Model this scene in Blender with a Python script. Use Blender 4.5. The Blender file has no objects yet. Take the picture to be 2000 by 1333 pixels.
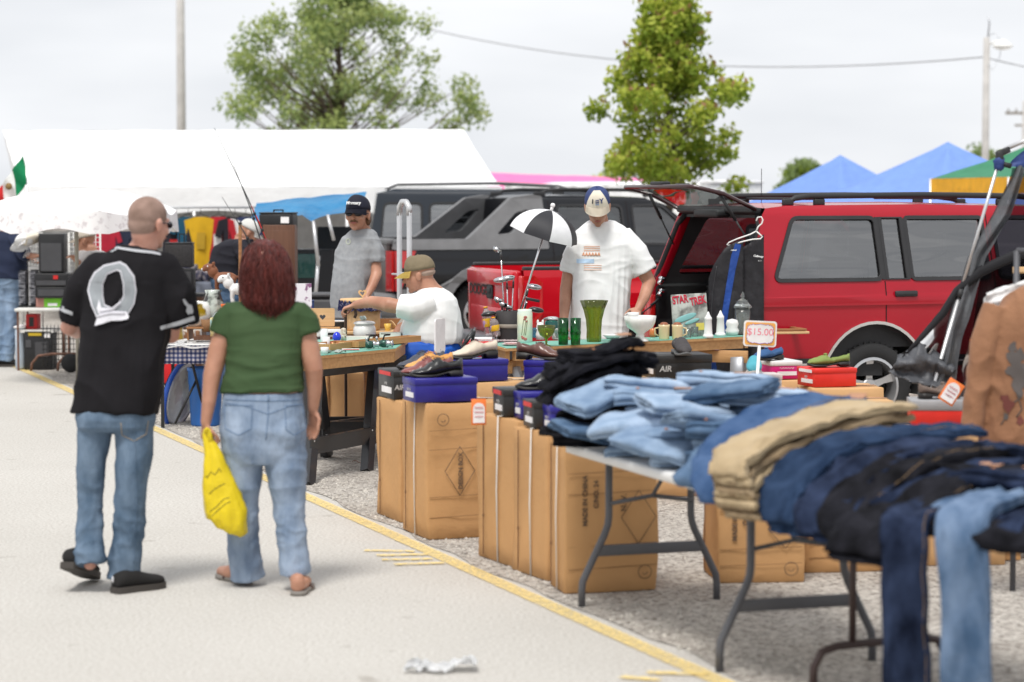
import bpy, bmesh, math, random
from mathutils import Vector, Matrix, noise
V = Vector
PI = math.pi
rad = math.radians
sc = bpy.context.scene
col = sc.collection
random.seed(7)
FPX, CX, CY, CAMH, HZ = 4722.2, 1000.0, 666.5, 1.85, 385.0
PITCH = math.atan((CY - HZ) / FPX)
CAM = V((0, 0, CAMH))
cd = bpy.data.cameras.new('camera')
cam = bpy.data.objects.new('camera', cd)
col.objects.link(cam)
cam.location = CAM
cam.rotation_euler = (PI / 2 - PITCH, 0, 0)
cd.sensor_width = 36
cd.lens = 85
cd.clip_start = 0.1
cd.clip_end = 3000
cd.dof.use_dof = True
cd.dof.focus_distance = 16.8
cd.dof.aperture_fstop = 2.3
sc.camera = cam
SUN_EL, SUN_AZ = 62, 200
w = bpy.data.worlds.new('World')
sc.world = w
w.use_nodes = True
nt = w.node_tree
bg = nt.nodes['Background']
sky = nt.nodes.new('ShaderNodeTexSky')
sky.sky_type = 'NISHITA'
sky.sun_disc = False
sky.sun_elevation = rad(SUN_EL)
sky.sun_rotation = rad(SUN_AZ)
hsv = nt.nodes.new('ShaderNodeHueSaturation')
hsv.inputs['Saturation'].default_value = 0.12
nt.links.new(sky.outputs[0], hsv.inputs['Color'])
tcw = nt.nodes.new('ShaderNodeTexCoord')
mpw = nt.nodes.new('ShaderNodeMapping')
mpw.inputs['Scale'].default_value = (2.2, 2.2, 9)
nzw = nt.nodes.new('ShaderNodeTexNoise')
nzw.inputs['Scale'].default_value = 1.6
nzw.inputs['Detail'].default_value = 4
nt.links.new(tcw.outputs['Generated'], mpw.inputs[0])
nt.links.new(mpw.outputs[0], nzw.inputs['Vector'])
rw = nt.nodes.new('ShaderNodeValToRGB')
rw.color_ramp.elements[0].position = 0.35
rw.color_ramp.elements[0].color = (4.65, 4.82, 5.1, 1)
rw.color_ramp.elements[1].position = 0.68
rw.color_ramp.elements[1].color = (6.2, 6.3, 6.48, 1)
nt.links.new(nzw.outputs[0], rw.inputs[0])
mxw = nt.nodes.new('ShaderNodeMixRGB')
mxw.inputs[0].default_value = 0.9
nt.links.new(hsv.outputs[0], mxw.inputs[1])
nt.links.new(rw.outputs[0], mxw.inputs[2])
nt.links.new(mxw.outputs[0], bg.inputs[0])
bg.inputs[1].default_value = 0.085
sd = bpy.data.lights.new('sun', 'SUN')
sd.energy = 1.5
sd.angle = rad(18)
sd.color = (1, 0.97, 0.92)
sun = bpy.data.objects.new('sun', sd)
col.objects.link(sun)
sun.rotation_euler = (rad(90 - SUN_EL), 0, rad(180 - SUN_AZ))
sc.view_settings.view_transform = 'Standard'
sc.view_settings.look = 'None'
sc.view_settings.exposure = 0.98
sc.view_settings.gamma = 1
sc.cycles.max_bounces = 8
sc.cycles.transparent_max_bounces = 16
_sp, _cp = math.sin(PITCH), math.cos(PITCH)
def ray(px, py):
 a, b = (px - CX) / FPX, -(py - CY) / FPX
 return V((a, _cp + b * _sp, -_sp + b * _cp))
def at(px, py, Y):
 d = ray(px, py)
 return CAM + d * (Y / d.y)
def gr(px, py, z=0.0):
 d = ray(px, py)
 return CAM + d * ((z - CAMH) / d.z)
def rotm(rx=0, ry=0, rz=0):
 return Matrix.Rotation(rz, 3, 'Z') @ Matrix.Rotation(ry, 3, 'Y') @ Matrix.Rotation(rx, 3, 'X')
class MB:
 def __init__(s):
  s.bm = bmesh.new(); s.mi = 0; s.X = None
 def v(s, p):
  p = V(p)
  return s.bm.verts.new(s.X @ p if s.X is not None else p)
 def f(s, vs):
  try:
   f = s.bm.faces.new(vs); f.material_index = s.mi; f.smooth = True
   return f
  except ValueError:
   return None
 def box(s, c, size, R=None, bev=0.0, taper=None, seg=2):
  c = V(c); sx, sy, sz = [k / 2 for k in size]
  pts = []
  for z in (-1, 1):
   t = 1 if (taper is None or z < 0) else taper
   for x, y in ((-1, -1), (1, -1), (1, 1), (-1, 1)):
    p = V((x * sx * t, y * sy * t, z * sz))
    if R is not None: p = R @ p
    pts.append(s.v(c + p))
  fs = [s.f([pts[i] for i in q]) for q in ((3, 2, 1, 0), (4, 5, 6, 7), (0, 1, 5, 4), (1, 2, 6, 5), (2, 3, 7, 6), (3, 0, 4, 7))]
  if bev > 0:
   es = list({e for f in fs for e in f.edges})
   bmesh.ops.bevel(s.bm, geom=es, offset=bev, segments=seg, affect='EDGES', profile=0.5, material=-1)
  else:
   for f in fs: f.smooth = False
  return s
 def loft(s, rings, caps=True, closed=True):
  R = [[s.v(p) for p in r] for r in rings]
  n = len(R[0])
  for a, b in zip(R, R[1:]):
   for i in range(n if closed else n - 1):
    j = (i + 1) % n
    s.f([a[i], a[j], b[j], b[i]])
  if caps and closed:
   s.f(R[0][::-1]); s.f(R[-1])
  return s
 def tube(s, pts, r, n=8, caps=True, flat=1.0, up=None, dome=False):
  pts = [V(p) for p in pts]
  if not hasattr(r, '__len__'): r = [r] * len(pts)
  r = list(r)
  if dome:
   d0 = (pts[0] - pts[1]).normalized(); d1 = (pts[-1] - pts[-2]).normalized()
   a, b = pts[0], pts[-1]; ra, rb = r[0], r[-1]
   pts = [a + d0 * ra * .95, a + d0 * ra * .6] + pts + [b + d1 * rb * .6, b + d1 * rb * .95]
   r = [ra * .35, ra * .8] + r + [rb * .8, rb * .35]
  rings = []
  N = None
  for i, p in enumerate(pts):
   if i == 0: t = pts[1] - pts[0]
   elif i == len(pts) - 1: t = pts[-1] - pts[-2]
   else: t = (pts[i + 1] - p).normalized() + (p - pts[i - 1]).normalized()
   if t.length < 1e-9: t = V((0, 0, 1))
   t.normalize()
   if N is None:
    u = V(up) if up is not None else (V((0, 0, 1)) if abs(t.z) < 0.9 else V((1, 0, 0)))
    N = (u - t * u.dot(t)).normalized()
   else:
    N = (N - t * N.dot(t)).normalized()
   B = t.cross(N)
   rings.append([p + (N * math.cos(2 * PI * k / n) * flat + B * math.sin(2 * PI * k / n)) * r[i] for k in range(n)])
  s.loft(rings, caps)
  return s
 def lathe(s, prof, n=20, c=(0, 0, 0), R=None, wave=0, wn=0, caps=True):
  c = V(c); rings = []
  for r, z in prof:
   ring = []
   for k in range(n):
    a = 2 * PI * k / n
    rr = max(r, 1e-4) * (1 + wave * math.cos(wn * a))
    p = V((rr * math.cos(a), rr * math.sin(a), z))
    ring.append(c + (R @ p if R is not None else p))
   rings.append(ring)
  return s.loft(rings, caps)
 def ell(s, c, r, R=None, nu=14, nv=9):
  rx, ry, rz = r; c = V(c); rings = []
  for i in range(1, nv):
   t = -PI / 2 + PI * i / nv
   ring = []
   for k in range(nu):
    a = 2 * PI * k / nu
    p = V((rx * math.cos(t) * math.cos(a), ry * math.cos(t) * math.sin(a), rz * math.sin(t)))
    ring.append(c + (R @ p if R is not None else p))
   rings.append(ring)
  return s.loft(rings)
 def grid(s, fn, nu, nv, thick=0):
  P = [[s.v(fn(i / nu, j / nv)) for j in range(nv + 1)] for i in range(nu + 1)]
  fs = []
  for i in range(nu):
   for j in range(nv):
    fs.append(s.f([P[i][j], P[i + 1][j], P[i + 1][j + 1], P[i][j + 1]]))
  if thick:
   bmesh.ops.solidify(s.bm, geom=[f for f in fs if f], thickness=thick)
  return s
 def poly(s, outer, holes=(), T=None, depth=0.0, bis=()):
  """flat outline with holes, T maps (x, z) -> 3d; optional depth (extruded along +/-)"""
  cu = bpy.data.curves.new('tmp', 'CURVE'); cu.dimensions = '2D'; cu.fill_mode = 'BOTH' if depth else 'FRONT'
  if depth: cu.extrude = depth / 2
  for pl in [outer] + list(holes):
   sp = cu.splines.new('POLY'); sp.points.add(len(pl) - 1)
   for q, (x, y) in zip(sp.points, pl): q.co = (x, y, 0, 1)
   sp.use_cyclic_u = True
  if not depth: cu.fill_mode = 'BOTH'
  o = bpy.data.objects.new('tmp', cu); col.objects.link(o)
  dg = bpy.context.evaluated_depsgraph_get()
  me = bpy.data.meshes.new_from_object(o.evaluated_get(dg))
  b2 = bmesh.new(); b2.from_mesh(me)
  bmesh.ops.remove_doubles(b2, verts=b2.verts, dist=1e-5)
  for ax, vals in bis:
   for q in vals:
    pc = [0, 0, 0]; pn = [0, 0, 0]; pc[ax] = q; pn[ax] = 1
    bmesh.ops.bisect_plane(b2, geom=b2.verts[:] + b2.edges[:] + b2.faces[:], plane_co=pc, plane_no=pn)
  m = {}
  for vv in b2.verts:
   m[vv] = s.v(T(vv.co.x, vv.co.y, vv.co.z) if T else vv.co)
  for f in b2.faces:
   g = s.f([m[q] for q in f.verts])
   if g: g.smooth = False
  b2.free(); bpy.data.objects.remove(o); bpy.data.curves.remove(cu); bpy.data.meshes.remove(me)
  return s
 def noise(s, amp, scale, seed=0, vs=None):
  for q in (vs or s.bm.verts):
   n = noise.noise_vector(q.co * scale + V((seed * 7.3, seed * 3.1, seed)))
   q.co += n * amp
  return s
MATS = {}
def build(name, b, mat, parent=None, world=False, flat=False, mods=None):
 bm = b.bm
 if world and parent is not None:
  bm.transform(wm(parent).inverted())
 bmesh.ops.recalc_face_normals(bm, faces=bm.faces)
 me = bpy.data.meshes.new(name)
 bm.to_mesh(me); bm.free()
 for m in (mat if isinstance(mat, (list, tuple)) else [mat]): me.materials.append(m)
 if flat:
  for p in me.polygons: p.use_smooth = False
 o = bpy.data.objects.new(name, me); col.objects.link(o)
 if parent is not None: o.parent = parent
 return o
def wm(o):
 m = Matrix.LocRotScale(o.location, o.rotation_euler, o.scale)
 return wm(o.parent) @ m if o.parent else m
def tag(o, label=None, cat=None, group=None, kind=None):
 if label: o['label'] = label
 if cat: o['category'] = cat
 if group: o['group'] = group
 if kind: o['kind'] = kind
 return o
def thing(name, label, cat, loc=(0, 0, 0), rz=0, group=None, rot=None, scale=1):
 o = bpy.data.objects.new(name, None); col.objects.link(o)
 o.empty_display_size = .1
 o.location = loc; o.rotation_euler = rot or (0, 0, rz)
 o.scale = (scale,) * 3
 return tag(o, label, cat, group)
KIDS = {}
def dup(root, loc=None, rz=None, label=None, group=None, rot=None):
 r = root.copy(); col.objects.link(r)
 if loc is not None: r.location = loc
 if rz is not None: r.rotation_euler = (0, 0, rz)
 if rot is not None: r.rotation_euler = rot
 if label: r['label'] = label
 if group: r['group'] = group
 for ch in list(root.children):
  c = ch.copy(); col.objects.link(c); c.parent = r
  for g in ch.children:
   d = g.copy(); col.objects.link(d); d.parent = c
 return r
def weighted(o, ang=35):
 me = o.data
 bm = bmesh.new(); bm.from_mesh(me)
 for e in bm.edges:
  if len(e.link_faces) == 2 and e.calc_face_angle(0) > rad(ang): e.smooth = False
 for f in bm.faces: f.smooth = True
 bm.to_mesh(me); bm.free()
 return o
def fuse(b, voxel=0.008, smooth=2, fac=0.5):
 """voxel-remesh overlapping closed volumes into one skin"""
 bm = b.bm
 bmesh.ops.recalc_face_normals(bm, faces=bm.faces)
 me = bpy.data.meshes.new('tmp'); bm.to_mesh(me); bm.free()
 o = bpy.data.objects.new('tmp', me); col.objects.link(o)
 m = o.modifiers.new('r', 'REMESH'); m.mode = 'VOXEL'; m.voxel_size = voxel
 if smooth:
  k = o.modifiers.new('s', 'SMOOTH'); k.iterations = smooth; k.factor = fac
 dg = bpy.context.evaluated_depsgraph_get()
 me2 = bpy.data.meshes.new_from_object(o.evaluated_get(dg))
 bpy.data.objects.remove(o); bpy.data.meshes.remove(me)
 r = MB(); r.bm.from_mesh(me2); bpy.data.meshes.remove(me2)
 for f in r.bm.faces: f.smooth = True
 return r
def text(name, s, size, mat, parent, M, extrude=0.001, shear=0, bold=0, space=1.0, align='CENTER', sx=1):
 cu = bpy.data.curves.new('tmp', 'FONT'); cu.body = s; cu.size = size; cu.align_x = align; cu.align_y = 'CENTER'
 cu.extrude = extrude; cu.shear = shear; cu.offset = bold; cu.space_character = space
 o = bpy.data.objects.new('tmp', cu); col.objects.link(o)
 dg = bpy.context.evaluated_depsgraph_get()
 me = bpy.data.meshes.new_from_object(o.evaluated_get(dg))
 bpy.data.objects.remove(o); bpy.data.curves.remove(cu)
 me.transform(M @ Matrix.Diagonal((sx, 1, 1, 1)))
 me.materials.clear(); me.materials.append(mat); me.name = name
 r = bpy.data.objects.new(name, me); col.objects.link(r); r.parent = parent
 return r
def frame(o, x, y):
 """4x4 with origin o, x axis, y axis (z = x cross y)"""
 x = V(x).normalized(); y = V(y); y = (y - x * y.dot(x)).normalized(); z = x.cross(y)
 m = Matrix((x, y, z)).transposed().to_4x4(); m.translation = V(o)
 return m
def _nodes(name):
 m = bpy.data.materials.new(name); m.use_nodes = True
 t = m.node_tree; b = t.nodes['Principled BSDF']
 return m, t, b
def pm(name, c, rough=.6, metal=0, var=.12, scale=6, bump=0, bscale=60, c2=None, lo=.4, hi=.6, coat=0, sheen=0, spec=.5, stretch=None, trans=0, ior=1.45, alpha=1, sss=0, detail=4, bump2=0, b2scale=8, dist=0):
 if name in MATS: return MATS[name]
 m, t, b = _nodes(name)
 L = t.links.new
 tc = t.nodes.new('ShaderNodeTexCoord')
 src = tc.outputs['Object']
 if stretch:
  mp = t.nodes.new('ShaderNodeMapping'); mp.inputs['Scale'].default_value = stretch
  L(src, mp.inputs[0]); src = mp.outputs[0]
 n = t.nodes.new('ShaderNodeTexNoise'); n.inputs['Scale'].default_value = scale; n.inputs['Detail'].default_value = detail
 n.inputs['Distortion'].default_value = dist
 L(src, n.inputs['Vector'])
 r = t.nodes.new('ShaderNodeValToRGB')
 c = tuple(c)
 if c2 is None:
  a = tuple(x * (1 - var) for x in c); d = tuple(min(1, x * (1 + var)) for x in c)
  r.color_ramp.elements[0].position = .3; r.color_ramp.elements[1].position = .7
 else:
  a, d = c, tuple(c2)
  r.color_ramp.elements[0].position = lo; r.color_ramp.elements[1].position = hi
 r.color_ramp.elements[0].color = a + (1,); r.color_ramp.elements[1].color = d + (1,)
 L(n.outputs[0], r.inputs[0]); L(r.outputs[0], b.inputs['Base Color'])
 b.inputs['Roughness'].default_value = rough; b.inputs['Metallic'].default_value = metal
 b.inputs['Specular IOR Level'].default_value = spec
 b.inputs['IOR'].default_value = ior
 if coat: b.inputs['Coat Weight'].default_value = coat; b.inputs['Coat Roughness'].default_value = .05
 if sheen: b.inputs['Sheen Weight'].default_value = sheen
 if trans: b.inputs['Transmission Weight'].default_value = trans
 if alpha < 1: b.inputs['Alpha'].default_value = alpha
 if sss: b.inputs['Subsurface Weight'].default_value = sss; b.inputs['Subsurface Radius'].default_value = (.02, .008, .004)
 last = None
 for amt, scl in ((bump2, b2scale), (bump, bscale)):
  if not amt: continue
  n2 = t.nodes.new('ShaderNodeTexNoise'); n2.inputs['Scale'].default_value = scl; n2.inputs['Detail'].default_value = 5
  L(src, n2.inputs['Vector'])
  bp = t.nodes.new('ShaderNodeBump'); bp.inputs['Strength'].default_value = amt; bp.inputs['Distance'].default_value = .3 / scl
  L(n2.outputs[0], bp.inputs['Height'])
  if last: L(last, bp.inputs['Normal'])
  last = bp.outputs[0]
 if last: L(last, b.inputs['Normal'])
 MATS[name] = m
 return m
def glass(name, c, rough=.03, solid=.0, ior=1.5):
 """thin tinted pane: mix of transparent tint and gloss"""
 if name in MATS: return MATS[name]
 m, t, b = _nodes(name)
 t.nodes.remove(b)
 tr = t.nodes.new('ShaderNodeBsdfTransparent'); tr.inputs[0].default_value = tuple(c) + (1,)
 gl = t.nodes.new('ShaderNodeBsdfGlossy'); gl.inputs['Roughness'].default_value = rough
 fr = t.nodes.new('ShaderNodeFresnel'); fr.inputs[0].default_value = ior
 ad = t.nodes.new('ShaderNodeMath'); ad.operation = 'ADD'; ad.inputs[1].default_value = solid; ad.use_clamp = True
 mx = t.nodes.new('ShaderNodeMixShader')
 if rough < .1:
  tc = t.nodes.new('ShaderNodeTexCoord'); mp = t.nodes.new('ShaderNodeMapping'); mp.inputs['Scale'].default_value = (.35, .35, 2.2); n = t.nodes.new('ShaderNodeTexNoise'); n.inputs['Scale'].default_value = 1.3; n.inputs['Detail'].default_value = 2
  bp = t.nodes.new('ShaderNodeBump'); bp.inputs['Strength'].default_value = 1; bp.inputs['Distance'].default_value = .06
  t.links.new(tc.outputs['Object'], mp.inputs[0]); t.links.new(mp.outputs[0], n.inputs['Vector']); t.links.new(n.outputs[0], bp.inputs['Height']); t.links.new(bp.outputs[0], gl.inputs['Normal'])
 t.links.new(fr.outputs[0], ad.inputs[0]); t.links.new(ad.outputs[0], mx.inputs[0])
 t.links.new(tr.outputs[0], mx.inputs[1]); t.links.new(gl.outputs[0], mx.inputs[2])
 t.links.new(mx.outputs[0], t.nodes['Material Output'].inputs[0])
 MATS[name] = m
 return m
def denim(name, c, c2, rough=.9):
 """woven cloth: wash marks plus fine twill bump"""
 if name in MATS: return MATS[name]
 return pm(name, c, rough, 0, c2=c2, lo=.34, hi=.68, scale=7, detail=9, bump=.35, bscale=260, bump2=.6, b2scale=18, spec=.12, stretch=(1.5, 1.5, .7))
def cardboard(name, c):
 if name in MATS: return MATS[name]
 m = pm(name, c, .85, 0, var=.06, scale=2.2, detail=4, bump=.10, bscale=140, bump2=.22, b2scale=4, spec=.2)
 return m
sc.cycles.use_denoising = True
# === GROUND
def ground():
 m, t, b = _nodes('asphalt'); L = t.links.new
 tc = t.nodes.new('ShaderNodeTexCoord')
 n1 = t.nodes.new('ShaderNodeTexNoise'); n1.inputs['Scale'].default_value = .35; n1.inputs['Detail'].default_value = 8; n1.inputs['Roughness'].default_value = .65
 n2 = t.nodes.new('ShaderNodeTexNoise'); n2.inputs['Scale'].default_value = 60; n2.inputs['Detail'].default_value = 4
 n3 = t.nodes.new('ShaderNodeTexVoronoi'); n3.inputs['Scale'].default_value = 70
 for n in (n1, n2, n3): L(tc.outputs['Object'], n.inputs['Vector'])
 r1 = t.nodes.new('ShaderNodeValToRGB'); r1.color_ramp.elements[0].position = .3; r1.color_ramp.elements[1].position = .72
 r1.color_ramp.elements[0].color = (.52, .50, .465, 1); r1.color_ramp.elements[1].color = (.59, .57, .535, 1)
 r2 = t.nodes.new('ShaderNodeValToRGB'); r2.color_ramp.elements[0].position = .32; r2.color_ramp.elements[1].position = .6
 r2.color_ramp.elements[0].color = (.74, .72, .70, 1); r2.color_ramp.elements[1].color = (1, 1, 1, 1)
 mx = t.nodes.new('ShaderNodeMixRGB'); mx.blend_type = 'MULTIPLY'; mx.inputs[0].default_value = 1
 n4 = t.nodes.new('ShaderNodeTexNoise'); n4.inputs['Scale'].default_value = 3.2; n4.inputs['Detail'].default_value = 2; L(tc.outputs['Object'], n4.inputs['Vector'])
 r4 = t.nodes.new('ShaderNodeValToRGB'); r4.color_ramp.elements[0].position = .24; r4.color_ramp.elements[1].position = .31
 r4.color_ramp.elements[0].color = (.72, .7, .68, 1); r4.color_ramp.elements[1].color = (1, 1, 1, 1)
 mx2 = t.nodes.new('ShaderNodeMixRGB'); mx2.blend_type = 'MULTIPLY'; mx2.inputs[0].default_value = 1
 L(n1.outputs[0], r1.inputs[0]); L(n2.outputs[0], r2.inputs[0]); L(r1.outputs[0], mx.inputs[1]); L(r2.outputs[0], mx.inputs[2])
 L(n4.outputs[0], r4.inputs[0]); L(mx.outputs[0], mx2.inputs[1]); L(r4.outputs[0], mx2.inputs[2])
 v5 = t.nodes.new('ShaderNodeTexVoronoi'); v5.feature = 'DISTANCE_TO_EDGE'; v5.inputs['Scale'].default_value = .42; n5 = t.nodes.new('ShaderNodeTexNoise'); n5.inputs['Scale'].default_value = 1.7; n5.inputs['Detail'].default_value = 6
 a5 = t.nodes.new('ShaderNodeMixRGB'); a5.inputs[0].default_value = .28; L(tc.outputs['Object'], n5.inputs['Vector']); L(tc.outputs['Object'], a5.inputs[1]); L(n5.outputs['Color'], a5.inputs[2]); L(a5.outputs[0], v5.inputs['Vector'])
 r5 = t.nodes.new('ShaderNodeValToRGB'); r5.color_ramp.elements[0].position = 0; r5.color_ramp.elements[1].position = .006; r5.color_ramp.elements[0].color = (.985, .985, .985, 1); r5.color_ramp.elements[1].color = (1, 1, 1, 1); L(v5.outputs[0], r5.inputs[0])
 m5 = t.nodes.new('ShaderNodeMixRGB'); m5.blend_type = 'MULTIPLY'; m5.inputs[0].default_value = 1; L(mx2.outputs[0], m5.inputs[1]); L(r5.outputs[0], m5.inputs[2]); L(m5.outputs[0], b.inputs['Base Color'])
 b.inputs['Roughness'].default_value = .95; b.inputs['Specular IOR Level'].default_value = .2
 bp = t.nodes.new('ShaderNodeBump'); bp.inputs['Strength'].default_value = .4; bp.inputs['Distance'].default_value = .003
 L(n3.outputs[0], bp.inputs['Height']); L(bp.outputs[0], b.inputs['Normal'])
 g = MB(); g.grid(lambda u, v: V((-600 + 1200 * u, -20 + 1400 * v, 0)), 4, 4)
 tag(build('ground', g, m), kind='structure')
 m, t, b = _nodes('gravel'); L = t.links.new
 tc = t.nodes.new('ShaderNodeTexCoord')
 vo = t.nodes.new('ShaderNodeTexVoronoi'); vo.inputs['Scale'].default_value = 55
 v2 = t.nodes.new('ShaderNodeTexVoronoi'); v2.inputs['Scale'].default_value = 120
 n1 = t.nodes.new('ShaderNodeTexNoise'); n1.inputs['Scale'].default_value = 1.1; n1.inputs['Detail'].default_value = 6
 for n in (n1, vo, v2): L(tc.outputs['Object'], n.inputs['Vector'])
 r1 = t.nodes.new('ShaderNodeValToRGB')
 e = r1.color_ramp.elements; e[0].position = .0; e[0].color = (.25, .225, .20, 1); e[1].position = 1; e[1].color = (.70, .665, .61, 1)
 k = e.new(.4); k.color = (.50, .46, .42, 1)
 sp = t.nodes.new('ShaderNodeSeparateColor'); L(vo.outputs['Color'], sp.inputs[0]); L(sp.outputs[0], r1.inputs[0])
 r2 = t.nodes.new('ShaderNodeValToRGB'); r2.color_ramp.elements[0].position = .3; r2.color_ramp.elements[1].position = .7
 r2.color_ramp.elements[0].color = (.78, .76, .74, 1); r2.color_ramp.elements[1].color = (1, 1, 1, 1)
 L(n1.outputs[0], r2.inputs[0])
 mx = t.nodes.new('ShaderNodeMixRGB'); mx.blend_type = 'MULTIPLY'; mx.inputs[0].default_value = 1
 L(r1.outputs[0], mx.inputs[1]); L(r2.outputs[0], mx.inputs[2]); L(mx.outputs[0], b.inputs['Base Color'])
 b.inputs['Roughness'].default_value = 1; b.inputs['Specular IOR Level'].default_value = .15
 ma = t.nodes.new('ShaderNodeMath'); ma.operation = 'ADD'; L(vo.outputs[0], ma.inputs[0]); L(v2.outputs[0], ma.inputs[1])
 bp = t.nodes.new('ShaderNodeBump'); bp.invert = True; bp.inputs['Strength'].default_value = 1; bp.inputs['Distance'].default_value = .008
 L(ma.outputs[0], bp.inputs['Height']); L(bp.outputs[0], b.inputs['Normal'])
 A, B = V((-4.95, 25.3, 0)), V((.78, 9.44, 0)); d = (B - A).normalized(); n = V((-d.y, d.x, 0))
 if n.x < 0: n = -n
 g = MB()
 def edge(s): return A + d * (s) + n * (.0 + .09 * noise.noise(V((s * 1.3, 0, 0))) + .05 * noise.noise(V((s * 6, 3, 0))))
 NS = 160
 P = []
 for i in range(NS + 1):
  s = -22 + 46 * i / NS
  a = edge(s)
  P.append((g.v((a.x, a.y, .004)), g.v((a + n * 1).to_tuple()[:2] + (.005,)), g.v((a + n * 30).to_tuple()[:2] + (.005,))))
 for i in range(NS):
  for j in range(2): g.f([P[i][j], P[i + 1][j], P[i + 1][j + 1], P[i][j + 1]])
 tag(build('gravel_ground', g, m), kind='structure')
 rg = random.Random(5); st = MB()
 for i in range(5200):
  s = rg.uniform(2, 19.5); o = abs(rg.gauss(0, .35)) + .02 if i % 3 else rg.uniform(.1, 3.2)
  p = A + d * s + n * o; r = rg.uniform(.005, .013)
  k = rg.random() * 6; st_pts = [(math.cos(k + q * PI * .5) * r * rg.uniform(.7, 1.2), math.sin(k + q * PI * .5) * r * rg.uniform(.7, 1.2)) for q in range(4)]
  base = [st.v((p.x + x, p.y + y, .004)) for x, y in st_pts]; top = st.v((p.x + rg.uniform(-.3, .3) * r, p.y + rg.uniform(-.3, .3) * r, .004 + r * rg.uniform(.6, 1.1)))
  for q in range(4): st.f([base[q], base[(q + 1) % 4], top])
 tag(build('loose_stones', st, pm('stone', (.30, .275, .24), .95, c2=(.62, .58, .52), scale=40, lo=.35, hi=.65)), kind='stuff')
 def worn(name, c, lo, hi, scl):
  m, t, b = _nodes(name); L = t.links.new
  tc = t.nodes.new('ShaderNodeTexCoord'); n = t.nodes.new('ShaderNodeTexNoise'); n.inputs['Scale'].default_value = scl; n.inputs['Detail'].default_value = 10; n.inputs['Roughness'].default_value = .7
  r = t.nodes.new('ShaderNodeValToRGB'); r.color_ramp.elements[0].position = lo; r.color_ramp.elements[1].position = hi
  r.color_ramp.elements[0].color = (1, 1, 1, 1); r.color_ramp.elements[1].color = (0, 0, 0, 1)
  L(tc.outputs['Object'], n.inputs['Vector']); L(n.outputs[0], r.inputs[0]); L(r.outputs[0], b.inputs['Alpha'])
  b.inputs['Base Color'].default_value = c + (1,); b.inputs['Roughness'].default_value = .9; b.inputs['Specular IOR Level'].default_value = .15
  return m
 yl = worn('line_paint', (.82, .63, .26), .38, .70, 60)
 g = MB()
 for i in range(140):
  pass
 P = []
 for i in range(141):
  s = -3 + 23 * i / 140; a = A + d * s
  w0 = -.047 + .006 * noise.noise(V((s * 5, 1, 0))); w1 = .047 + .006 * noise.noise(V((s * 5, 7, 0)))
  P.append([g.v((a + n * (q - .09)).to_tuple()[:2] + (.006,)) for q in (w0, w1)])
 for i in range(140): g.f([P[i][0], P[i + 1][0], P[i + 1][1], P[i][1]])
 tag(build('painted_line', g, yl), kind='structure')
 yf = worn('faded_paint', (.84, .64, .24), .40, .64, 40)
 g = MB()
 for strokes in (((712, 1077), (810, 1079)), ((736, 1087), (835, 1085)), ((746, 1096), (845, 1094)), ((770, 1105), (868, 1102)), ((1212, 1325), (1290, 1332)), ((1262, 1317), (1385, 1320))):
  for (a, b_) in zip(strokes, strokes[1:]):
   p, q = gr(*a), gr(*b_); e = (q - p).normalized() * .0; k = V((-(q - p).y, (q - p).x, 0)).normalized() * .03
   g.f([g.v((z.x, z.y, .0065)) for z in (p - k, q - k, q + k, p + k)])
 for i, v_ in enumerate(g.bm.verts): v_.co.z += (i // 4) * .0004
 tag(build('painted_scrawl', g, yf), kind='structure')
ground()
# === TREES
def leafm(name, c, c2, scale=1.6):
 m = pm(name, c, .6, c2=c2, scale=scale, lo=.35, hi=.65, spec=.3); t = m.node_tree; b = t.nodes['Principled BSDF']
 tr = t.nodes.new('ShaderNodeBsdfTranslucent'); mx = t.nodes.new('ShaderNodeMixShader'); mx.inputs[0].default_value = .42
 t.links.new(b.inputs['Base Color'].links[0].from_socket, tr.inputs[0]); t.links.new(b.outputs[0], mx.inputs[1]); t.links.new(tr.outputs[0], mx.inputs[2]); t.links.new(mx.outputs[0], t.nodes['Material Output'].inputs[0])
 return m
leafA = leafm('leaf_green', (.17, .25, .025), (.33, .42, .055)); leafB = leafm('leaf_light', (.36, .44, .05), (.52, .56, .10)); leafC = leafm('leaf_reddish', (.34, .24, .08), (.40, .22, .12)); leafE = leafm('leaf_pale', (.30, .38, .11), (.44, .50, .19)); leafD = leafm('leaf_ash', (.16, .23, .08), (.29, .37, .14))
bark = pm('bark', (.10, .075, .055), .95, var=.3, scale=9, bump=.6, bscale=25)
def leaf(b, p, s, rg, mi, droop=.5):
 n = V((rg.gauss(0, 1), rg.gauss(0, 1), rg.gauss(0, .7) + droop)).normalized()
 a = n.orthogonal().normalized(); a.rotate(Matrix.Rotation(rg.random() * 6.28, 3, n)); c = n.cross(a)
 b.mi = mi
 b.f([b.v(p - a * s), b.v(p + c * s * .55 - a * s * .1), b.v(p + a * s), b.v(p - c * s * .55 - a * s * .1 + n * s * .1)])
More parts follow.
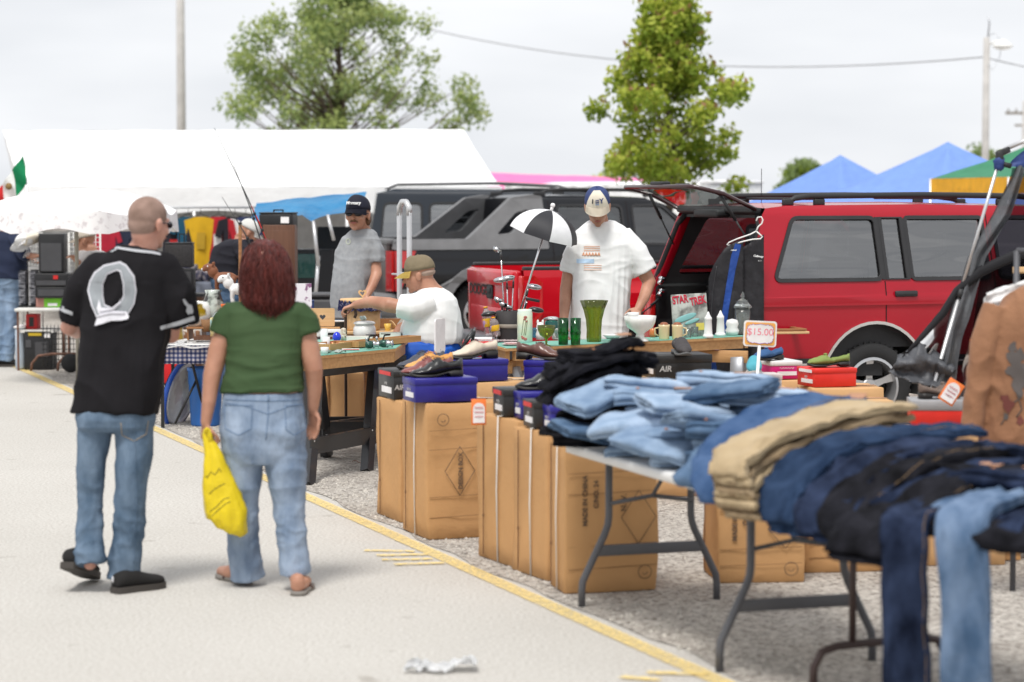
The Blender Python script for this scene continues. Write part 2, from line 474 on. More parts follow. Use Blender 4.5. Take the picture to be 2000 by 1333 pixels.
def tree(name, label, base, h, outline, n_cl, cl_r, leaf_s, per, mats, seed, group=None, red=False, trunk_r=.12, fork=.4, flat=1.0):
 """outline(t) -> half width at height fraction t (0 bottom of crown .. 1 top)"""
 rg = random.Random(seed)
 t = thing(name, label, 'tree', base, group=group)
 cb, h = outline[0], h
 prof = outline[1]
 def hw(u):
  k = u * (len(prof) - 1); i = min(int(k), len(prof) - 2); f = k - i
  return prof[i] * (1 - f) + prof[i + 1] * f
 tr = MB()
 pts = [(0, 0, -.1)] + [(.06 * math.sin(i * 1.3 + seed), .05 * math.cos(i * 2.1), h * .93 * i / 8) for i in range(1, 9)]
 tr.tube(pts, [trunk_r * (1 - .9 * i / 8) + .012 for i in range(9)], 9)
 cr = MB(); cl = []
 tries = 0
 while len(cl) < n_cl and tries < 20000:
  tries += 1
  u = rg.random() ** .9; a = rg.random() * 2 * PI
  rr = hw(u) * (rg.random() ** .42) * (.62 + .75 * (noise.noise(V((math.cos(a) * 1.3, math.sin(a) * 1.3, u * 5 + seed))) * .9 + .5)); rr = min(rr, hw(u) * 1.06)
  p = V((rr * math.cos(a), rr * math.sin(a) * flat, cb + (h - cb) * u))
  if any((p - q).length < cl_r * .62 for q in cl): continue
  cl.append(p)
 for p in cl:
  r0 = math.hypot(p.x, p.y); z0 = max(cb * .75, p.z - r0 * rg.uniform(.5, .95))
  zt = z0 / h; s0 = V((.06 * math.sin(z0), 0, z0)); mid = s0.lerp(p, .5) + V((0, 0, -.06 * r0))
  rb = max(.010, trunk_r * .34 * (1 - zt * .75))
  tr.tube([s0, mid, p], [rb, rb * .6, rb * .2], 5)
  for k in range(per):
   d = V((rg.gauss(0, 1), rg.gauss(0, 1), rg.gauss(0, .8))).normalized() * cl_r * (rg.random() ** .5) * rg.choice((1, 1, 1.25))
   q = p + d
   up = d.z / cl_r
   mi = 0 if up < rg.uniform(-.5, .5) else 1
   if red and up > .35 and rg.random() < .22 * (p.z / h): mi = 2
   leaf(cr, q, leaf_s * rg.uniform(.7, 1.25), rg, mi)
 build('trunk', tr, bark, t); build('crown', cr, mats, t, flat=True)
 return t
b0 = at(668, 700, 58);
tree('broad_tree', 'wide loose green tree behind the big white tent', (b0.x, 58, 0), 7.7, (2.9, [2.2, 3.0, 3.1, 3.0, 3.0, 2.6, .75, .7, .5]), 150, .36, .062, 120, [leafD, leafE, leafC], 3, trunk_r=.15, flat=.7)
b0 = at(1305, 700, 42)
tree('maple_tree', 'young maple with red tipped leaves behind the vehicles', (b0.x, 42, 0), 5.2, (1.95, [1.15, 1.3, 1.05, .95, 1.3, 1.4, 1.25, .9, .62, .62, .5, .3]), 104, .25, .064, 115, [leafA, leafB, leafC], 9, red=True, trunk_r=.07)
b0 = at(1235, 700, 75)
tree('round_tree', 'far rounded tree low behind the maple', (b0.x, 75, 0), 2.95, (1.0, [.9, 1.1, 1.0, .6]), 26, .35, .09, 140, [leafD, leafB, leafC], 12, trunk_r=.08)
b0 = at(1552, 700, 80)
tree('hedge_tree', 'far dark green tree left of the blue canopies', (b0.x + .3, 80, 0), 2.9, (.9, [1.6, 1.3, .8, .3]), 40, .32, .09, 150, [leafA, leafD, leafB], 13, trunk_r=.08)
b0 = at(1975, 700, 85)
tree('far_tree', 'far tree behind the green and gold canopy', (b0.x - .9, 85, 0), 3.4, (1.2, [1.5, 1.8, 1.4, .5]), 30, .4, .1, 120, [leafA, leafD, leafB], 14, trunk_r=.08)
# === POLES AND WIRES
conc = pm('pole_concrete', (.50, .48, .46), .9, var=.12, scale=4, bump=.2, bscale=30)
wirem = pm('wire', (.30, .30, .31), .7)
galv = pm('galvanised', (.45, .46, .48), .45, metal=.7, var=.1)
def pole(name, label, px, Y, ztop, r):
 p = at(px, 600, Y); t = thing(name, label, 'pole', (p.x, Y, 0))
 b = MB(); b.tube([(0, 0, -.2), (0, 0, ztop * .5), (0, 0, ztop)], [r * 1.15, r, r * .85], 12); build('shaft', b, conc, t)
 return t
pole('utility_pole', 'plain pale pole rising behind the big white tent', 357, 60, 9.5, .11)
t = pole('lamp_pole', 'pale pole with street lamp above the green and gold canopy', 1921, 55, 5.45, .085)
b = MB(); b.tube([(0, 0, 5.2), (.05, -.05, 5.75), (.02, -.05, 5.9)], .02, 6)
b.tube([(.05, 0, 5.5), (.2, -.1, 5.55), (.3, -.12, 5.3), (.28, -.12, 5.0), (.12, -.1, 4.7), (.02, -.08, 4.85)], .008, 6)
build('bracket', b, galv, t)
b = MB(); b.lathe([(.02, .12), (.08, .1), (.15, .04), (.22, 0), (.23, -.05), (.14, -.1), (.03, -.12)], 18, (.34, -.12, 5.28)); b.tube([(.05, 0, 5.3), (.2, -.1, 5.35), (.34, -.12, 5.34)], .03, 8)
build('lamp_head', b, pm('lamp_white', (.82, .82, .80), .4), t)
t = pole('power_pole', 'distant power pole with cross arm at the right edge', 1996, 90, 5.4, .09)
b = MB(); b.box((0, 0, 4.95), (1.4, .1, .1)); b.box((0, 0, 4.5), (.7, .08, .08))
for x in (-.6, -.3, .3, .6): b.tube([(x, 0, 5), (x, 0, 5.12)], .03, 6)
build('cross_arm', b, pm('weathered_wood', (.25, .22, .19), .9), t)
b = MB()
def catenary(b, a, c, sag, r, n=24):
 b.tube([a.lerp(c, i / n) - V((0, 0, sag * 4 * (i / n) * (1 - i / n))) for i in range(n + 1)], r, 5)
catenary(b, at(640, 2, 75), at(1921, 112, 55), .9, .017)
tag(build('overhead_wire', b, wirem), 'thin dark wire crossing the sky between the two trees and the lamp pole', 'wire')
b = MB(); catenary(b, at(1921, 112, 55), at(2300, 160, 55), .15, .013)
tag(build('overhead_wire', b, wirem), 'short wire running right from the lamp pole', 'wire')
# === TENTS
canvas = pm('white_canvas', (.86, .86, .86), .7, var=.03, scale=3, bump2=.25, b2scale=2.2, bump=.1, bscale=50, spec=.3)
polem = pm('tent_pole', (.72, .72, .72), .35, metal=.6)
def sag_sheet(b, A, B, C, D, nu=16, nv=8, sag=.05, seed=0, wr=.012):
 """A,B ridge ends; D,C eave ends"""
 def fn(u, v):
  p = A.lerp(B, u).lerp(D.lerp(C, u), v)
  p.z -= sag * math.sin(PI * v) * (.6 + .4 * abs(math.sin(PI * u * 3)))
  n_ = noise.noise_vector(p * 2.2 + V((seed, 0, 0))); p += n_ * wr
  return p
 b.grid(fn, nu, nv)
def valance(b, A, B, h, n=40, sc_=.0, seed=0, ns=6):
 def fn(u, v):
  p = A.lerp(B, u); dn = h * (1 - sc_ * abs(math.cos(PI * u * ns)))
  p.z -= dn * v; p += noise.noise_vector(V((u * 12, v * 2, seed))) * .02 * v
  return p
 b.grid(fn, n, 4)
A, B_ = at(6, 256, 39), at(905, 253, 39)
D, C = at(42, 384, 35.6), at(977, 366, 35.6)
D.z = C.z = 2.0
t = thing('white_tent', 'big white gabled tent filling the left background', 'tent', (A.x, 39, 0))
b = MB(); sag_sheet(b, A, B_, C, D, 40, 12, .05, 1)
A2, B2 = V((A.x - .5, 42.4, 2.0)), V((B_.x - .4, 42.4, 2.0))
sag_sheet(b, A, B_, B2, A2, 24, 8, .05, 2)
build('roof', b, canvas, t, True)
b = MB(); valance(b, D, C, .40, 60, .10, 3, 5); build('valance', b, canvas, t, True)
b = MB(); b.f([b.v(A), b.v(D), b.v(A2)]); b.f([b.v(D), b.v(A2), b.v(A2 - V((0, 0, .35))), b.v(D - V((0, 0, .35)))]); build('gable', b, canvas, t, True)
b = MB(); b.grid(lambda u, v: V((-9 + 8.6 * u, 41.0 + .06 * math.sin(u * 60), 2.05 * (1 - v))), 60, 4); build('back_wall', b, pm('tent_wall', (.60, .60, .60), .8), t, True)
for q in (D, C, D.lerp(C, .36), D.lerp(C, .68)):
 b = MB(); b.tube([(q.x, q.y + .03, 0), (q.x, q.y + .03, q.z)], .03, 10); build('post', b, polem, t, True)
p = at(24, 318, 27.5)
t = thing('flag', 'green white and red flag hanging at the left end of the big tent', 'flag', (p.x, p.y, 0))
b = MB(); b.tube([(p.x + .16, p.y, 0), (p.x + .16, p.y, p.z + .12)], .012, 6); build('flagpole', b, polem, t, True)
fm = [pm('flag_green', (.0, .22, .08), .8), pm('flag_white', (.8, .8, .78), .8), pm('flag_red', (.55, .02, .02), .8), pm('flag_crest', (.25, .16, .06), .8)]
b = MB()
for k in range(3):
 b.mi = k
 b.grid(lambda u, v: V((p.x + .12 - .12 * (k + u) + .05 * v, p.y + .04 * math.sin(6 * u + 5 * v + k), p.z + .08 - .22 * (k + u) * .75 - .3 * v)), 5, 8)
b.mi = 3; b.lathe([(.04, 0), (.04, .004)], 10, (p.x - .03, p.y - .06, p.z - .27), rotm(PI / 2))
build('cloth', b, fm, t, True)
p = at(152, 700, 24)
t = thing('market_umbrella', 'white fringed umbrella with speckled valance over the left stalls', 'umbrella', (p.x, 24, 0))
b = MB(); R_, n_ = 1.02, 8
rim = [V((R_ * math.cos(2 * PI * (k + .5) / n_), R_ * math.sin(2 * PI * (k + .5) / n_), 1.72)) for k in range(n_)]
apex = V((.06, 0, 1.93))
def um(u, v):
 k = u * n_; i = int(k) % n_; f = k - int(k)
 q = rim[i].lerp(rim[(i + 1) % n_], f) - V((0, 0, 0)); q.z += .05 * math.sin(PI * f) * -1
 return apex.lerp(q, v) + V((0, 0, .06 * math.sin(PI * v)))
b.grid(um, 48, 6); build('canopy', b, canvas, t)
spk = pm('speckled_canvas', (.80, .78, .78), .8, c2=(.60, .56, .57), lo=.54, hi=.66, scale=16, detail=5)
b = MB()
def uv(u, v):
 q = um(u, 1); f = (u * n_) % 1
 q.z -= (.17 + .05 * math.cos(2 * PI * f)) * v; q.x *= 1 + .02 * v; q.y *= 1 + .02 * v
 return q
b.grid(uv, 64, 3); build('valance', b, spk, t)
b = MB(); b.tube([(0, 0, 0), (0, 0, 1.9)], .02, 8); build('pole', b, pm('umbrella_pole', (.35, .33, .28), .5), t)
for k in range(8):
 b = MB(); b.tube([V((0, 0, 1.86)), rim[k]], .008, 5); build('rib', b, polem, t)
pink = pm('pink_canvas', (.85, .18, .42), .7, var=.05, bump2=.2, b2scale=2)
t = thing('pink_tent', 'bright pink roofed tent far behind the dark pickup', 'tent', (0, 55, 0))
a, b1, c1, d1 = at(900, 336, 56), at(1240, 348, 56), at(1300, 353, 54), at(930, 375, 54)
b = MB(); sag_sheet(b, a, b1, c1, d1, 20, 6, .03, 4); build('roof', b, pink, t, True)
for q in (c1, d1):
 b = MB(); b.tube([(q.x, q.y, 0), q], .03, 8); build('post', b, polem, t, True)
t = thing('white_stall_tent', 'long low white tent far behind the pickup roof rails', 'tent', (2, 50, 0))
b = MB(); a, b1, c1, d1 = at(1080, 357, 52), at(1420, 352, 52), at(1440, 362, 50), at(985, 362, 50)
sag_sheet(b, a, b1, c1, d1, 20, 4, .03, 5); build('roof', b, canvas, t, True)
b = MB(); b.grid(lambda u, v: d1.lerp(c1, u) * 1 - V((0, 0, d1.z * v)) + V((0, .03 * math.sin(u * 90), 0)), 60, 3); build('side_wall', b, canvas, t, True)
t = thing('white_trailer', 'white ribbed trailer seen over the open glass liftgate', 'trailer', (0, 47, 0))
p, q = at(1385, 349, 47), at(1490, 352, 47)
b = MB(); b.box(((p.x + q.x) / 2, 48.2, 1.2), (q.x - p.x, 2.2, 1.85), bev=.04)
for i in range(9): b.box((p.x + (q.x - p.x) * (i + .5) / 9, 47.08, 1.2), (.03, .03, 1.7))
build('body', b, pm('trailer_white', (.78, .79, .8), .4), t, True)
b = MB(); b.box(((p.x + q.x) / 2, 48.2, 2.14), (q.x - p.x + .06, 2.3, .05), bev=.01); build('roof', b, pm('trailer_roof', (.82, .82, .83), .4), t, True)
for x in (-.5, .5):
 b = MB(); b.lathe([(.1, -.08), (.28, -.08), (.3, 0), (.28, .08), (.1, .08)], 20, ((p.x + q.x) / 2 + x, 47.1, .3), rotm(PI / 2)); build('wheel', b, pm('rubber', (.02, .02, .021), .85, bump=.3), t, True)
def popup(name, label, px, Y, apx, half, rz, zE, m, vm, vh=.2, group=None):
 p = at(px, apx, Y); t = thing(name, label, 'canopy', (p.x, Y, 0), rz, group=group)
 cs = [V((half * sx, half * sy, zE)) for sx, sy in ((-1, -1), (1, -1), (1, 1), (-1, 1))]; top = V((0, 0, p.z))
 b = MB()
 for i in range(4):
  def fn(u, v):
   q = top.lerp(cs[i].lerp(cs[(i + 1) % 4], u), v); q.z -= .10 * math.sin(PI * v) * (.4 + .6 * math.sin(PI * u)) * half / 1.5
   return q + noise.noise_vector(q * 3) * .015
  b.grid(fn, 12, 10)
 bmesh.ops.remove_doubles(b.bm, verts=b.bm.verts, dist=.02)
 build('roof', b, m, t)
 b = MB()
 for i in range(4): valance(b, cs[i], cs[(i + 1) % 4], vh, 14, .15, i, 4)
 build('valance', b, vm, t)
 for c in cs:
  b = MB(); b.tube([(c.x, c.y, 0), c], .02, 8); build('leg', b, polem, t)
 return t
blue = pm('blue_canvas', (.17, .29, .70), .7, var=.06, bump2=.3, b2scale=2.5)
popup('blue_canopy', 'smaller blue pop up canopy, left of the larger one', 1642, 44, 303, 1.25, rad(38), 1.72, blue, blue, group='blue pop up canopies')
popup('blue_canopy', 'larger blue pop up canopy with tallest peak', 1852, 40, 278, 1.75, rad(33), 1.72, blue, blue, group='blue pop up canopies')
t = popup('green_canopy', 'green pop up canopy with gold printed valance', 2092, 36, 250, 1.6, rad(10), 2.13, pm('green_canvas', (.03, .20, .10), .7), pm('gold_canvas', (.85, .42, .02), .7), .26)
M = frame(V((-1.02, -1.64, 2.0)), (1, 0, 0), (0, 0, 1))
text('lettering', 'GREEN BAY', .115, pm('print_green', (.02, .10, .05), .7), t, M, .002, shear=.2, bold=.002)
b = MB(); b.poly([(.13 * math.cos(k * PI / 12), .09 * math.sin(k * PI / 12)) for k in range(24)], [], lambda x, y, z: V((-.52 + x, -1.655, 2.0 + y))); build('emblem', b, pm('print_white', (.8, .8, .8), .7), t)
text('lettering', 'G', .16, pm('print_green', (.02, .10, .05), .7), t, frame(V((-.52, -1.662, 2.0)), (1, 0, 0), (0, 0, 1)), .001, bold=.004)
rg = random.Random(77)
tr_ = MB()  # leaf row added behind the camera, unseen, to darken reflections in car glass and paint
for k in range(5200):
 x = rg.uniform(-45, 45); h = 3.2 + 1.6 * noise.noise(V((x * .35, 0, 0))) + 1.2 * noise.noise(V((x * .11, 4, 0))); z = .6 + (h - .6) * rg.random()
 leaf(tr_, V((x, -32 + rg.uniform(-1.6, 1.6), z)), .34, rg, 0)
tag(build('unseen_reflection_trees', tr_, [leafA], flat=True), kind='stuff')
# === VEHICLES
def paint(name, c, rough=.25, coat=.8):
 return pm(name, c, .32, var=.05, scale=1.5, coat=.5, spec=.3, bump2=.02, b2scale=1.2)
red = paint('car_red', (.37, .002, .014))
red2 = paint('pickup_red', (.50, .003, .012))
blk = paint('car_black', (.004, .0045, .007))
rubber = pm('rubber', (.02, .02, .021), .85)
trimm = pm('black_trim', (.025, .025, .027), .55, bump=.1, bscale=200)
clad = pm('grey_cladding', (.17, .17, .175), .6, bump=.1, bscale=200)
chrome = pm('chrome', (.75, .75, .76), .12, metal=1, var=.02)
alloy = pm('alloy', (.55, .55, .56), .35, metal=.8, var=.05)
darkin = pm('car_interior', (.03, .03, .032), .9)
seatm = pm('seat_cloth', (.10, .10, .105), .9)
tint = glass('tinted_glass', (.16, .17, .18), solid=.30)
tintl = glass('light_glass', (.40, .43, .44), solid=.24)
redlens = pm('red_lens', (.5, .01, .01), .15, coat=1)
def arc(cx, cz, r, a0, a1, n=10):
 return [(cx + r * math.cos(rad(a0 + (a1 - a0) * i / n)), cz + r * math.sin(rad(a0 + (a1 - a0) * i / n))) for i in range(n + 1)]
def rrect(x0, z0, x1, z1, r=.05, n=4):
 o = []
 for cx, cz, a in ((x1 - r, z0 + r, -90), (x1 - r, z1 - r, 0), (x0 + r, z1 - r, 90), (x0 + r, z0 + r, 180)):
  o += arc(cx, cz, r, a, a + 90, n)
 return o
def rpoly(pts, r=.05, n=4):
 """round the corners of a polygon"""
 o = []; N = len(pts)
 for i in range(N):
  p, a, c = V(pts[i]).to_3d(), V(pts[i - 1]).to_3d(), V(pts[(i + 1) % N]).to_3d()
  d0, d1 = a - p, c - p; k0, k1 = min(r, d0.length * .45), min(r, d1.length * .45)
  q0, q1 = p + d0.normalized() * k0, p + d1.normalized() * k1
  for j in range(n + 1):
   f = j / n; q = q0 * (1 - f) ** 2 + p * 2 * f * (1 - f) + q1 * f * f
   o.append((q.x, q.y))
 return o
def offset(pts, d):
 cx = sum(p[0] for p in pts) / len(pts); N = len(pts); o = []
 for i in range(N):
  a, p, c = pts[i - 1], pts[i], pts[(i + 1) % N]
  t = V((c[0] - a[0], c[1] - a[1], 0)).normalized(); n = V((t.y, -t.x, 0))
  o.append((p[0] + n.x * d, p[1] + n.y * d))
 return o
class Car:
 def __init__(s, root, yf):
  s.r, s.yf = root, yf           # yf(x, z) -> half width
 def T(s, side, off=0.0):
  return lambda x, z, d=0: V((x, side * (s.yf(x, z) + off + d), z))
 def shell(s, name, outline, holes, mat, skip=(), zs=None, xs=None, sides=(-1, 1), closed_strip=True):
  b = MB()
  zs = zs or [.35 + .06 * i for i in range(26)]
  for sd_ in sides:
   b.poly(outline, holes, s.T(sd_), bis=((1, zs), (0, xs or [.25 * i for i in range(24)])))
  if closed_strip:
   N = len(outline)
   for i in range(N):
    if i in skip: continue
    a, c = outline[i], outline[(i + 1) % N]
    n = 8
    rings = []
    for q in (a, c):
     y = s.yf(*q)
     rings.append([V((q[0], -y + 2 * y * k / n, q[1] + (.018 * math.sin(PI * k / n) if q[1] > 1.4 else 0))) for k in range(n + 1)])
    b.loft(rings, caps=False, closed=False)
  bmesh.ops.remove_doubles(b.bm, verts=b.bm.verts, dist=.0015)
  return weighted(build(name, b, mat, s.r), 28)
 def pane(s, name, pts, mat, side=-1, off=-.012, parent=None, depth=0):
  b = MB(); b.poly(pts, [], s.T(side, off), depth=depth, bis=((1, [.9 + .06 * i for i in range(16)]),))
  return build(name, b, mat, parent or s.r)
 def ring(s, name, pts, wd, mat, side=-1, off=.004, depth=.012, inner=None):
  b = MB(); b.poly(offset(pts, wd), [inner or pts], s.T(side, off), depth=depth, bis=((1, [.9 + .06 * i for i in range(16)]),))
  return build(name, b, mat, s.r)
def wheel(parent, x, y, R, rimR, spokes=5, wd=.24, side=-1, z=None):
 z = R if z is None else z
 Rm = rotm(PI / 2) if side < 0 else rotm(-PI / 2)
 b = MB(); h = wd / 2
 b.lathe([(rimR, -h), (R * .93, -h), (R * .985, -h * .8), (R, -h * .3), (R, h * .3), (R * .985, h * .8), (R * .93, h), (rimR * 1.1, h * 1.02), (rimR, h * .92)], 40, (x, y, z), Rm, caps=False)
 for k in range(44):
  a = 2 * PI * k / 44
  for q in (-.5, .5):
   p = V((math.cos(a + q * .07) * R * .995, math.sin(a + q * .07) * R * .995, q * h)); b.box(V((x, y, z)) + Rm @ p, (R * .06, R * .055, h * .55), Rm @ rotm(0, 0, a))
 w_ = build('wheel', b, rubber, parent)
 b = MB()
 b.lathe([(rimR * 1.0, h * .9), (rimR * .9, h * .95), (rimR * .86, h * .6), (rimR * .85, -h * .3)], 36, (x, y, z), Rm, caps=False)
 b.lathe([(.01, h * .55), (rimR * .24, h * .55), (rimR * .28, h * .45), (rimR * .28, h * .1)], 20, (x, y, z), Rm)
 for k in range(spokes):
  a = 2 * PI * k / spokes + .35
  pr = []
  for r_, ww, hh in ((.2, .13, .45), (.55, .10, .5), (.92, .15, .66)):
   c_ = V((math.cos(a), math.sin(a), 0)) * rimR * r_; t_ = V((-math.sin(a), math.cos(a), 0)) * rimR * ww
   pr.append([V((x, y, z)) + Rm @ (c_ + t_ + V((0, 0, h * hh))), V((x, y, z)) + Rm @ (c_ - t_ + V((0, 0, h * hh))), V((x, y, z)) + Rm @ (c_ - t_ * .6 + V((0, 0, h * .1))), V((x, y, z)) + Rm @ (c_ + t_ * .6 + V((0, 0, h * .1)))])
  b.loft(pr)
 weighted(build('rim', b, alloy, w_), 30)
 b = MB(); b.lathe([(.01, -h * .2), (rimR * .84, -h * .2)], 30, (x, y, z), Rm); build('brake_disc', b, darkin, w_)
 return w_
bz = gr(1704, 843)
RZ = rad(22); S = 1.07
o0 = V((bz.x, bz.y, 0)) - V((math.cos(RZ) * 1.05 * S, math.sin(RZ) * 1.05 * S, 0)) + V((-math.sin(RZ) * .84 * S, math.cos(RZ) * .84 * S, 0))
car = thing('parked_wagon', 'red four door wagon with open glass liftgate and roof rails', 'car', o0, RZ, scale=S)
def yb(x, z):
 if z < .62: y = .835 + .025 * (z - .3) / .32
 elif z < 1.0: y = .86
 elif z < 1.1: y = .86 - .02 * (z - 1.0) / .1
 else: y = .84 - .15 * (z - 1.1) / .52 - .035 * max(0, (z - 1.58) / .09) ** 2
 if z > .93 and z < 1.0: y += .006
 return y - .05 * max(0, (x - 3.6)) ** 2 - .015 * max(0, .5 - x) ** 2
C = Car(car, yb)
arch = arc(1.05, .37, .43, 180, 0, 16)
arch2 = arc(3.76, .37, .43, 180, 0, 16)
low = [(0.0, .50)] + [(.40, .50)] + [(1.05 - .43, .40)] + arch[1:-1] + [(1.48, .40), (1.55, .34), (3.26, .34), (3.33, .40)] + arch2[1:-1] + [(4.19, .4), (4.5, .42)]
rest = [(4.55, .62), (4.5, .9), (4.3, .98), (3.5, 1.06), (2.86, 1.60), (2.7, 1.655), (1.6, 1.675), (.42, 1.665), (.24, 1.645), (.20, 1.60), (.02, 1.0), (-.015, .9), (-.02, .6)]
ol = low + rest
cw = rpoly([(.235, 1.125), (1.125, 1.125), (1.125, 1.575), (.44, 1.575)], .05)
dq = [(1.17, 1.125), (1.345, 1.125), (1.345, 1.575), (1.17, 1.575)]
dw = rpoly([(1.385, 1.125), (2.05, 1.125), (2.05, 1.575), (1.385, 1.575)], .03)
fw = rpoly([(2.15, 1.125), (3.12, 1.11), (2.72, 1.575), (2.15, 1.575)], .04)
n0 = len(low)
skip = {n0 + 3, n0 + 9, n0 + 10, n0 + 11} | set(range(3, 3 + 14)) | {n0 + 8}
body = C.shell('body', ol, [cw, dq, dw, fw], red, skip=skip)
for sd_ in (-1, 1):
 for nm, pts, mt in (('window', cw, tintl), ('window', dq, tintl), ('window', dw, tintl), ('window', fw, tintl)):
  g = C.pane(nm, pts, mt if sd_ < 0 else tint, sd_)
  b = MB(); b.poly(offset(pts, .016), [offset(pts, -.012)], C.T(sd_, .002), depth=.016, bis=((1, [1.1 + .06 * i for i in range(9)]),)); build('window_trim', b, trimm, g)
b = MB()   # black strip between the two rear door lights, door seams, side moulding
b.poly([(1.35, 1.13), (1.38, 1.13), (1.38, 1.57), (1.35, 1.57)], [], C.T(-1, .004), depth=.01); b.poly([(1.128, 1.12), (1.168, 1.12), (1.168, 1.58), (1.128, 1.58)], [], C.T(-1, .003), depth=.01)
build('pillar_trim', b, trimm, car)
b = MB(); b.poly([(1.142, 1.11), (1.150, 1.11), (1.150, .80), (1.19, .76), (1.30, .72), (1.42, .60), (1.49, .43), (1.48, .43), (1.405, .595), (1.29, .71), (1.18, .75), (1.142, .80)], [], C.T(-1, .0015), depth=.002, bis=((1, [.5, .6, .7, .8, .9, 1.0]),))
b.poly([(2.09, 1.6), (2.10, 1.6), (2.10, .4), (2.09, .4)], [], C.T(-1, .0015), depth=.002, bis=((1, [.5, .6, .7, .8, .9, 1.0, 1.1]),))
build('door_seam', b, pm('seam', (.01, .004, .005), .9), car)
b = MB()
for x0, x1 in ((.02, .56), (1.54, 3.24)):
 b.poly([(x0, .475), (x1, .475), (x1, .555), (x0, .555)], [], C.T(-1, .012), depth=.03)
build('side_moulding', b, trimm, car)
b = MB()
for x0, x1 in ((.02, .56), (1.54, 3.24)):
 b.poly([(x0, .505), (x1, .505), (x1, .520), (x0, .520)], [], C.T(-1, .030), depth=.006)
build('chrome_strip', b, chrome, car)
b = MB(); b.poly([(0.02, .935), (3.3, .935), (3.3, .95), (.02, .95)], [], C.T(-1, .004), depth=.008); build('body_crease', b, red, car)
for ac in (1.05, 3.76):
 b = MB(); b.poly(arc(ac, .37, .448, 180, -2, 20) + arc(ac, .37, .426, -2, 180, 20), [], C.T(-1, .008), depth=.02); build('wheel_arch_trim', b, chrome, car)
 b = MB(); b.poly(arc(ac, .37, .44, 195, -15, 20), [], lambda x, z, d: V((x, -.55, z)), depth=.4); build('wheel_well', b, darkin, car)
 b = MB(); b.loft([[V((x, y, z)) for x, z in arc(ac, .37, .44, 195, -15, 14)] for y in (-.83, -.5)], False, False); build('wheel_well', b, darkin, car)
 for sd_ in (-1, 1): wheel(car, ac, sd_ * .74, .328, .222, 5, .22, sd_)
def handle(parent, x, z, T_, m=trimm, wd=.19):
 b = MB(); b.box(T_(x, z) + V((0, -.012, 0)), (wd, .03, .045), bev=.012); b.box(T_(x, z) + V((0, -.024, .0)), (wd * .9, .012, .018), bev=.004); return build('door_handle', b, m, parent)
handle(car, 1.31, 1.015, C.T(-1, 0)); handle(car, 2.26, 1.015, C.T(-1, 0))
for sd_ in (-1, 1):
 b = MB(); y = sd_ * .60
 b.tube([(.42, y, 1.665), (.52, y, 1.72), (.65, y, 1.735), (1.6, y, 1.745), (2.45, y, 1.735), (2.62, y, 1.715), (2.78, y, 1.66)], [.014, .022, .022, .022, .022, .022, .014], 8)
 for x in (.46, .72, 2.3, 2.7): b.box((x, y, 1.69), (.09, .035, .05), bev=.01)
 build('roof_rail', b, trimm, car)
b = MB(); b.box((.75, 0, 1.715), (.05, 1.16, .02), bev=.006); b.box((1.9, 0, 1.72), (.05, 1.16, .02), bev=.006); build('rack_bar', b, trimm, car)
b = MB(); b.tube([(.85, .55, 1.67), (.85, .55, 1.95)], .003, 4); build('aerial', b, trimm, car)
b = MB(); b.grid(lambda u, v: V((3.5 - .64 * v, (-.80 + .12 * v) * (1 - 2 * u), 1.065 + .53 * v)), 6, 3); build('windshield', b, tintl, car)
b = MB(); b.box((4.55, 0, .5), (.16, 1.66, .2), bev=.04); build('front_bumper', b, chrome, car)
b = MB(); b.box((-.06, 0, .46), (.15, 1.68, .16), bev=.035); build('rear_bumper', b, chrome, car)
b = MB(); b.box((3.0, -.92, 1.13), (.1, .18, .13), bev=.03); build('mirror', b, trimm, car)
for sd_ in (-1, 1):
 b = MB(); b.box((-.012, sd_ * .77, .80), (.05, .13, .34), bev=.012); build('tail_light', b, redlens, car)
 b = MB(); b.box((4.5, sd_ * .66, .74), (.1, .24, .16), bev=.02); build('headlight', b, chrome, car)
b = MB(); b.box((2.2, 0, .45), (3.6, 1.5, .04)); b.box((1.7, 0, 1.1), (.012, 1.3, 1.1))
b.grid(lambda u, v: V((.3 + 2.4 * u, -.6 + 1.2 * v, 1.63)), 2, 2)
for sd_ in (-1, 1):
 b.box((.6, sd_ * .79, .72), (1.1, .03, .62)); b.box((.3, sd_ * .80, .9), (.5, .05, .3), bev=.02)
build('interior', b, darkin, car)
for sd_ in (-1, 1):
 b = MB(); b.poly([(.12, .62), (2.9, .62), (2.9, 1.56), (2.6, 1.63), (.36, 1.63), (.22, 1.56), (.10, 1.0)], [cw, dq, dw], C.T(sd_, -.05), bis=((1, [.7, .8, .9, 1.0, 1.1, 1.2, 1.3, 1.4, 1.5]),)); build('interior_lining', b, darkin, car)
for x in (1.5, 2.4):
 for y in (-.4, .4):
  b = MB(); b.box((x, y, .95), (.14, .52, .62), rotm(0, -.15), bev=.05); b.box((x - .06, y, 1.36), (.09, .26, .17), bev=.04); b.box((x + .28, y, .66), (.5, .52, .14), bev=.05); build('seat', b, seatm, car)
def rx(z):
 return .02 + .18 * max(0, (z - 1.0)) / .6 if z > 1 else 0.0
for sd_ in (-1, 1):
 b = MB()
 pts = [V((rx(z) + .01, sd_ * (yb(.2, z) - .045), z)) for z in (.62, .8, .95, 1.1, 1.25, 1.4, 1.52)] + [V((rx(1.58) + .02, sd_ * (yb(.2, 1.58) - .11), 1.60))]
 b.tube(pts, .022, 8); build('door_seal', b, rubber, car)
 b = MB(); b.loft([[V((rx(z), sd_ * (yb(.1, z)), z)), V((rx(z), sd_ * (yb(.1, z) - .05), z)), V((rx(z) + .03, sd_ * (yb(.1, z) - .075), z)), V((rx(z) + .09, sd_ * (yb(.1, z) - .055), z))] for z in (.6, .8, 1.0, 1.2, 1.4, 1.58)], False, False)
 build('door_jamb', b, red, car)
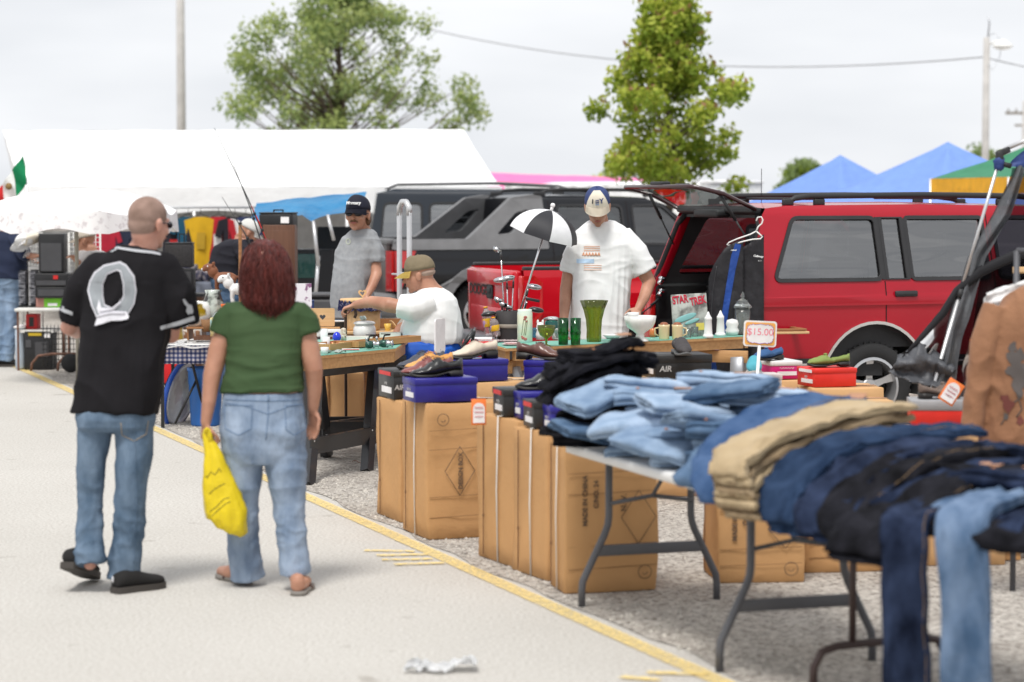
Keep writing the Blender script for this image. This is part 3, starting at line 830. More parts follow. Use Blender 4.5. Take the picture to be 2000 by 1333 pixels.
b = MB(); b.box((.19, 0, 1.628), (.08, 1.26, .05), rotm(0, .3), bev=.012); b.box((.24, 0, 1.59), (.06, 1.2, .03)); build('opening_header', b, trimm, car)
b = MB(); b.box((.02, 0, .60), (.07, 1.5, .05), bev=.01); build('load_sill', b, trimm, car)
for z, w_ in ((1.09, .07), (1.0, .05)):
 b = MB(); b.box((.07, .72, z), (.04, .06, w_ * .6), bev=.008); b.tube([(.05, .70, z - .02), (.03, .68, z - .03)], .018, 8); build('latch', b, chrome, car)
wheel(car, .72, .56, .31, .2, 5, .2, -1, z=.93)
b = MB(); b.lathe([(.29, .0), (.34, .02), (.35, .1), (.33, .16), (.05, .17)], 36, (.72, .52, .95), rotm(PI / 2)); build('spare_cover', b, pm('vinyl_black', (.015, .015, .016), .45), car)
tg = MB(); tg.box((-.22, 0, .585), (.42, 1.36, .05), bev=.015); tgo = build('tailgate', tg, red, car)
b = MB(); b.box((-.22, 0, .618), (.34, 1.2, .012), bev=.004); build('tailgate_liner', b, trimm, tgo)
for sd_ in (-1, 1):
 b = MB(); b.tube([(.05, sd_ * .71, .93), (-.18, sd_ * .70, .78), (-.40, sd_ * .69, .615)], .006, 6); b.tube([(.04, sd_ * .71, .935), (-.03, sd_ * .707, .885)], .011, 6); build('support_cable', b, trimm, tgo)
hg = [V((.20, -.63, 1.63)), V((.20, .63, 1.63))]; up = V((-.46, 0, .18)); nrm = V((.18, 0, .46)).normalized()
def lg(u, v):   # u across, v outwards
 wd = 1 - .06 * v - .0 * v
 q = V((.17, (-.64 + 1.28 * u) * wd, 1.64)) + V((-.50, 0, .165)) * v
 return q + V((0, 0, 1)) * .03 * math.sin(PI * v)
b = MB(); b.grid(lambda u, v: lg(.03 + .94 * u, .04 + .92 * v), 10, 8); lgo = build('liftgate', b, glass('liftgate_glass', (.78, .84, .82), solid=-.2, ior=1.14), car)
b = MB()
b.tube([lg(0, 0), lg(0, .5), lg(0, .93), lg(.06, 1), lg(.5, 1), lg(.94, 1), lg(1, .93), lg(1, .5), lg(1, 0), lg(.5, 0), lg(0, 0)], .016, 6); build('liftgate_frame', b, pm('dark_maroon', (.035, .006, .008), .35, coat=.5), lgo)
b = MB(); b.box(lg(.5, .55) + V((0, 0, .05)), (.1, .07, .04), bev=.01); b.box(lg(.5, .98) + V((.03, 0, .025)), (.08, .2, .03), bev=.01); b.box(lg(.5, .06) - V((0, 0, .05)), (.12, .4, .06), bev=.02); build('wiper_motor', b, trimm, lgo)
text('sticker_number', '10', .11, pm('sticker_white', (.8, .8, .8), .6), lgo, frame(lg(.86, .72) - V((0, 0, .02)) , (0, -1, 0), (-.6, 0, .155)), .001)
for sd_, u in ((-1, .02), (1, .98)):
 b = MB(); p, q = lg(u, .55), V((.14, sd_ * .66, 1.36)); b.tube([p, p.lerp(q, .5)], .013, 8); b.tube([p.lerp(q, .5), q], .007, 6); b.ell(p, (.02, .02, .02)); build('gas_strut', b, trimm, lgo)
def profile_car(root, yf, outline, wins, mat, skip=(), wheels=(), R=.36, rim=.22, ww=.66, tintm=None):
 Cc = Car(root, yf); Cc.shell('body', outline, wins, mat, skip=skip)
 for sd_ in (-1, 1):
  for wn in wins:
   g = Cc.pane('window', wn, tintm or tint, sd_)
   b = MB(); b.poly(offset(wn, .02), [offset(wn, -.01)], Cc.T(sd_, .003), depth=.014, bis=((1, [.9 + .08 * i for i in range(13)]),)); build('window_trim', b, trimm, g)
 for x in wheels:
  for sd_ in (-1, 1): wheel(root, x, sd_ * ww, R, rim, 5, .24, sd_)
  b = MB(); b.loft([[V((xx, y, z)) for xx, z in arc(x, R, R + .09, 195, -15, 14)] for y in (-ww - .12, -ww + .25)], False, False); b.poly(arc(x, R, R + .09, 195, -15, 14), [], lambda a, c, d: V((a, -ww + .25, c))); build('wheel_well', b, darkin, root)
 return Cc
RZ2 = rad(17)
c0 = gr(1232, 783); px_, py_ = c0.x, 22.0
p0 = at(1232, 700, 22.0)
o0 = V((p0.x, 22.0, 0)) - V((math.cos(RZ2), math.sin(RZ2), 0)) * 1.02 + V((-math.sin(RZ2), math.cos(RZ2), 0)) * .86
pk = thing('pickup_truck', 'bright red pickup with black bed rails behind the man in the white shirt', 'pickup', o0, RZ2)
def yd(x, z):
 y = .80 + .07 * min(1, max(0, (z - .5) / .3)) - .03 * max(0, (z - 1.0) / .2) ** 2 if z < 1.2 else .84 - .16 * (z - 1.2) / .5
 y += .05 * math.exp(-((x - 1.02) / .62) ** 4) * (1 if z < .98 else max(0, 1 - (z - .98) / .08))
 return y
a1 = arc(1.02, .38, .45, 180, 0, 16); a2 = arc(4.2, .38, .45, 180, 0, 16)
bed = [(0, .56), (.57, .5)] + a1[1:-1] + [(1.47, .44), (2.02, .44), (2.02, 1.19), (0, 1.19)]
Cd = Car(pk, yd)
b = MB()
for sd_ in (-1, 1): b.poly(bed, [], Cd.T(sd_), bis=((1, [.5 + .04 * i for i in range(18)]), (0, [.1 * i for i in range(21)])))
b.box((1.0, 0, .62), (1.98, 1.5, .03)); b.box((2.0, 0, .9), (.03, 1.6, .56)); b.box((.05, 0, .8), (.02, 1.5, .3))
for sd_ in (-1, 1):
 b.grid(lambda u, v: V((2.02 * u, sd_ * (.84 - .09 * v), 1.19)), 4, 1); b.grid(lambda u, v: V((2.02 * u, sd_ * .75, 1.19 - .57 * v)), 4, 1)
weighted(build('bed', b, red2, pk), 30)
for sd_ in (-1, 1):
 b = MB(); b.box((1.01, sd_ * .80, 1.205), (2.0, .09, .035), bev=.01); build('bed_rail_cap', b, trimm, pk)
b = MB(); b.box((-.02, 0, .88), (.07, 1.50, .60), bev=.02); tgo = build('tailgate', b, red2, pk)
b = MB(); b.box((-.065, 0, 1.10), (.03, 1.46, .13), bev=.012); b.box((-.058, 0, .72), (.012, 1.3, .22), bev=.01); build('tailgate_panel', b, red2, tgo)
b = MB(); b.box((-.064, -.0, .97), (.02, .17, .13), bev=.02); b.box((-.078, 0, .985), (.01, .11, .06), bev=.01); build('tailgate_handle', b, trimm, tgo)
text('lettering', 'DODGE', .135, pm('letter_black', (.02, .01, .01), .5), tgo, frame(V((-.059, .42, .975)), (0, -1, 0), (0, 0, 1)), .002, sx=1.25, bold=.003)
for sd_ in (-1, 1):
 b = MB(); b.poly([(0.0, .62), (.1, .62), (.17, .8), (.17, 1.08), (.1, 1.14), (0, 1.14)], [], Cd.T(sd_, .004), depth=.01); b.box((-.01, sd_ * .81, .88), (.05, .09, .52), bev=.012); build('tail_light', b, redlens, pk)
b = MB(); b.box((-.12, 0, .50), (.2, 1.66, .16), bev=.03); build('rear_bumper', b, pm('bumper_grey', (.10, .10, .11), .5), pk)
b = MB(); b.poly(arc(1.02, .38, .50, 182, -2, 20) + arc(1.02, .38, .44, -2, 182, 20), [], Cd.T(-1, .02), depth=.05); build('fender_flare', b, red2, pk)
cab = [(2.06, .44), (3.68, .44)] + a2[1:-1] + [(4.7, .44), (4.85, .6), (4.8, .95), (3.75, 1.1), (3.2, 1.62), (3.0, 1.69), (2.3, 1.69), (2.14, 1.62), (2.06, 1.15)]
wn = rpoly([(2.55, 1.14), (3.55, 1.14), (3.15, 1.58), (2.55, 1.58)], .04); w0 = rpoly([(2.15, 1.16), (2.47, 1.16), (2.47, 1.58), (2.22, 1.58)], .04)
profile_car(pk, yd, cab, [w0, wn], red2, skip=set(), wheels=(1.02, 4.2), R=.36, rim=.2, ww=.72)
b = MB(); b.grid(lambda u, v: V((2.075 + .09 * v, -.66 + 1.32 * u, 1.2 + .38 * v)), 3, 2); b.grid(lambda u, v: V((3.77 - .53 * v, (-.72 + .08 * v) * (1 - 2 * u), 1.12 + .48 * v)), 3, 2); build('cab_glass', b, tint, pk)
RZ3 = rad(24); YA = 29.5
p0 = at(775, 600, YA)
o0 = V((p0.x, YA, 0)) + V((-math.sin(RZ3), math.cos(RZ3), 0)) * .98
av = thing('crew_pickup', 'big black crew pickup with grey plastic cladding and roof rails', 'pickup', o0, RZ3)
def ya(x, z):
 y = .97 if z < 1.15 else .96 - .20 * (z - 1.15) / .7
 return y - .05 * max(0, (z - 1.80) / .06) ** 2 - .04 * max(0, .3 - x) ** 2 + (.03 if .82 < z < 1.0 else 0)
a1 = arc(1.15, .42, .50, 180, 0, 16); a2 = arc(4.45, .42, .5, 180, 0, 16)
lowa = [(0, .50), (.65, .46)] + a1[1:-1] + [(1.65, .42), (3.95, .42)] + a2[1:-1] + [(4.95, .42), (5.45, .5)]
ola = lowa + [(5.55, .8), (5.45, 1.05), (4.4, 1.22), (3.75, 1.76), (3.5, 1.84), (2.4, 1.87), (1.98, 1.86), (1.90, 1.82), (1.90, 1.30), (.0, 1.30)]
wr1 = rpoly([(2.24, 1.26), (3.14, 1.26), (3.14, 1.74), (2.24, 1.74)], .07); wr2 = rpoly([(3.3, 1.26), (4.28, 1.24), (3.72, 1.74), (3.3, 1.74)], .07)
nn = len(ola)
Ca = profile_car(av, ya, ola, [wr1, wr2], blk, skip={nn - 2, nn - 1}, wheels=(1.15, 4.45), R=.40, rim=.24, ww=.82, tintm=glass('avl_glass', (.25, .30, .30), solid=.13))
def sail(sd_, nm):
 b = MB()
 outer = rpoly([(.98, 1.34), (1.62, 1.84), (1.9, 1.88), (2.04, 1.86), (2.06, 1.20), (.70, 1.20)], .03)
 hole = rpoly([(1.36, 1.38), (1.66, 1.66), (1.84, 1.70), (1.72, 1.55), (1.60, 1.40)], .05)
 b.poly(outer, [hole], lambda x, z, d: V((x, sd_ * (ya(x, min(z, 1.82)) - .03 + d), z)), depth=.10)
 b.poly(rpoly([(-.02, 1.20), (.72, 1.20), (.98, 1.33), (.02, 1.33)], .02), [], lambda x, z, d: V((x, sd_ * (ya(x, z) - .03 + d), z)), depth=.10)
 return build(nm, b, clad, av, flat=True)
sail(-1, 'sail_panel'); sail(1, 'sail_panel')
b = MB(); b.poly(rpoly([(1.36, 1.38), (1.66, 1.66), (1.84, 1.70), (1.72, 1.55), (1.60, 1.40)], .05), [], lambda x, z, d: V((x, ya(x, z) - .05, z))); build('sail_window', b, tint, av)
b = MB(); b.grid(lambda u, v: V((1.95 + .0 * v, -.8 + 1.6 * u, 1.3 + .5 * v)), 3, 2); b.grid(lambda u, v: V((4.42 - .64 * v, (-.84 + .08 * v) * (1 - 2 * u), 1.24 + .52 * v)), 3, 2); build('cab_glass', b, tint, av)
b = MB(); b.box((-.02, 0, .95), (.08, 1.60, .66), bev=.02); to = build('tailgate', b, pm('tailgate_brown_reflection', (.05, .035, .032), .3, coat=.6), av)  # black tailgate with a brown reflection put into its base colour
b = MB(); b.box((-.01, 0, 1.30), (.12, 1.62, .08), bev=.02); build('tailgate_cap', b, clad, to)
b = MB(); b.box((-.07, 0, .98), (.02, .8, .16), bev=.01); build('tailgate_panel', b, blk, to)
for sd_ in (-1, 1):
 b = MB(); b.poly([(-.02, .70), (.05, .70), (.26, 1.19), (-.02, 1.19)], [], lambda x, z, d: V((x, sd_ * (ya(0, z) + .012 + d), z)), depth=.03)
 b.poly([(.78, .70), (.98, .70), (.98, 1.19), (.78, 1.19)], [], lambda x, z, d: V((-.05 + d, sd_ * x, z)), depth=.03)
 build('tail_light', b, redlens, av)
b = MB(); b.box((-.10, 0, .52), (.26, 1.94, .30), bev=.05); build('rear_bumper', b, clad, av)
b = MB()
b.poly([(0.02, .42), (.62, .46)] + arc(1.15, .42, .56, 178, 100, 8) + [(1.0, 1.0), (.5, .72), (.02, .72)], [], Ca.T(-1, .02), depth=.05); b.poly(arc(1.15, .42, .6, 182, -2, 18) + arc(1.15, .42, .49, -2, 182, 18), [], Ca.T(-1, .035), depth=.06)
b.poly([(1.7, .42), (3.9, .42), (3.9, .72), (1.75, .72)], [], Ca.T(-1, .02), depth=.05)
build('side_cladding', b, clad, av)
for sd_ in (-1, 1):
 b = MB(); y = sd_ * .68; b.tube([(1.95, y, 1.85), (2.15, y, 1.93), (2.4, y, 1.945), (3.3, y, 1.94), (3.6, y, 1.90), (3.75, y, 1.83)], [.015, .022, .024, .024, .022, .015], 8)
 for x in (2.05, 2.95, 3.6): b.box((x, y, 1.885), (.16, .05, .07), bev=.015)
 build('roof_rail', b, trimm, av)
for x, z in ((3.08, 1.09), (4.0, 1.09)):
 b = MB(); b.box((x, -ya(x, z) - .015, z), (.24, .04, .06), bev=.015); build('door_handle', b, trimm, av)
b = MB()
for x in (2.12, 3.22): b.poly([(x, .45), (x + .008, .45), (x + .008, 1.8), (x, 1.8)], [], Ca.T(-1, .002), depth=.002, bis=((1, [.5 + .08 * i for i in range(17)]),))
build('door_seam', b, pm('seam', (.01, .004, .005), .9), av)
b = MB(); b.box((2.7, 0, .6), (2.6, 1.7, .05))
build('interior', b, darkin, av)
for x in (2.5, 3.4):
 for y in (-.45, .45):
  b = MB(); b.box((x, y, 1.05), (.16, .56, .66), rotm(0, -.15), bev=.05); b.box((x - .07, y, 1.48), (.1, .28, .18), bev=.04); build('seat', b, pm('seat_grey', (.28, .27, .25), .9), av)
b = MB(); M = frame(V((.30, -.985, .99)), (1, 0, 0), (0, 0, 1));
text('badge', 'Z71', .16, pm('badge_silver', (.45, .45, .46), .4), av, M, .004, shear=.25, sx=1.3)
b.bm.free()
p0 = at(712, 600, 32.9); RZ4 = rad(10)
vn = thing('dark_van', 'black van behind the pickup, under the blue tarp end', 'van', (p0.x, 33.7, 0), rad(4))
def yv(x, z): return (.95 if z < 1.1 else .95 - .14 * (z - 1.1) / .9) - .06 * max(0, (z - 1.88) / .08) ** 2
a1 = arc(1.0, .38, .44, 180, 0, 14); a2 = arc(3.9, .38, .44, 180, 0, 14)
olv = [(0, .4), (.56, .38)] + a1[1:-1] + [(1.44, .36), (3.46, .36)] + a2[1:-1] + [(4.34, .38), (4.9, .45), (4.95, .9), (4.0, 1.12), (3.3, 1.85), (3.1, 1.93), (.35, 1.96), (.12, 1.90), (.0, 1.1)]
w1 = rpoly([(.16, 1.13), (.72, 1.13), (.72, 1.76), (.22, 1.76)], .07); w2 = rpoly([(.84, 1.13), (1.9, 1.13), (1.9, 1.76), (.84, 1.76)], .08); w3 = rpoly([(2.0, 1.13), (3.8, 1.13), (3.25, 1.76), (2.0, 1.76)], .08)
profile_car(vn, yv, olv, [w1, w2, w3], paint('van_blue_black', (.02, .026, .036)), wheels=(1.0, 3.9), R=.34, rim=.2, ww=.8)
b = MB(); b.tube([(.25, -.72, 1.95), (.4, -.72, 2.02), (1.8, -.72, 2.04), (2.6, -.72, 2.0), (2.8, -.72, 1.93)], .018, 6); b.tube([(.25, .72, 1.95), (.4, .72, 2.02), (1.8, .72, 2.04), (2.6, .72, 2.0), (2.8, .72, 1.93)], .018, 6); build('roof_rail', b, clad, vn)
b = MB(); b.box((1.9, -.965, 1.02), (3.6, .03, .04)); build('side_moulding', b, trimm, vn)
# === CARTONS
kraft = cardboard('carton_brown', (.53, .30, .135))
kraft2 = cardboard('carton_tan', (.60, .36, .175))
CH = {}
ink = pm('ink', (.13, .085, .055), .9)
bandm = pm('strap_band', (.72, .70, .66), .5)
def wobbly_box(b, x0, y0, z0, x1, y1, z1, cuts=7, amp=.006, seed=0):
 t = MB(); t.box(((x0 + x1) / 2, (y0 + y1) / 2, (z0 + z1) / 2), (x1 - x0, y1 - y0, z1 - z0), bev=.006, seg=1)
 bmesh.ops.subdivide_edges(t.bm, edges=[e for e in t.bm.edges if e.calc_length() > .1], cuts=cuts, use_grid_fill=True)
 for q in t.bm.verts:
  n = noise.noise_vector(q.co * 3.1 + V((seed * 5.1, seed * 2.3, 0))) * amp * 1.6 + noise.noise_vector(q.co * 11 + V((seed, 0, 0))) * amp * .5
  c = V(((x0 + x1) / 2, (y0 + y1) / 2, (z0 + z1) / 2)); d = q.co - c
  k = (1 - min(1, abs(d.x) / (x1 - x0) * 2) ** 2 + 1 - min(1, abs(d.y) / (y1 - y0) * 2) ** 2)
  n.z = n.z * .5 if q.co.z > z0 + .05 else 0
  q.co += n
 m = {q: b.v(q.co) for q in t.bm.verts}
 for f in t.bm.faces: b.f([m[q] for q in f.verts])
 t.bm.free()
def carton(label, px, py, w_, d_, h, rz, marks=0, strap=True, mat=kraft, seed=1, lean=0, group='tall brown cartons holding up the shoes', pos=None):
 p = pos or gr(px, py)
 t = thing('cardboard_carton', label, 'carton', (p.x, p.y, .006), rad(rz), group, rot=(rad(lean), 0, rad(rz)))
 b = MB(); wobbly_box(b, 0, 0, 0, w_, d_, h, 8, .010, seed); build('shell', b, mat, t); CH[t.name] = h + .004
 if strap:
  b = MB()
  y = d_ * .42
  b.tube([(-.011, y, .004), (-.015, y + .006, h * .5), (-.011, y - .004, h + .008), (w_ * .5, y, h + .012), (w_ + .01, y, h + .006)], .007, 6, flat=.3, up=(1, 0, 0)); build('strap', b, bandm, t)
 b = MB()
 b.box((-.010, d_ * .80, h * .5), (.004, .004, h * .96)); b.box((-.010, d_ * .8, h * .3), (.006, .012, h * .02))
 build('seam', b, pm('carton_seam', (.17, .09, .045), .9), t)
 b = MB(); b.box((w_ / 2, d_ / 2, h + .004), (w_ * .98, .055, .002)); b.box((w_ + .004, d_ / 2, h - .05), (.003, .055, .10)); build('tape', b, pm('packing_tape', (.52, .36, .20), .25, coat=.4), t)
 if marks:
  F = lambda x, z: frame(V((x, -.0135, z)), (0, 0, 1), (-1, 0, 0))
  def tx(s_, x, z, sz, bold=0): return text('print', s_, sz, ink, t, F(x, z), .0008, bold=bold)
  cx = w_ * .42 if marks == 1 else w_ * .78
  b = MB()
  q = [(cx, h * .32), (cx + .085, h * .5), (cx, h * .68), (cx - .085, h * .5)]
  for k in range(4): b.tube([(q[k][0], -.013, q[k][1]), (q[(k + 1) % 4][0], -.013, q[(k + 1) % 4][1])], .0018, 5)
  build('print_diamond', b, ink, t); b = MB()
  cc = (w_ * .2, h * .88) if marks == 1 else (w_ * .85, h * .13)
  b.tube([(cc[0] + .032 * math.cos(a * PI / 12), -.013, cc[1] + .032 * math.sin(a * PI / 12)) for a in range(25)], .0018, 5, caps=False)
  b.tube([(cc[0] + .012 * math.cos(a * PI / 8), -.013, cc[1] + .012 * math.sin(a * PI / 8)) for a in range(9, 17)], .0018, 5, caps=False)
  build('print_ring', b, ink, t)
  if marks == 1:
   tx('DESIGN BOX', cx + .005, h * .5, .034, .001); tx('MOAB 2', w_ * .73, h * .53, .030, .001); tx('C/NO.', w_ * .80, h * .45, .034, .001); tx('MADE IN CHINA', w_ * .88, h * .47, .032, .001)
  else:
   tx('MADE IN CHINA', w_ * .2, h * .62, .032, .001); tx('C/NO. 24', w_ * .32, h * .66, .032, .001); tx('N.W.', w_ * .62, h * .60, .036, .001)
  for z in (h * .16, h * .31, h * .66, h * .80):
   b = MB(); b.tube([(.01, -.0085, z), (w_ * .5, -.012, z + .006), (w_ - .01, -.009, z + .012)], .0018, 4)
   build('crease', b, pm('carton_crease', (.30, .17, .075), .9), t)
 return t
cA2 = carton('tall carton with a printed diamond, under the blue shoe box', 835, 1057, .43, .45, .735, 20, 1, seed=1)
cA1 = carton('plain tall carton at the far end of the row, behind the one with the diamond', 788, 1026, .43, .44, .685, 21, 0, False, seed=2, pos=V((-.63, 13.62, 0)))
cB3 = carton('tall carton with a printed diamond, half hidden behind the first folding table leg', 1105, 1163, .45, .27, .70, 15, 2, seed=3)
cB2 = carton('tall strapped carton second in the near row, under the black shoe box', 1078, 1145, .45, .42, .715, 23, 0, seed=4, pos=V((.17, 11.53, 0)))
cB1 = carton('tall narrow carton with an orange price card at its top corner', 1010, 1118, .45, .45, .735, 26, 0, seed=5, pos=V((.02, 11.96, 0)))
cC = carton('brown carton standing under the jeans table with its left face turned', 1400, 1142, .42, .42, .52, 4, 2, False, seed=6, group='cartons under the jeans tables')
cD = carton('brown carton behind the second jeans table frame, right of the other', 1575, 1122, .46, .4, .46, 8, 2, False, seed=7, group='cartons under the jeans tables')
cE = carton('back row carton under the cream shoe box', 960, 980, .45, .40, .745, 20, 0, False, kraft2, 8, pos=V((-.36, 14.25, 0)))
cF = carton('back row carton under the brown shoe and blue box', 960, 980, .45, .40, .735, 20, 0, False, kraft2, 9, pos=V((.06, 14.45, 0)))
cG = carton('back row carton under the black shoe box with the grey clog', 960, 980, .62, .42, .72, 12, 0, False, kraft2, 10, pos=V((.72, 14.75, 0)))
cH = carton('back row carton under the pale box with the turquoise shoe', 960, 980, .40, .40, .66, 8, 0, False, kraft2, 11, pos=V((1.36, 14.7, 0)))
cI = carton('back row carton under the pink shoe box', 960, 980, .45, .40, .68, 8, 0, False, kraft2, 12, pos=V((1.56, 15.3, 0)))
cJ = carton('back row carton under the orange red shoe box with green shoe', 960, 980, .45, .40, .68, 6, 0, False, kraft2, 13, pos=V((1.82, 14.65, 0)))
cK = carton('small tan carton between the green shoe and the wheel', 960, 980, .2, .3, .66, 6, 0, False, kraft2, 14, pos=V((2.02, 14.0, 0)))
cL = carton('carton under the grey and red shoe box at the right', 960, 980, .5, .4, .70, 6, 0, False, kraft2, 15, pos=V((1.98, 12.0, 0)))
# === SHOE BOXES AND SHOES
bxb = pm('box_blue', (.022, .018, .23), .35, var=.06, bump2=.15, b2scale=12)
bxk = pm('box_black', (.02, .019, .019), .4, var=.1, bump2=.15, b2scale=12)
bxp = pm('box_pink', (.62, .01, .18), .45); bxr = pm('box_red', (.72, .03, .02), .45); bxw = pm('box_white', (.72, .70, .69), .6); bxg = pm('box_grey', (.30, .30, .31), .5)
lblm = pm('label_white', (.78, .76, .76), .6); redp = pm('print_red', (.6, .02, .02), .5); prw = pm('print_pale', (.45, .44, .43), .6)
def shoe_box(label, pos, rz, size=(.33, .2, .115), body=bxb, lid=None, lh=.035, end=None, name_=None, stripe=None, group='shoe boxes on the cartons'):
 """front-left corner at origin, long side along local x facing the aisle, short end facing left"""
 t = thing('shoe_box', label, 'shoe box', pos, rad(rz), group)
 l, d, h = size
 b = MB(); b.box((l / 2, d / 2, h / 2), (l, d, h), bev=.002, seg=1); build('base', b, body, t)
 b = MB(); b.box((l / 2, d / 2, h - lh / 2 + .003), (l + .008, d + .008, lh), bev=.003, seg=1); build('lid', b, lid or body, t)
 if end:
  b = MB(); b.box((-.002, d * .45, h * .3), (.003, d * .62, h * .22)); build('label', b, lblm, t)
  text('print', end, .02, prw, t, frame(V((-.0025, d * .5, h * .52)), (0, -1, 0), (0, 0, 1)), .0006)
  if stripe:
   b = MB(); b.box((-.0065, d * .5, h - lh * .5), (.003, d * .7, lh * .62)); build('lid_stripe', b, stripe, t)
 if name_:
  text('print', name_[0], name_[1], name_[2], t, frame(V((l * name_[3], -.0025, h * .42)), (1, 0, 0), (0, 0, 1)), .0008, bold=.001, shear=.15)
 return t
def top_of(c, dx=0, dy=0, h=None):
 M = wm(c); z = CH[c.name]
 return M @ V((dx, dy, z + .002))
shoe_box('bright blue shoe box on the diamond carton, under the black dress shoe', top_of(cA2, -.06, .02), 20, (.35, .22, .125), end='SIZE 10')
shoe_box('charcoal shoe box with red lid stripe at the far left of the row', top_of(cA1, .0, .12), 20, (.34, .3, .16), bxk, end='STYLE', stripe=redp, name_=('AIR', .04, prw, .1))
shoe_box('blue shoe box with white end label behind the orange price card', top_of(cB1, .03, -.0), 16, (.34, .13, .13), end='SIZE 9')
shoe_box('blue shoe box under the white creased dress shoe', top_of(cE, .02, .02), 18, (.34, .22, .125))
shoe_box('blue shoe box under the brown dress shoe', top_of(cF, .02, .02), -12, (.30, .22, .12))
shoe_box('charcoal shoe box with red lid stripe, behind the orange price card', top_of(cB1, .01, .16), 16, (.36, .2, .135), bxk, end='STYLE', stripe=redp)
shoe_box('black shoe box with red lid stripe in front of the black jeans pile', top_of(cB2, .0, .16), 15, (.34, .2, .13), bxk, end='SIZE', stripe=redp)
shoe_box('blue shoe box with white end label beside the black jeans pile', top_of(cB2, .02, .0), 15, (.34, .14, .12), end='SIZE 11')
bxa = shoe_box('big black shoe box printed AIR under the grey clog', top_of(cG, .17, .03), 12, (.36, .30, .145), bxk, end='STYLE', name_=('AIR', .05, prw, .18), lh=.05)
text('print', 'AIR', .05, prw, bxa, frame(V((-.0065, .2, .045)), (0, -1, 0), (0, 0, 1)), .0006, shear=.15)
shoe_box('pale shoe box under the turquoise slip on shoe', top_of(cH, .02, .03), 8, (.28, .2, .09), bxw, pm('box_pale_lid', (.66, .58, .56), .6))
bp_ = shoe_box('magenta shoe box with white lid under the blue shoe', top_of(cI, .10, .03), 14, (.2, .3, .11), bxp, bxw, .03)
b = MB(); b.box((.10, -.002, .035), (.13, .003, .025)); build('label', b, lblm, bp_)
b = MB(); b.tube([(.05 + .005 * i, -.003, .068 + .006 * math.sin(i * 1.7)) for i in range(20)], .0015, 4); build('print', b, lblm, bp_)
shoe_box('orange red shoe box with grey lid end under the green shoe', top_of(cJ, .03, .03), 20, (.28, .24, .11), bxr, bxr, .03, end='SIZE', stripe=lblm)
shoe_box('red shoe box with wide grey lid at the right, under the taupe shoe', top_of(cL, .02, .03), -4, (.30, .24, .12), bxr, bxg, .05)
def shoe(name, label, pos, rz, m, sole=None, L=.30, style='dress', heel=.028, group=None, lining=None, tilt=0, laces=True):
 t = thing(name, label, 'shoe', pos, rad(rz), group, rot=(0, rad(tilt), rad(rz)))
 W = .052 if style == 'dress' else .048
 hh = {'dress': [(0, .075), (.08, .085), (.25, .072), (.38, .088), (.48, .094), (.6, .074), (.75, .046), (.9, .034), (1, .018)],
  'flat': [(0, .062), (.08, .066), (.25, .052), (.4, .050), (.5, .062), (.62, .064), (.8, .050), (.93, .040), (1, .018)],
  'clog': [(0, .080), (.1, .09), (.3, .085), (.42, .1), (.5, .105), (.62, .09), (.8, .065), (.93, .05), (1, .022)]}[style]
 def H(u):
  for (a, x), (c, y) in zip(hh, hh[1:]):
   if u <= c:
    f = (u - a) / (c - a); f = f * f * (3 - 2 * f); return x * (1 - f) + y * f
  return hh[-1][1]
 def Wd(u):
  if u < .12: return W * .78 * math.sqrt(max(.02, 1 - ((.12 - u) / .125) ** 2))
  if u < .35: return W * (.78 - .04 * math.sin((u - .12) / .23 * PI))
  if u < .68: return W * (.78 + .22 * math.sin((u - .35) / .33 * PI / 2))
  return W * (1 - ((u - .68) / .325) ** (2.0 if style == 'dress' else 2.8)) ** .62 if u < .999 else .006
 b = MB(); rings = []
 n = 20
 for i in range(33):
  u = i / 32; w_ = max(.005, Wd(u)); h = H(u); z0 = heel + .006 - (heel * .75) * min(1, max(0, (u - .2) / .35)); ring = []
  if u > .85: z0 += .012 * ((u - .85) / .15) ** 2
  op = max(0, 1 - abs((u - .22) / .19) ** 3) if style != 'flat' else max(0, 1 - abs((u - .27) / .25) ** 4)
  for k in range(n):
   a = 2 * PI * k / n
   y = math.copysign(abs(math.cos(a)) ** .8, math.cos(a)) * w_ * (1 - .22 * max(0, math.sin(a)))
   z = z0 + (h - z0 + heel * (.8 if u < .4 else .3)) * (.5 + .5 * math.sin(a))
   if math.sin(a) > .55 and op > 0: z = z - op * min(.055, (h - z0) * .75) * min(1, (math.sin(a) - .55) / .2); y *= 1.05
   ring.append((u * L, y, z))
  rings.append(ring)
 b.loft(rings); build('upper', b, m, t)
 sb = MB(); rg = []
 for i in range(33):
  u = i / 32; w_ = max(.006, Wd(u) * 1.07); zb = heel * (0 if u < .26 else min(1, (u - .26) / .04)) ; zt = heel + .008 - heel * .75 * min(1, max(0, (u - .2) / .35))
  zb = max(0, min(zb, zt - .008)) if u < .62 else 0
  if u > .85: zb += .012 * ((u - .85) / .15) ** 2; zt += .012 * ((u - .85) / .15) ** 2
  rg.append([(u * L * 1.01 - .002, w_, zb), (u * L * 1.01 - .002, w_, zt), (u * L * 1.01 - .002, -w_, zt), (u * L * 1.01 - .002, -w_, zb)])
 sb.loft(rg); build('sole', sb, sole or pm('sole_black', (.015, .013, .012), .5), t)
 if style == 'dress' and laces:
  b = MB()
  for k in range(5):
   u = .42 + .035 * k; z = H(u) + .012
   b.tube([(u * L, -.018, z - .004), (u * L + .004, 0, z + .003), (u * L, .018, z - .004)], .0022, 5)
  b.tube([(.40 * L, 0, H(.4) + .014), (.37 * L, .012, H(.4) + .018), (.36 * L, .02, H(.4) + .004)], .002, 5)
  build('laces', b, m, t)
 if style == 'flat':
  b = MB(); b.tube([(.56 * L, -.03, .055), (.58 * L, 0, .075), (.56 * L, .03, .055)], .007, 6); b.ell((.57 * L, 0, .076), (.012, .014, .007)); build('bow', b, m, t)
 return t
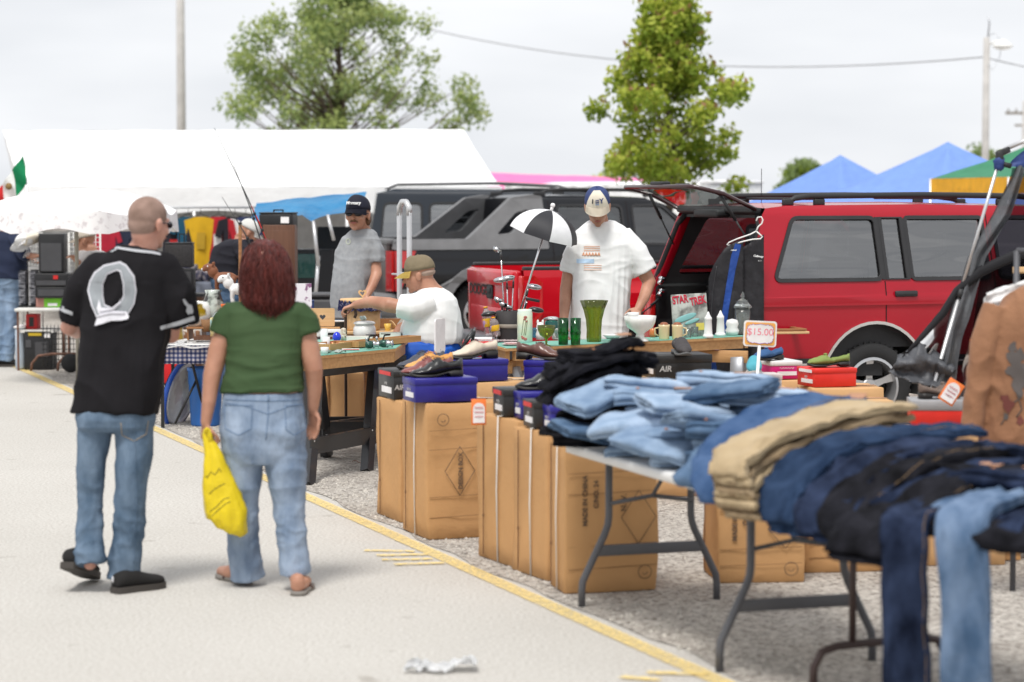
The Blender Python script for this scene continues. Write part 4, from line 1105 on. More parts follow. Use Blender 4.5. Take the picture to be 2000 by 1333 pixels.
blackl = pm('leather_black', (.012, .012, .013), .33, coat=.3, bump=.1, bscale=200)
browl = pm('leather_brown', (.12, .055, .042), .33, coat=.2, bump=.1, bscale=200)
oxb = pm('leather_oxblood', (.20, .055, .05), .35, coat=.2)
rose = pm('leather_rose', (.36, .15, .13), .4, coat=.2)
tan = pm('leather_tan', (.62, .30, .08), .45)
cream = pm('leather_cream', (.60, .52, .42), .45)
navy = pm('leather_slate', (.05, .055, .075), .5)
aq = pm('canvas_aqua', (.08, .36, .44), .8); bl = pm('canvas_blue', (.03, .09, .22), .8); gn = pm('canvas_olive', (.20, .26, .07), .8)
SG = 'dress shoes on the blue and black boxes'
p = top_of(cA2, .24, .12); p.z += .128
shoe('dress_shoe', 'black lace up dress shoe on the blue box, nearest of the four in a row', p, 200, blackl, group=SG)
shoe('dress_shoe', 'oxblood dress shoe lying between the tan and the black shoe', p + V((-.06, .10, .0)), 203, oxb, group=SG)
q_ = top_of(cA1, .33, .2); q_.z += .163
shoe('dress_shoe', 'tan orange dress shoe on the charcoal box at the left', q_ + V((.05, -.05, 0)), 207, tan, group=SG, sole=browl)
shoe('dress_shoe', 'slate shoe with white toe on the charcoal box, farthest left', q_ + V((.0, .06, 0)), 208, navy, group=SG)
p = top_of(cE, .33, .12); p.z += .128
shoe('dress_shoe', 'cream creased dress shoe with black heel on a blue box', p, 208, cream, group=SG, L=.32, heel=.04)
p = top_of(cF, .02, .14); p.z += .125
shoe('dress_shoe', 'brown lace up dress shoe pointing right on a blue box', p, -22, browl, group=SG, L=.32, heel=.035)
p = top_of(cB1, .40, .10); p.z += .135
shoe('dress_shoe', 'glossy black pointed shoe nearest over the orange price card', p + V((.0, -.03, 0)), 196, blackl, group=SG, L=.33)
shoe('dress_shoe', 'second black pointed shoe just right of the other near the black jeans', p + V((.10, .05, 0)), 200, blackl, group=SG, L=.32)
p = top_of(cB2, .34, .14); p.z += .132
shoe('dress_shoe', 'rose brown dress shoe with tan sole beside the black jeans pile', p, 198, rose, group=SG, sole=pm('sole_tan', (.42, .17, .06), .5))
p = bxa.location + V((.14, .16, .149))
shoe('clog', 'charcoal strapped clog on the big black shoe box', p, -80, pm('suede_grey', (.05, .045, .047), .7), style='clog', L=.26, heel=.02, sole=pm('sole_grey', (.10, .10, .10), .7))
p = top_of(cH, .18, .26); p.z += .095
shoe('slip_on_shoe', 'turquoise slip on shoe on the pale box', p, -95, aq, style='clog', L=.24, heel=.014, sole=pm('sole_pale', (.55, .53, .5), .7))
p = top_of(cI, .10, .20); p.z += .118
shoe('slip_on_shoe', 'blue crossed strap shoe on the magenta box', p + V((.10, 0, 0)), 222, bl, style='flat', L=.25, heel=.02)
p = top_of(cJ, .05, .14); p.z += .118
shoe('slip_on_shoe', 'olive green flat with knot on the orange red box', p + V((.22, .05, 0)), 192, gn, style='flat', L=.27, heel=.022)
p = top_of(cL, .08, .12); p.z += .125
shoe('slip_on_shoe', 'taupe shoe under the tilted orange price card', p, 10, pm('suede_taupe', (.16, .12, .10), .8), style='flat', L=.22, heel=.02)
orange = pm('card_orange', (.85, .20, .04), .6); cardw = pm('card_white', (.82, .80, .80), .6); scr = pm('marker_red', (.6, .08, .12), .6)
def price_card(label, pos, rz, w_=.09, h=.13, tilt=0, roll=0, group='orange bordered price cards'):
 t = thing('price_card', label, 'price card', pos, 0, group, rot=(rad(tilt), rad(roll), rad(rz)))
 b = MB(); b.box((0, 0, 0), (w_, .003, h), bev=.001, seg=1); build('card', b, orange, t)
 b = MB(); b.poly([(x, z) for x, z in arc(0, h * .12, w_ * .40, 0, 180, 10)] + [(-w_ * .4, -h * .42), (w_ * .4, -h * .42)], [], lambda x, z, d: V((x, -.0035, z))); build('panel', b, cardw, t)
 b = MB()
 for k in range(3): b.tube([(-w_ * .28 + w_ * .56 * i / 14, -.005, h * (.16 - .17 * k) + .006 * math.sin(i * (1.7 + k * .6))) for i in range(15)], .0012, 4)
 build('scribble', b, scr, t); return t
p = top_of(cB1, -.02, .22); price_card('orange price card standing against the first near carton', at(935, 805, 11.98), 14, .075, .13)
price_card('orange price card hanging beside the brown jacket', at(1906, 690, 11.2), 0, .055, .13)
price_card('tilted orange price card stuck in the taupe shoe', at(1858, 766, 11.9), 0, .085, .12, roll=32)
# === FOLDING TABLES
plast = pm('table_plastic', (.72, .71, .70), .5, var=.04, bump=.1, bscale=90)
steel = pm('table_steel', (.10, .10, .11), .5, metal=.2, var=.1)
steelb = pm('table_steel_brown', (.05, .03, .028), .5)
def folding_table(label, c, rz, L=1.83, W=.76, H=.74, leg=steel, frames=(-.78, .78), ustyle=()):
 t = thing('folding_table', label, 'table', (c[0], c[1], 0), rad(rz), 'folding tables of jeans')
 b = MB(); r = .07
 out = rrect(-L / 2, -W / 2, L / 2, W / 2, r, 6)
 prof = [(0, H - .045), (.006, H - .05), (.0, H - .008), (-.006, H)]
 rings = [[V((x * (1 + o * 2 / L), y * (1 + o * 2 / W), z)) for x, y in out] for o, z in ((-.02, H - .048), (0, H - .04), (0, H - .010), (-.004, H - .002), (-.014, H))]
 b.loft(rings); build('tabletop', b, plast, t)
 for fx in frames:
  if fx in ustyle:
   for s_ in (-1, 1):
    b = MB(); b.tube([(fx, s_ * .13, H - .05), (fx, s_ * .13, .17)], .014, 8); build('leg', b, leg, t)
   b = MB(); b.tube([(fx, -.31, .0), (fx, -.305, .10), (fx, -.27, .155), (fx, -.2, .17), (fx, .2, .17), (fx, .27, .155), (fx, .305, .10), (fx, .31, 0)], .016, 8); build('foot_bar', b, leg, t)
   continue
  for s_ in (-1, 1):
   b = MB(); b.tube([(fx, s_ * .20, H - .05), (fx, s_ * .20, H - .33), (fx, s_ * .205, H - .37), (fx, s_ * .22, H - .41), (fx, s_ * .30, .17), (fx, s_ * .325, .12), (fx, s_ * .33, .08), (fx, s_ * .33, .0)], .0165, 10); build('leg', b, leg, t)
  b = MB(); b.box((fx, 0, .255), (.02, .52, .05), bev=.004); build('cross_bar', b, leg, t)
  b = MB(); e = -1 if fx > 0 else 1
  b.tube([(fx + .02 * e, -.20, .47), (fx + .03 * e, 0, .50), (fx + .26 * e, 0, H - .06)], .010, 8); b.tube([(fx + .02 * e, .20, .47), (fx + .03 * e, 0, .50)], .010, 8); build('brace', b, leg, t)
 return t
T1 = folding_table('white folding table with wishbone legs under the stacked light jeans', (.875, 10.18), -71.5)
T2 = folding_table('second folding table under the draped dark jeans, nearest the camera', (1.77, 8.36), -62, leg=steelb, frames=(-.80, .72), ustyle=(-.80,))
# === JEANS
dlight = denim('denim_light', (.16, .235, .35), (.29, .385, .52)); dpale = denim('denim_pale', (.24, .33, .46), (.40, .50, .64)); dmid = denim('denim_mid', (.05, .095, .17), (.13, .20, .31))
dblue = denim('denim_blue', (.030, .068, .16), (.075, .13, .25)); ddark = denim('denim_dark', (.004, .007, .018), (.030, .044, .090)); dblack = denim('denim_black', (.003, .003, .004), (.018, .018, .024))
dgb = denim('denim_grey_blue', (.055, .10, .18), (.17, .24, .36))
dnavy = denim('denim_navy', (.010, .022, .052), (.032, .058, .118))
khaki = pm('khaki_cloth', (.36, .27, .16), .9, c2=(.48, .37, .23), scale=7, lo=.3, hi=.7, bump=.3, bscale=240, bump2=.5, b2scale=20, sheen=.1, spec=.2)
khaki2 = pm('khaki_brown', (.24, .17, .10), .9, c2=(.36, .27, .17), scale=7, lo=.3, hi=.7, bump=.3, bscale=240, bump2=.5, b2scale=20, spec=.2)
stitch = pm('stitch_tan', (.22, .14, .07), .8)
patch = pm('leather_patch', (.42, .22, .13), .7); button = pm('copper_button', (.45, .2, .1), .35, metal=.8); labw = pm('size_sticker', (.7, .72, .74), .6)
def folded(label, pos, rz, mat, w_=.36, d_=.27, th=.015, layers=4, seed=0, name='folded_jeans', cat='jeans', tilt=(0, 0), group='folded jeans stacked on the white table', pt=False, amp=.011):
 t = thing(name, label, cat, pos, 0, group, rot=(rad(tilt[0]), rad(tilt[1]), rad(rz)))
 rg = random.Random(seed)
 g = th * 1.12
 cl = []
 for k in range(layers):
  z = g * (k + .5); ys = (-d_ / 2 + g * .6 + rg.uniform(0, .012), d_ / 2 - g * .6 - rg.uniform(0, .02)); n = 7
  seq = [ys[0] + (ys[1] - ys[0]) * i / n for i in range(n + 1)]
  if k % 2: seq.reverse()
  cl += [(y, z) for y in seq]
  if k < layers - 1:
   e = seq[-1]; s_ = 1 if k % 2 == 0 else -1
   cl += [(e + s_ * g * .5 * math.sin(PI * a), z + g * (.5 - .5 * math.cos(PI * a))) for a in (.25, .5, .75)]
 pts = [V((0, y, z)) for y, z in cl]
 L_, R_ = [], []
 for i, p in enumerate(pts):
  tt = (pts[min(i + 1, len(pts) - 1)] - pts[max(i - 1, 0)]).normalized(); nn = V((0, -tt.z, tt.y))
  L_.append(p + nn * th * .5); R_.append(p - nn * th * .5)
 prof = L_ + R_[::-1]
 b = MB(); rings = []; NX = 12
 for i in range(NX + 1):
  u = i / NX; x = (u - .5) * w_
  e = min(u, 1 - u) * NX
  k = 1 - .06 * max(0, 1 - e) ** 2
  ring = []
  for q in prof:
   zz = q.z / (g * layers)
   y = q.y * k * (1 + .05 * math.sin(u * 5 + seed)); z = q.z * (1 + .12 * noise.noise(V((x * 6, q.y * 6, seed)))) - .010 * max(0, 1 - e * .7) * zz
   ring.append(V((x + .01 * math.sin(q.y * 20 + seed) * (u - .5), y, z)) + noise.noise_vector(V((x * 8, q.y * 8, q.z * 22 + seed * 3))) * amp + noise.noise_vector(V((x * 26, q.y * 22, q.z * 30 + seed))) * amp * .35)
  rings.append(ring)
 b.loft(rings); build('cloth', b, mat, t)
 if pt:
  b = MB(); b.box((w_ * .2, -.02, g * layers + .004), (.075, .055, .003), bev=.001, seg=1); build('patch', b, patch, t)
  b = MB(); b.lathe([(.009, 0), (.009, .004), (.004, .006)], 10, (-w_ * .25, -d_ * .3, g * layers + .003)); build('button', b, button, t)
 return t
H_ = .742
def stack(cx, cy, rz, n, mats, words, w_=.36, seed=0, z0=H_, d_=.27, lean=(0, 0), th=.015, group='folded jeans stacked on the white table'):
 rg = random.Random(seed); z = z0; N_ = ['lowest', 'second from the bottom', 'third from the bottom', 'fourth from the bottom', 'fifth from the bottom', 'sixth from the bottom', 'seventh from the bottom', 'eighth from the bottom', 'ninth from the bottom', 'tenth from the bottom']
 for k in range(n):
  m = mats[k % len(mats)] if isinstance(mats[0], bpy.types.Material) else mats
  ly = rg.choice((3, 4, 4)); lab = ('topmost' if k == n - 1 else N_[k]) + ' ' + words
  folded(lab, (cx + rg.uniform(-.035, .035) + lean[0] * k, cy + rg.uniform(-.03, .03) + lean[1] * k, z), rz + rg.uniform(-16, 16), m, w_ * rg.uniform(.92, 1.06), d_ * rg.uniform(.94, 1.06), th, ly, seed * 20 + k, pt=(k == n - 1), group=group, tilt=(rg.uniform(-4, 4), rg.uniform(-4, 4)))
  z += th * 1.12 * ly * .93
stack(.37, 10.80, 10, 7, [dblack], 'pair of black jeans in the tall black pile', .40, 1, lean=(.004, .002), th=.0155)
stack(.66, 10.36, -8, 5, [dlight, dmid, dlight, dpale, dlight], 'light pair in the stack beside the black pile', .40, 2)
stack(.74, 9.98, -12, 3, [dpale, dlight, dlight], 'pale pair in the low front stack', .36, 3, d_=.26)
stack(.90, 9.64, -14, 4, [dlight, dmid, dlight, dmid], 'blue pair in the front stack beside the draped jeans', .34, 4)
stack(.96, 10.66, -6, 6, [dlight, dpale, dlight, dpale, dlight, dpale], 'pale pair in the back stack nearest the cartons', .42, 5)
stack(1.10, 10.22, -14, 5, [dmid, dlight, dmid, dlight, dpale], 'washed pair in the middle back stack', .40, 6)
stack(1.26, 9.80, -16, 5, [dmid, dblue, dmid, dblue, dmid], 'mid blue pair in the back stack behind the draped jeans', .38, 7)
def draped(label, pts, wd, th, mat, seed=0, name='draped_jeans', cat='jeans', group='trousers draped across the second table', wrinkle=.012, side=None, sub=5, wr=14, patch_at=None, hem=False):
 pts = [V(p) for p in pts]
 P = [pts[0] * 2 - pts[1]] + pts + [pts[-1] * 2 - pts[-2]]; C_ = []
 for i in range(1, len(P) - 2):
  for k in range(sub):
   f = k / sub; a, b_, c, d = P[i - 1], P[i], P[i + 1], P[i + 2]
   C_.append(.5 * ((2 * b_) + (c - a) * f + (2 * a - 5 * b_ + 4 * c - d) * f * f + (3 * b_ - a - 3 * c + d) * f ** 3))
 C_.append(pts[-1]); N = len(C_)
 t = thing(name, label, cat, pts[-1], 0, group)
 b = MB(); rings = []; n = 36
 tot = (pts[-1] - pts[0]); tot.z = 0
 for i, p in enumerate(C_):
  u = i / (N - 1)
  w_ = wd[0] + (wd[1] - wd[0]) * u if len(wd) == 2 else wd[int(u * (len(wd) - 1))] * (1 - (u * (len(wd) - 1)) % 1) + wd[min(len(wd) - 1, int(u * (len(wd) - 1)) + 1)] * ((u * (len(wd) - 1)) % 1)
  tt = (C_[min(i + 1, N - 1)] - C_[max(i - 1, 0)]).normalized()
  s_ = V(side).normalized() if side is not None else V((-tot.y, tot.x, 0)).normalized()
  nn = tt.cross(s_).normalized()
  if nn.z < -.1: nn = -nn
  ring = []
  e = 1 - .5 * max(0, (.04 - min(u, 1 - u)) / .04)
  for k in range(n):
   a = 2 * PI * k / n; cx = math.copysign(abs(math.cos(a)) ** .55, math.cos(a)); sx = math.copysign(abs(math.sin(a)) ** .8, math.sin(a))
   q = p + s_ * cx * w_ * .5 + nn * sx * th * .5 * e
   rd = (1 - abs(noise.noise(V((cx * 1.6 + seed, u * wr * .8 + cx * 2.5, seed * 2))))) ** 4
   q = q + nn * (wrinkle * 1.5 * (rd - .35) * (1 if sx > -.2 else .2) + wrinkle * 1.3 * noise.noise(V((cx * 2.2 + seed * 3, u * wr, seed))) + wrinkle * .5 * noise.noise(V((cx * 5 + seed, u * wr * 2.5, seed + 5)))) + s_ * wrinkle * 1.5 * noise.noise(V((seed, u * wr * .6, cx)))
   if abs(cx) < .25 and sx > 0: q = q - nn * th * .30
   if abs(sx) < .45 and abs(cx) > .8: q = q - s_ * math.copysign(th * .28, cx)
   ring.append(q)
  rings.append(ring)
 b.loft(rings); build('cloth', b, mat, t, True)
 sm = MB(); top = [r_[n // 4] + V((0, 0, 0)) for r_ in rings]; sm.tube([r_[5] * .5 + r_[6] * .5 for r_ in rings[1:-1]], .0016, 4); build('seam', sm, [mat, stitch][seed % 2], t, True)
 if patch_at is not None:
  i = int(patch_at * (N - 1)); r_ = rings[i]; c_ = r_[n // 4 - 2]; s_ = (r_[0] - r_[n // 2]).normalized(); tt = (C_[min(i + 1, N - 1)] - C_[i - 1]).normalized(); nn = tt.cross(s_); nn = nn if nn.z > 0 else -nn
  pb = MB(); R = Matrix((s_, tt, nn)).transposed(); pb.box(c_ + nn * .012, (.085, .06, .004), R, bev=.001, seg=1); build('patch', pb, patch, t, True)
 return t
GB = 'black trousers laid over the tall black pile'
draped('black jeans with tan patch slung over the top of the black pile', [(.15, 10.72, 1.05), (.30, 10.74, 1.12), (.47, 10.78, 1.19), (.57, 10.80, 1.20)], (.20, .26), .035, dblack, 1, group=GB, patch_at=.85)
draped('black jeans sloping across the left side of the black pile', [(.14, 10.66, 1.00), (.29, 10.70, 1.09), (.50, 10.76, 1.145), (.58, 10.78, 1.13)], (.22, .28), .035, dblack, 2, group=GB)
draped('black jeans folded under the sloping pair on the black pile', [(.13, 10.70, .94), (.28, 10.72, 1.03), (.48, 10.78, 1.09), (.58, 10.8, 1.07)], (.24, .28), .04, dblack, 3, group=GB)
def W3(px, py, Y): return at(px, py, Y)
draped('bright blue jeans with leather patch draped over the end of the first table', [W3(1640, 778, 9.75), W3(1560, 790, 9.6), W3(1480, 830, 9.45), W3(1415, 885, 9.28), W3(1385, 935, 9.15), W3(1398, 985, 9.08)], (.28, .30, .30, .26, .18, .14), .035, dblue, 11, wrinkle=.01, patch_at=.03)
draped('mid blue jeans lying beneath the bright blue pair', [W3(1600, 812, 9.75), W3(1520, 832, 9.6), W3(1440, 872, 9.4), W3(1380, 925, 9.25), W3(1365, 950, 9.2)], (.30, .26), .06, dmid, 12, wrinkle=.012)
for k, (dy, m, nm) in enumerate(((0, khaki, 'topmost sand coloured khaki trousers in the draped khaki stack'), (26, khaki2, 'second khaki trousers, browner, in the draped khaki stack'), (50, khaki, 'third khaki trousers in the draped khaki stack'), (76, khaki2, 'lowest khaki trousers hanging off the table corner'))):
 o_ = k * .006
 draped(nm, [W3(1755 - 6 * k, 792 + dy * .8, 9.55), W3(1640, 806 + dy * .9, 9.4), W3(1540, 836 + dy, 9.2), W3(1455, 876 + dy, 9.05), W3(1425 + 4 * k, 915 + dy * 1.0, 8.95), W3(1440 + 6 * k, 950 + dy * .85, 8.92)], (.22, .24, .22, .17), .034, m, 20 + k, group='khaki trousers draped between the two tables', wrinkle=.013)
fan = [
 ('dark blue jeans with big rounded drape at the corner of the second table', dnavy, [(1830, 850), (1700, 856), (1600, 890), (1535, 950), (1520, 1005), (1545, 1045)], (.26, .30, .30, .26, .22), 9.1, 8.75),
 ('dark blue jeans just behind the rounded dark blue pair', dnavy, [(1900, 842), (1800, 845), (1700, 862), (1620, 900), (1560, 950)], (.22, .2), 9.3, 8.95),
 ('near black jeans fanned right of the rounded dark blue pair', ddark, [(1880, 868), (1780, 880), (1690, 915), (1620, 975), (1600, 1030), (1640, 1065)], (.24, .28, .28, .24), 8.9, 8.5),
 ('black jeans with tan stitching in the middle of the fan', dblack, [(1925, 880), (1830, 892), (1740, 925), (1670, 985), (1650, 1040), (1690, 1075)], (.24, .28, .28, .24), 8.8, 8.35),
 ('faded black jeans in the middle of the fan', ddark, [(1965, 902), (1870, 915), (1790, 950), (1730, 1005), (1715, 1060), (1730, 1085)], (.24, .28, .26), 8.7, 8.2),
 ('black jeans at the back right of the fan', dblack, [(2010, 925), (1930, 930), (1850, 955), (1790, 1000), (1770, 1040)], (.24, .26), 8.6, 8.1),
 ('dark jeans under the back right of the fan', ddark, [(1990, 880), (1920, 878), (1850, 890), (1790, 915)], (.26, .24), 9.0, 8.7),
]
for i, (lab, m, pp, wd, y0, y1) in enumerate(fan):
 n = len(pp) - 1
 draped(lab, [W3(x, y, y0 + (y1 - y0) * k / n) for k, (x, y) in enumerate(pp)], wd, .042, m, 30 + i, wrinkle=.014, group='dark trousers fanned over the second table')
for i, (x, y, rz, m) in enumerate(((1.42, 8.98, -20, ddark), (1.62, 8.66, -24, dblack), (1.80, 8.34, -26, ddark), (1.72, 9.02, -18, dnavy), (1.95, 8.6, -22, dblack))):
 stack(x, y, rz, 2, [m], ['dark blue pair under the corner of the fan', 'black pair under the middle of the fan', 'dark pair under the near end of the fan', 'mid blue pair behind the fan', 'black pair at the far side of the fan'][i], .42, 40 + i, d_=.32, th=.019, group='folded jeans under the fan')
draped('light washed jeans with one leg hanging nearly to the ground', [W3(2080, 962, 8.5), W3(1990, 968, 8.25), W3(1920, 985, 8.0), W3(1885, 1010, 7.86), W3(1880, 1060, 7.82), W3(1884, 1150, 7.82), W3(1888, 1250, 7.83), W3(1892, 1345, 7.84), W3(1894, 1398, 7.85)], (.22, .22, .20, .19, .19, .175, .17, .18, .19), .05, dgb, 50, wrinkle=.010, side=(1, -.25, 0), wr=7, group='jeans with legs hanging off the near table')
draped('dark jeans with one leg hanging nearly to the ground', [W3(1950, 975, 8.5), W3(1860, 985, 8.3), W3(1790, 1005, 8.15), W3(1768, 1030, 8.03), W3(1766, 1100, 8.0), W3(1768, 1200, 8.0), W3(1772, 1300, 8.0), W3(1774, 1392, 8.0)], (.22, .21, .19, .17, .16, .17, .19), .05, ddark, 51, wrinkle=.010, side=(1, -.25, 0), group='jeans with legs hanging off the near table')
draped('light washed folded legs lying right of the hanging pair', [W3(1830, 1010, 8.1), W3(1930, 985, 8.2), W3(2020, 975, 8.3), W3(2090, 985, 8.4)], (.16, .24, .22), .07, dgb, 52, side=(0.3, -1, 0), group='jeans with legs hanging off the near table')
for i, (pts, m, lab) in enumerate((([W3(2090, 1000, 8.2), W3(2010, 1005, 8.1), W3(1945, 1020, 7.95), W3(1925, 1045, 7.85), W3(1930, 1075, 7.83)], ddark, 'dark jeans beneath the light washed pair at the right edge'), ([W3(2100, 1045, 8.0), W3(2040, 1045, 7.9), W3(1985, 1050, 7.75), W3(1975, 1075, 7.7)], dblack, 'black jeans at the very right edge, hanging low'), ([W3(1890, 985, 8.55), W3(1800, 1000, 8.4), W3(1710, 1030, 8.25), W3(1680, 1070, 8.15), W3(1690, 1100, 8.13)], dblack, 'black jeans filling behind the dark hanging leg'), ([W3(1990, 930, 8.8), W3(1930, 925, 8.75), W3(1860, 930, 8.65)], dblack, 'crumpled black jeans on top behind the light pair'))):
 draped(lab, pts, (.3, .3), .07, m, 60 + i, wrinkle=.015, group='dark jeans around the hanging pairs')
rg = random.Random(8)
for i, (x, y, Yd, rz, tx, ty, m, lab) in enumerate(((1180, 770, 10.45, 30, 8, -14, dlight, 'light pair slumped against the black pile'), (1262, 752, 10.5, -8, -6, 5, dpale, 'pale pair tilted on top of the left light stack'), (1330, 792, 10.1, 20, 9, 7, dpale, 'pale pair tilted over the front stacks'), (1290, 862, 9.9, -35, 14, 10, dlight, 'light pair sliding over the front edge'), (1392, 828, 9.75, 15, -10, 12, dlight, 'light pair leaning on the draped blue pair'), (1430, 762, 10.1, -25, 6, -9, dmid, 'blue pair tilted over the back stack'), (1160, 846, 10.4, 25, 6, 12, dmid, 'blue pair slumped at the table corner'), (1245, 822, 10.15, -20, 12, -8, dpale, 'pale pair wedged between the front stacks'))):
 folded(lab, W3(x, y, Yd) - V((0, 0, .03)), rz, m, .36, .26, .017, 3, 90 + i, tilt=(tx, ty), group='rumpled jeans on the white table', amp=.014)
# === PEOPLE
from mathutils.bvhtree import BVHTree
skin = pm('skin', (.46, .25, .17), .5, var=.10, scale=9, bump=.08, bscale=120, sss=.08, c2=(.55, .32, .23), lo=.35, hi=.65)
skin2 = pm('skin_tan', (.38, .18, .115), .5, c2=(.50, .26, .175), lo=.35, hi=.65, scale=9, bump=.08, bscale=120, sss=.06)
skin3 = pm('skin_pink', (.48, .24, .18), .5, c2=(.57, .31, .24), lo=.35, hi=.65, scale=9, bump=.08, bscale=120, sss=.08)
eyew = pm('eye_white', (.7, .68, .66), .3); eyed = pm('eye_iris', (.03, .02, .015), .2); lipm = pm('lip', (.36, .12, .10), .5)
def ring_(c, rx_, ry_, yaw=0, n=28, p=.82, tilt=0):
 R = rotm(tilt, 0, yaw); o = []
 for k in range(n):
  a = 2 * PI * k / n; ca, sa = math.cos(a), math.sin(a)
  o.append(V(c) + R @ V((math.copysign(abs(ca) ** p, ca) * rx_, math.copysign(abs(sa) ** p, sa) * ry_, 0)))
 return o
def head_parts(b, M, s=1.0, ears=True):
 R = M.to_3x3().normalized(); o = M.translation
 def E(c, r): b.ell(o + R @ (V(c) * s), tuple(k * s for k in r), R, 18, 12)
 E((0, -.014, .030), (.076, .097, .086)); E((0, .030, -.020), (.064, .068, .088)); E((0, .040, -.074), (.048, .046, .036))
 E((0, .074, -.098), (.022, .020, .017)); E((0, .080, .020), (.048, .020, .014)); E((.036, .066, -.030), (.024, .024, .022)); E((-.036, .066, -.030), (.024, .024, .022))
 E((0, .088, -.058), (.026, .013, .018))
 b.tube([o + R @ (V(q) * s) for q in ((0, .088, .008), (0, .104, -.015), (0, .112, -.030))], [.008 * s, .010 * s, .014 * s], 8, dome=True)
 for k in (-1, 1):
  if ears: E((k * .078, -.004, -.012), (.010, .019, .032)); E((k * .083, -.010, .002), (.007, .015, .018))
def face_bits(parent, M, s=1.0, glasses=None, moustache=None, beard=None):
 R = M.to_3x3().normalized(); o = M.translation; Q = lambda q: o + R @ (V(q) * s)
 for k in (-1, 1):
  if glasses is None:
   b = MB(); b.ell(Q((k * .030, .086, -.002)), (.011 * s, .008 * s, .007 * s), R); e = build('eye', b, eyew, parent, True)
   b = MB(); b.ell(Q((k * .030, .0925, -.002)), (.005 * s, .003 * s, .005 * s), R); build('iris', b, eyed, e, True)
 b = MB(); b.ell(Q((0, .1005, -.062)), (.022 * s, .006 * s, .0065 * s), R); build('mouth', b, lipm, parent, True)
 if glasses is not None:
  b = MB()
  for k in (-1, 1): b.ell(Q((k * .034, .098, .000)), (.028 * s, .008 * s, .017 * s), R @ rotm(0, 0, -k * .28), 20, 10)
  b.tube([Q((-.012, .106, .004)), Q((.012, .106, .004))], .004 * s, 6); g = build('sunglasses', b, glasses, parent, True)
  for k in (-1, 1):
   b = MB(); b.tube([Q((k * .062, .086, .006)), Q((k * .080, .03, .006)), Q((k * .084, -.02, .0))], .0032 * s, 6); build('temple', b, glasses, g, True)
 if moustache is not None:
  b = MB(); b.tube([Q((-.030, .092, -.058)), Q((-.014, .104, -.047)), Q((0, .107, -.045)), Q((.014, .104, -.047)), Q((.030, .092, -.058))], [.004 * s, .007 * s, .007 * s, .007 * s, .004 * s], 8); build('moustache', b, moustache, parent, True)
def hand(b, wr, d, pn, s=1.0, curl=.5, side=1, spread=.06):
 """wr wrist, d direction to fingers, pn palm normal (towards which fingers curl), side +1: thumb on +cross side"""
 d = V(d).normalized(); pn = V(pn); pn = (pn - d * pn.dot(d)).normalized(); x = d.cross(pn) * side
 rings = []
 for f, w_, h in ((-.012, .027, .019), (.02, .032, .017), (.05, .040, .0155), (.085, .041, .0135)):
  c = wr + d * f * s; rings.append([c + (x * math.cos(2 * PI * k / 14) * w_ + pn * math.sin(2 * PI * k / 14) * h) * s for k in range(14)])
 b.loft(rings)
 for i, (off, L) in enumerate(((.030, .074), (.010, .083), (-.011, .077), (-.030, .060))):
  p = wr + (d * .080 + x * off) * s; dd = (d + x * off * spread * 22).normalized(); pts = [p]; a = 0
  for seg, fl in ((.45, .75), (.32, 1.1), (.24, .8)):
   a += curl * fl * (1 + .12 * (i - 1)); R = Matrix.Rotation(a, 3, dd.cross(pn)); pts.append(pts[-1] + (R @ dd) * L * seg * s)
  b.tube(pts, [.0100 * s, .0092 * s, .0084 * s, .0074 * s], 8, dome=True)
 p = wr + (d * .022 + x * .026) * s; t1 = (d * .6 + x * .75 + pn * .30).normalized(); t2 = (d * .9 + x * .30 + pn * .45 * (1 + curl)).normalized()
 b.tube([p, p + t1 * .034 * s, p + t1 * .034 * s + t2 * .030 * s, p + t1 * .034 * s + (t2 + d * .2).normalized() * .054 * s], [.0135 * s, .0115 * s, .0098 * s, .008 * s], 8, dome=True)
def wrinkle(b, amp, sc3, seed=0, mask=None, ridge=True):
 bm = b.bm; bm.normal_update()
 for q in bm.verts:
  m = mask(q.co) if mask else 1
  if m <= 0: continue
  p = V((q.co.x * sc3[0], q.co.y * sc3[1], q.co.z * sc3[2])) + V((seed * 3.7, 0, seed))
  p += noise.noise_vector(p * .35) * 1.4
  n = noise.noise(p)
  v_ = (1 - abs(n)) ** 3 * 1.5 - .75 if ridge else n
  q.co += q.normal * (v_ * amp * m + noise.noise(p * 2.7) * amp * .3 * m)
 return b
def fit(b, maps=None):
 bm = b.bm; bmesh.ops.recalc_face_normals(bm, faces=bm.faces); return BVHTree.FromBMesh(bm)
def hit(T, px, py, off=.004):
 d = ray(px, py).normalized(); h = T.ray_cast(CAM, d)
 if h[0] is None:
  n = T.find_nearest(CAM + d * HD[0]); return n[0] - d * off
 HD[0] = h[3]; return h[0] - d * off
HD = [11.2]
def decal(name, outer, holes, mat, T, parent, off=.004, step=5, world=True):
 b = MB(); xs = [p[0] for p in outer]; ys = [p[1] for p in outer]; HD[0] = (parent.location - CAM).length
 g = lambda a, c: [a + step * i for i in range(1, int((c - a) / step) + 1)]
 b.poly([(x, -y) for x, y in outer], [[(x, -y) for x, y in h] for h in holes], lambda x, z, d: hit(T, x, -z, off), bis=((0, g(min(xs), max(xs))), (1, [-k for k in g(min(ys), max(ys))])))
 return build(name, b, mat, parent, world)
def line(name, pts, r, mat, T, parent, n=6, off=.001, step=6):
 P = []; HD[0] = (parent.location - CAM).length
 for (x0, y0), (x1, y1) in zip(pts, pts[1:]):
  k = max(1, int(math.hypot(x1 - x0, y1 - y0) / step)); P += [hit(T, x0 + (x1 - x0) * i / k, y0 + (y1 - y0) * i / k, off) for i in range(k)]
 P.append(hit(T, *pts[-1], off)); b = MB(); b.tube(P, r, n); return build(name, b, mat, parent, True)
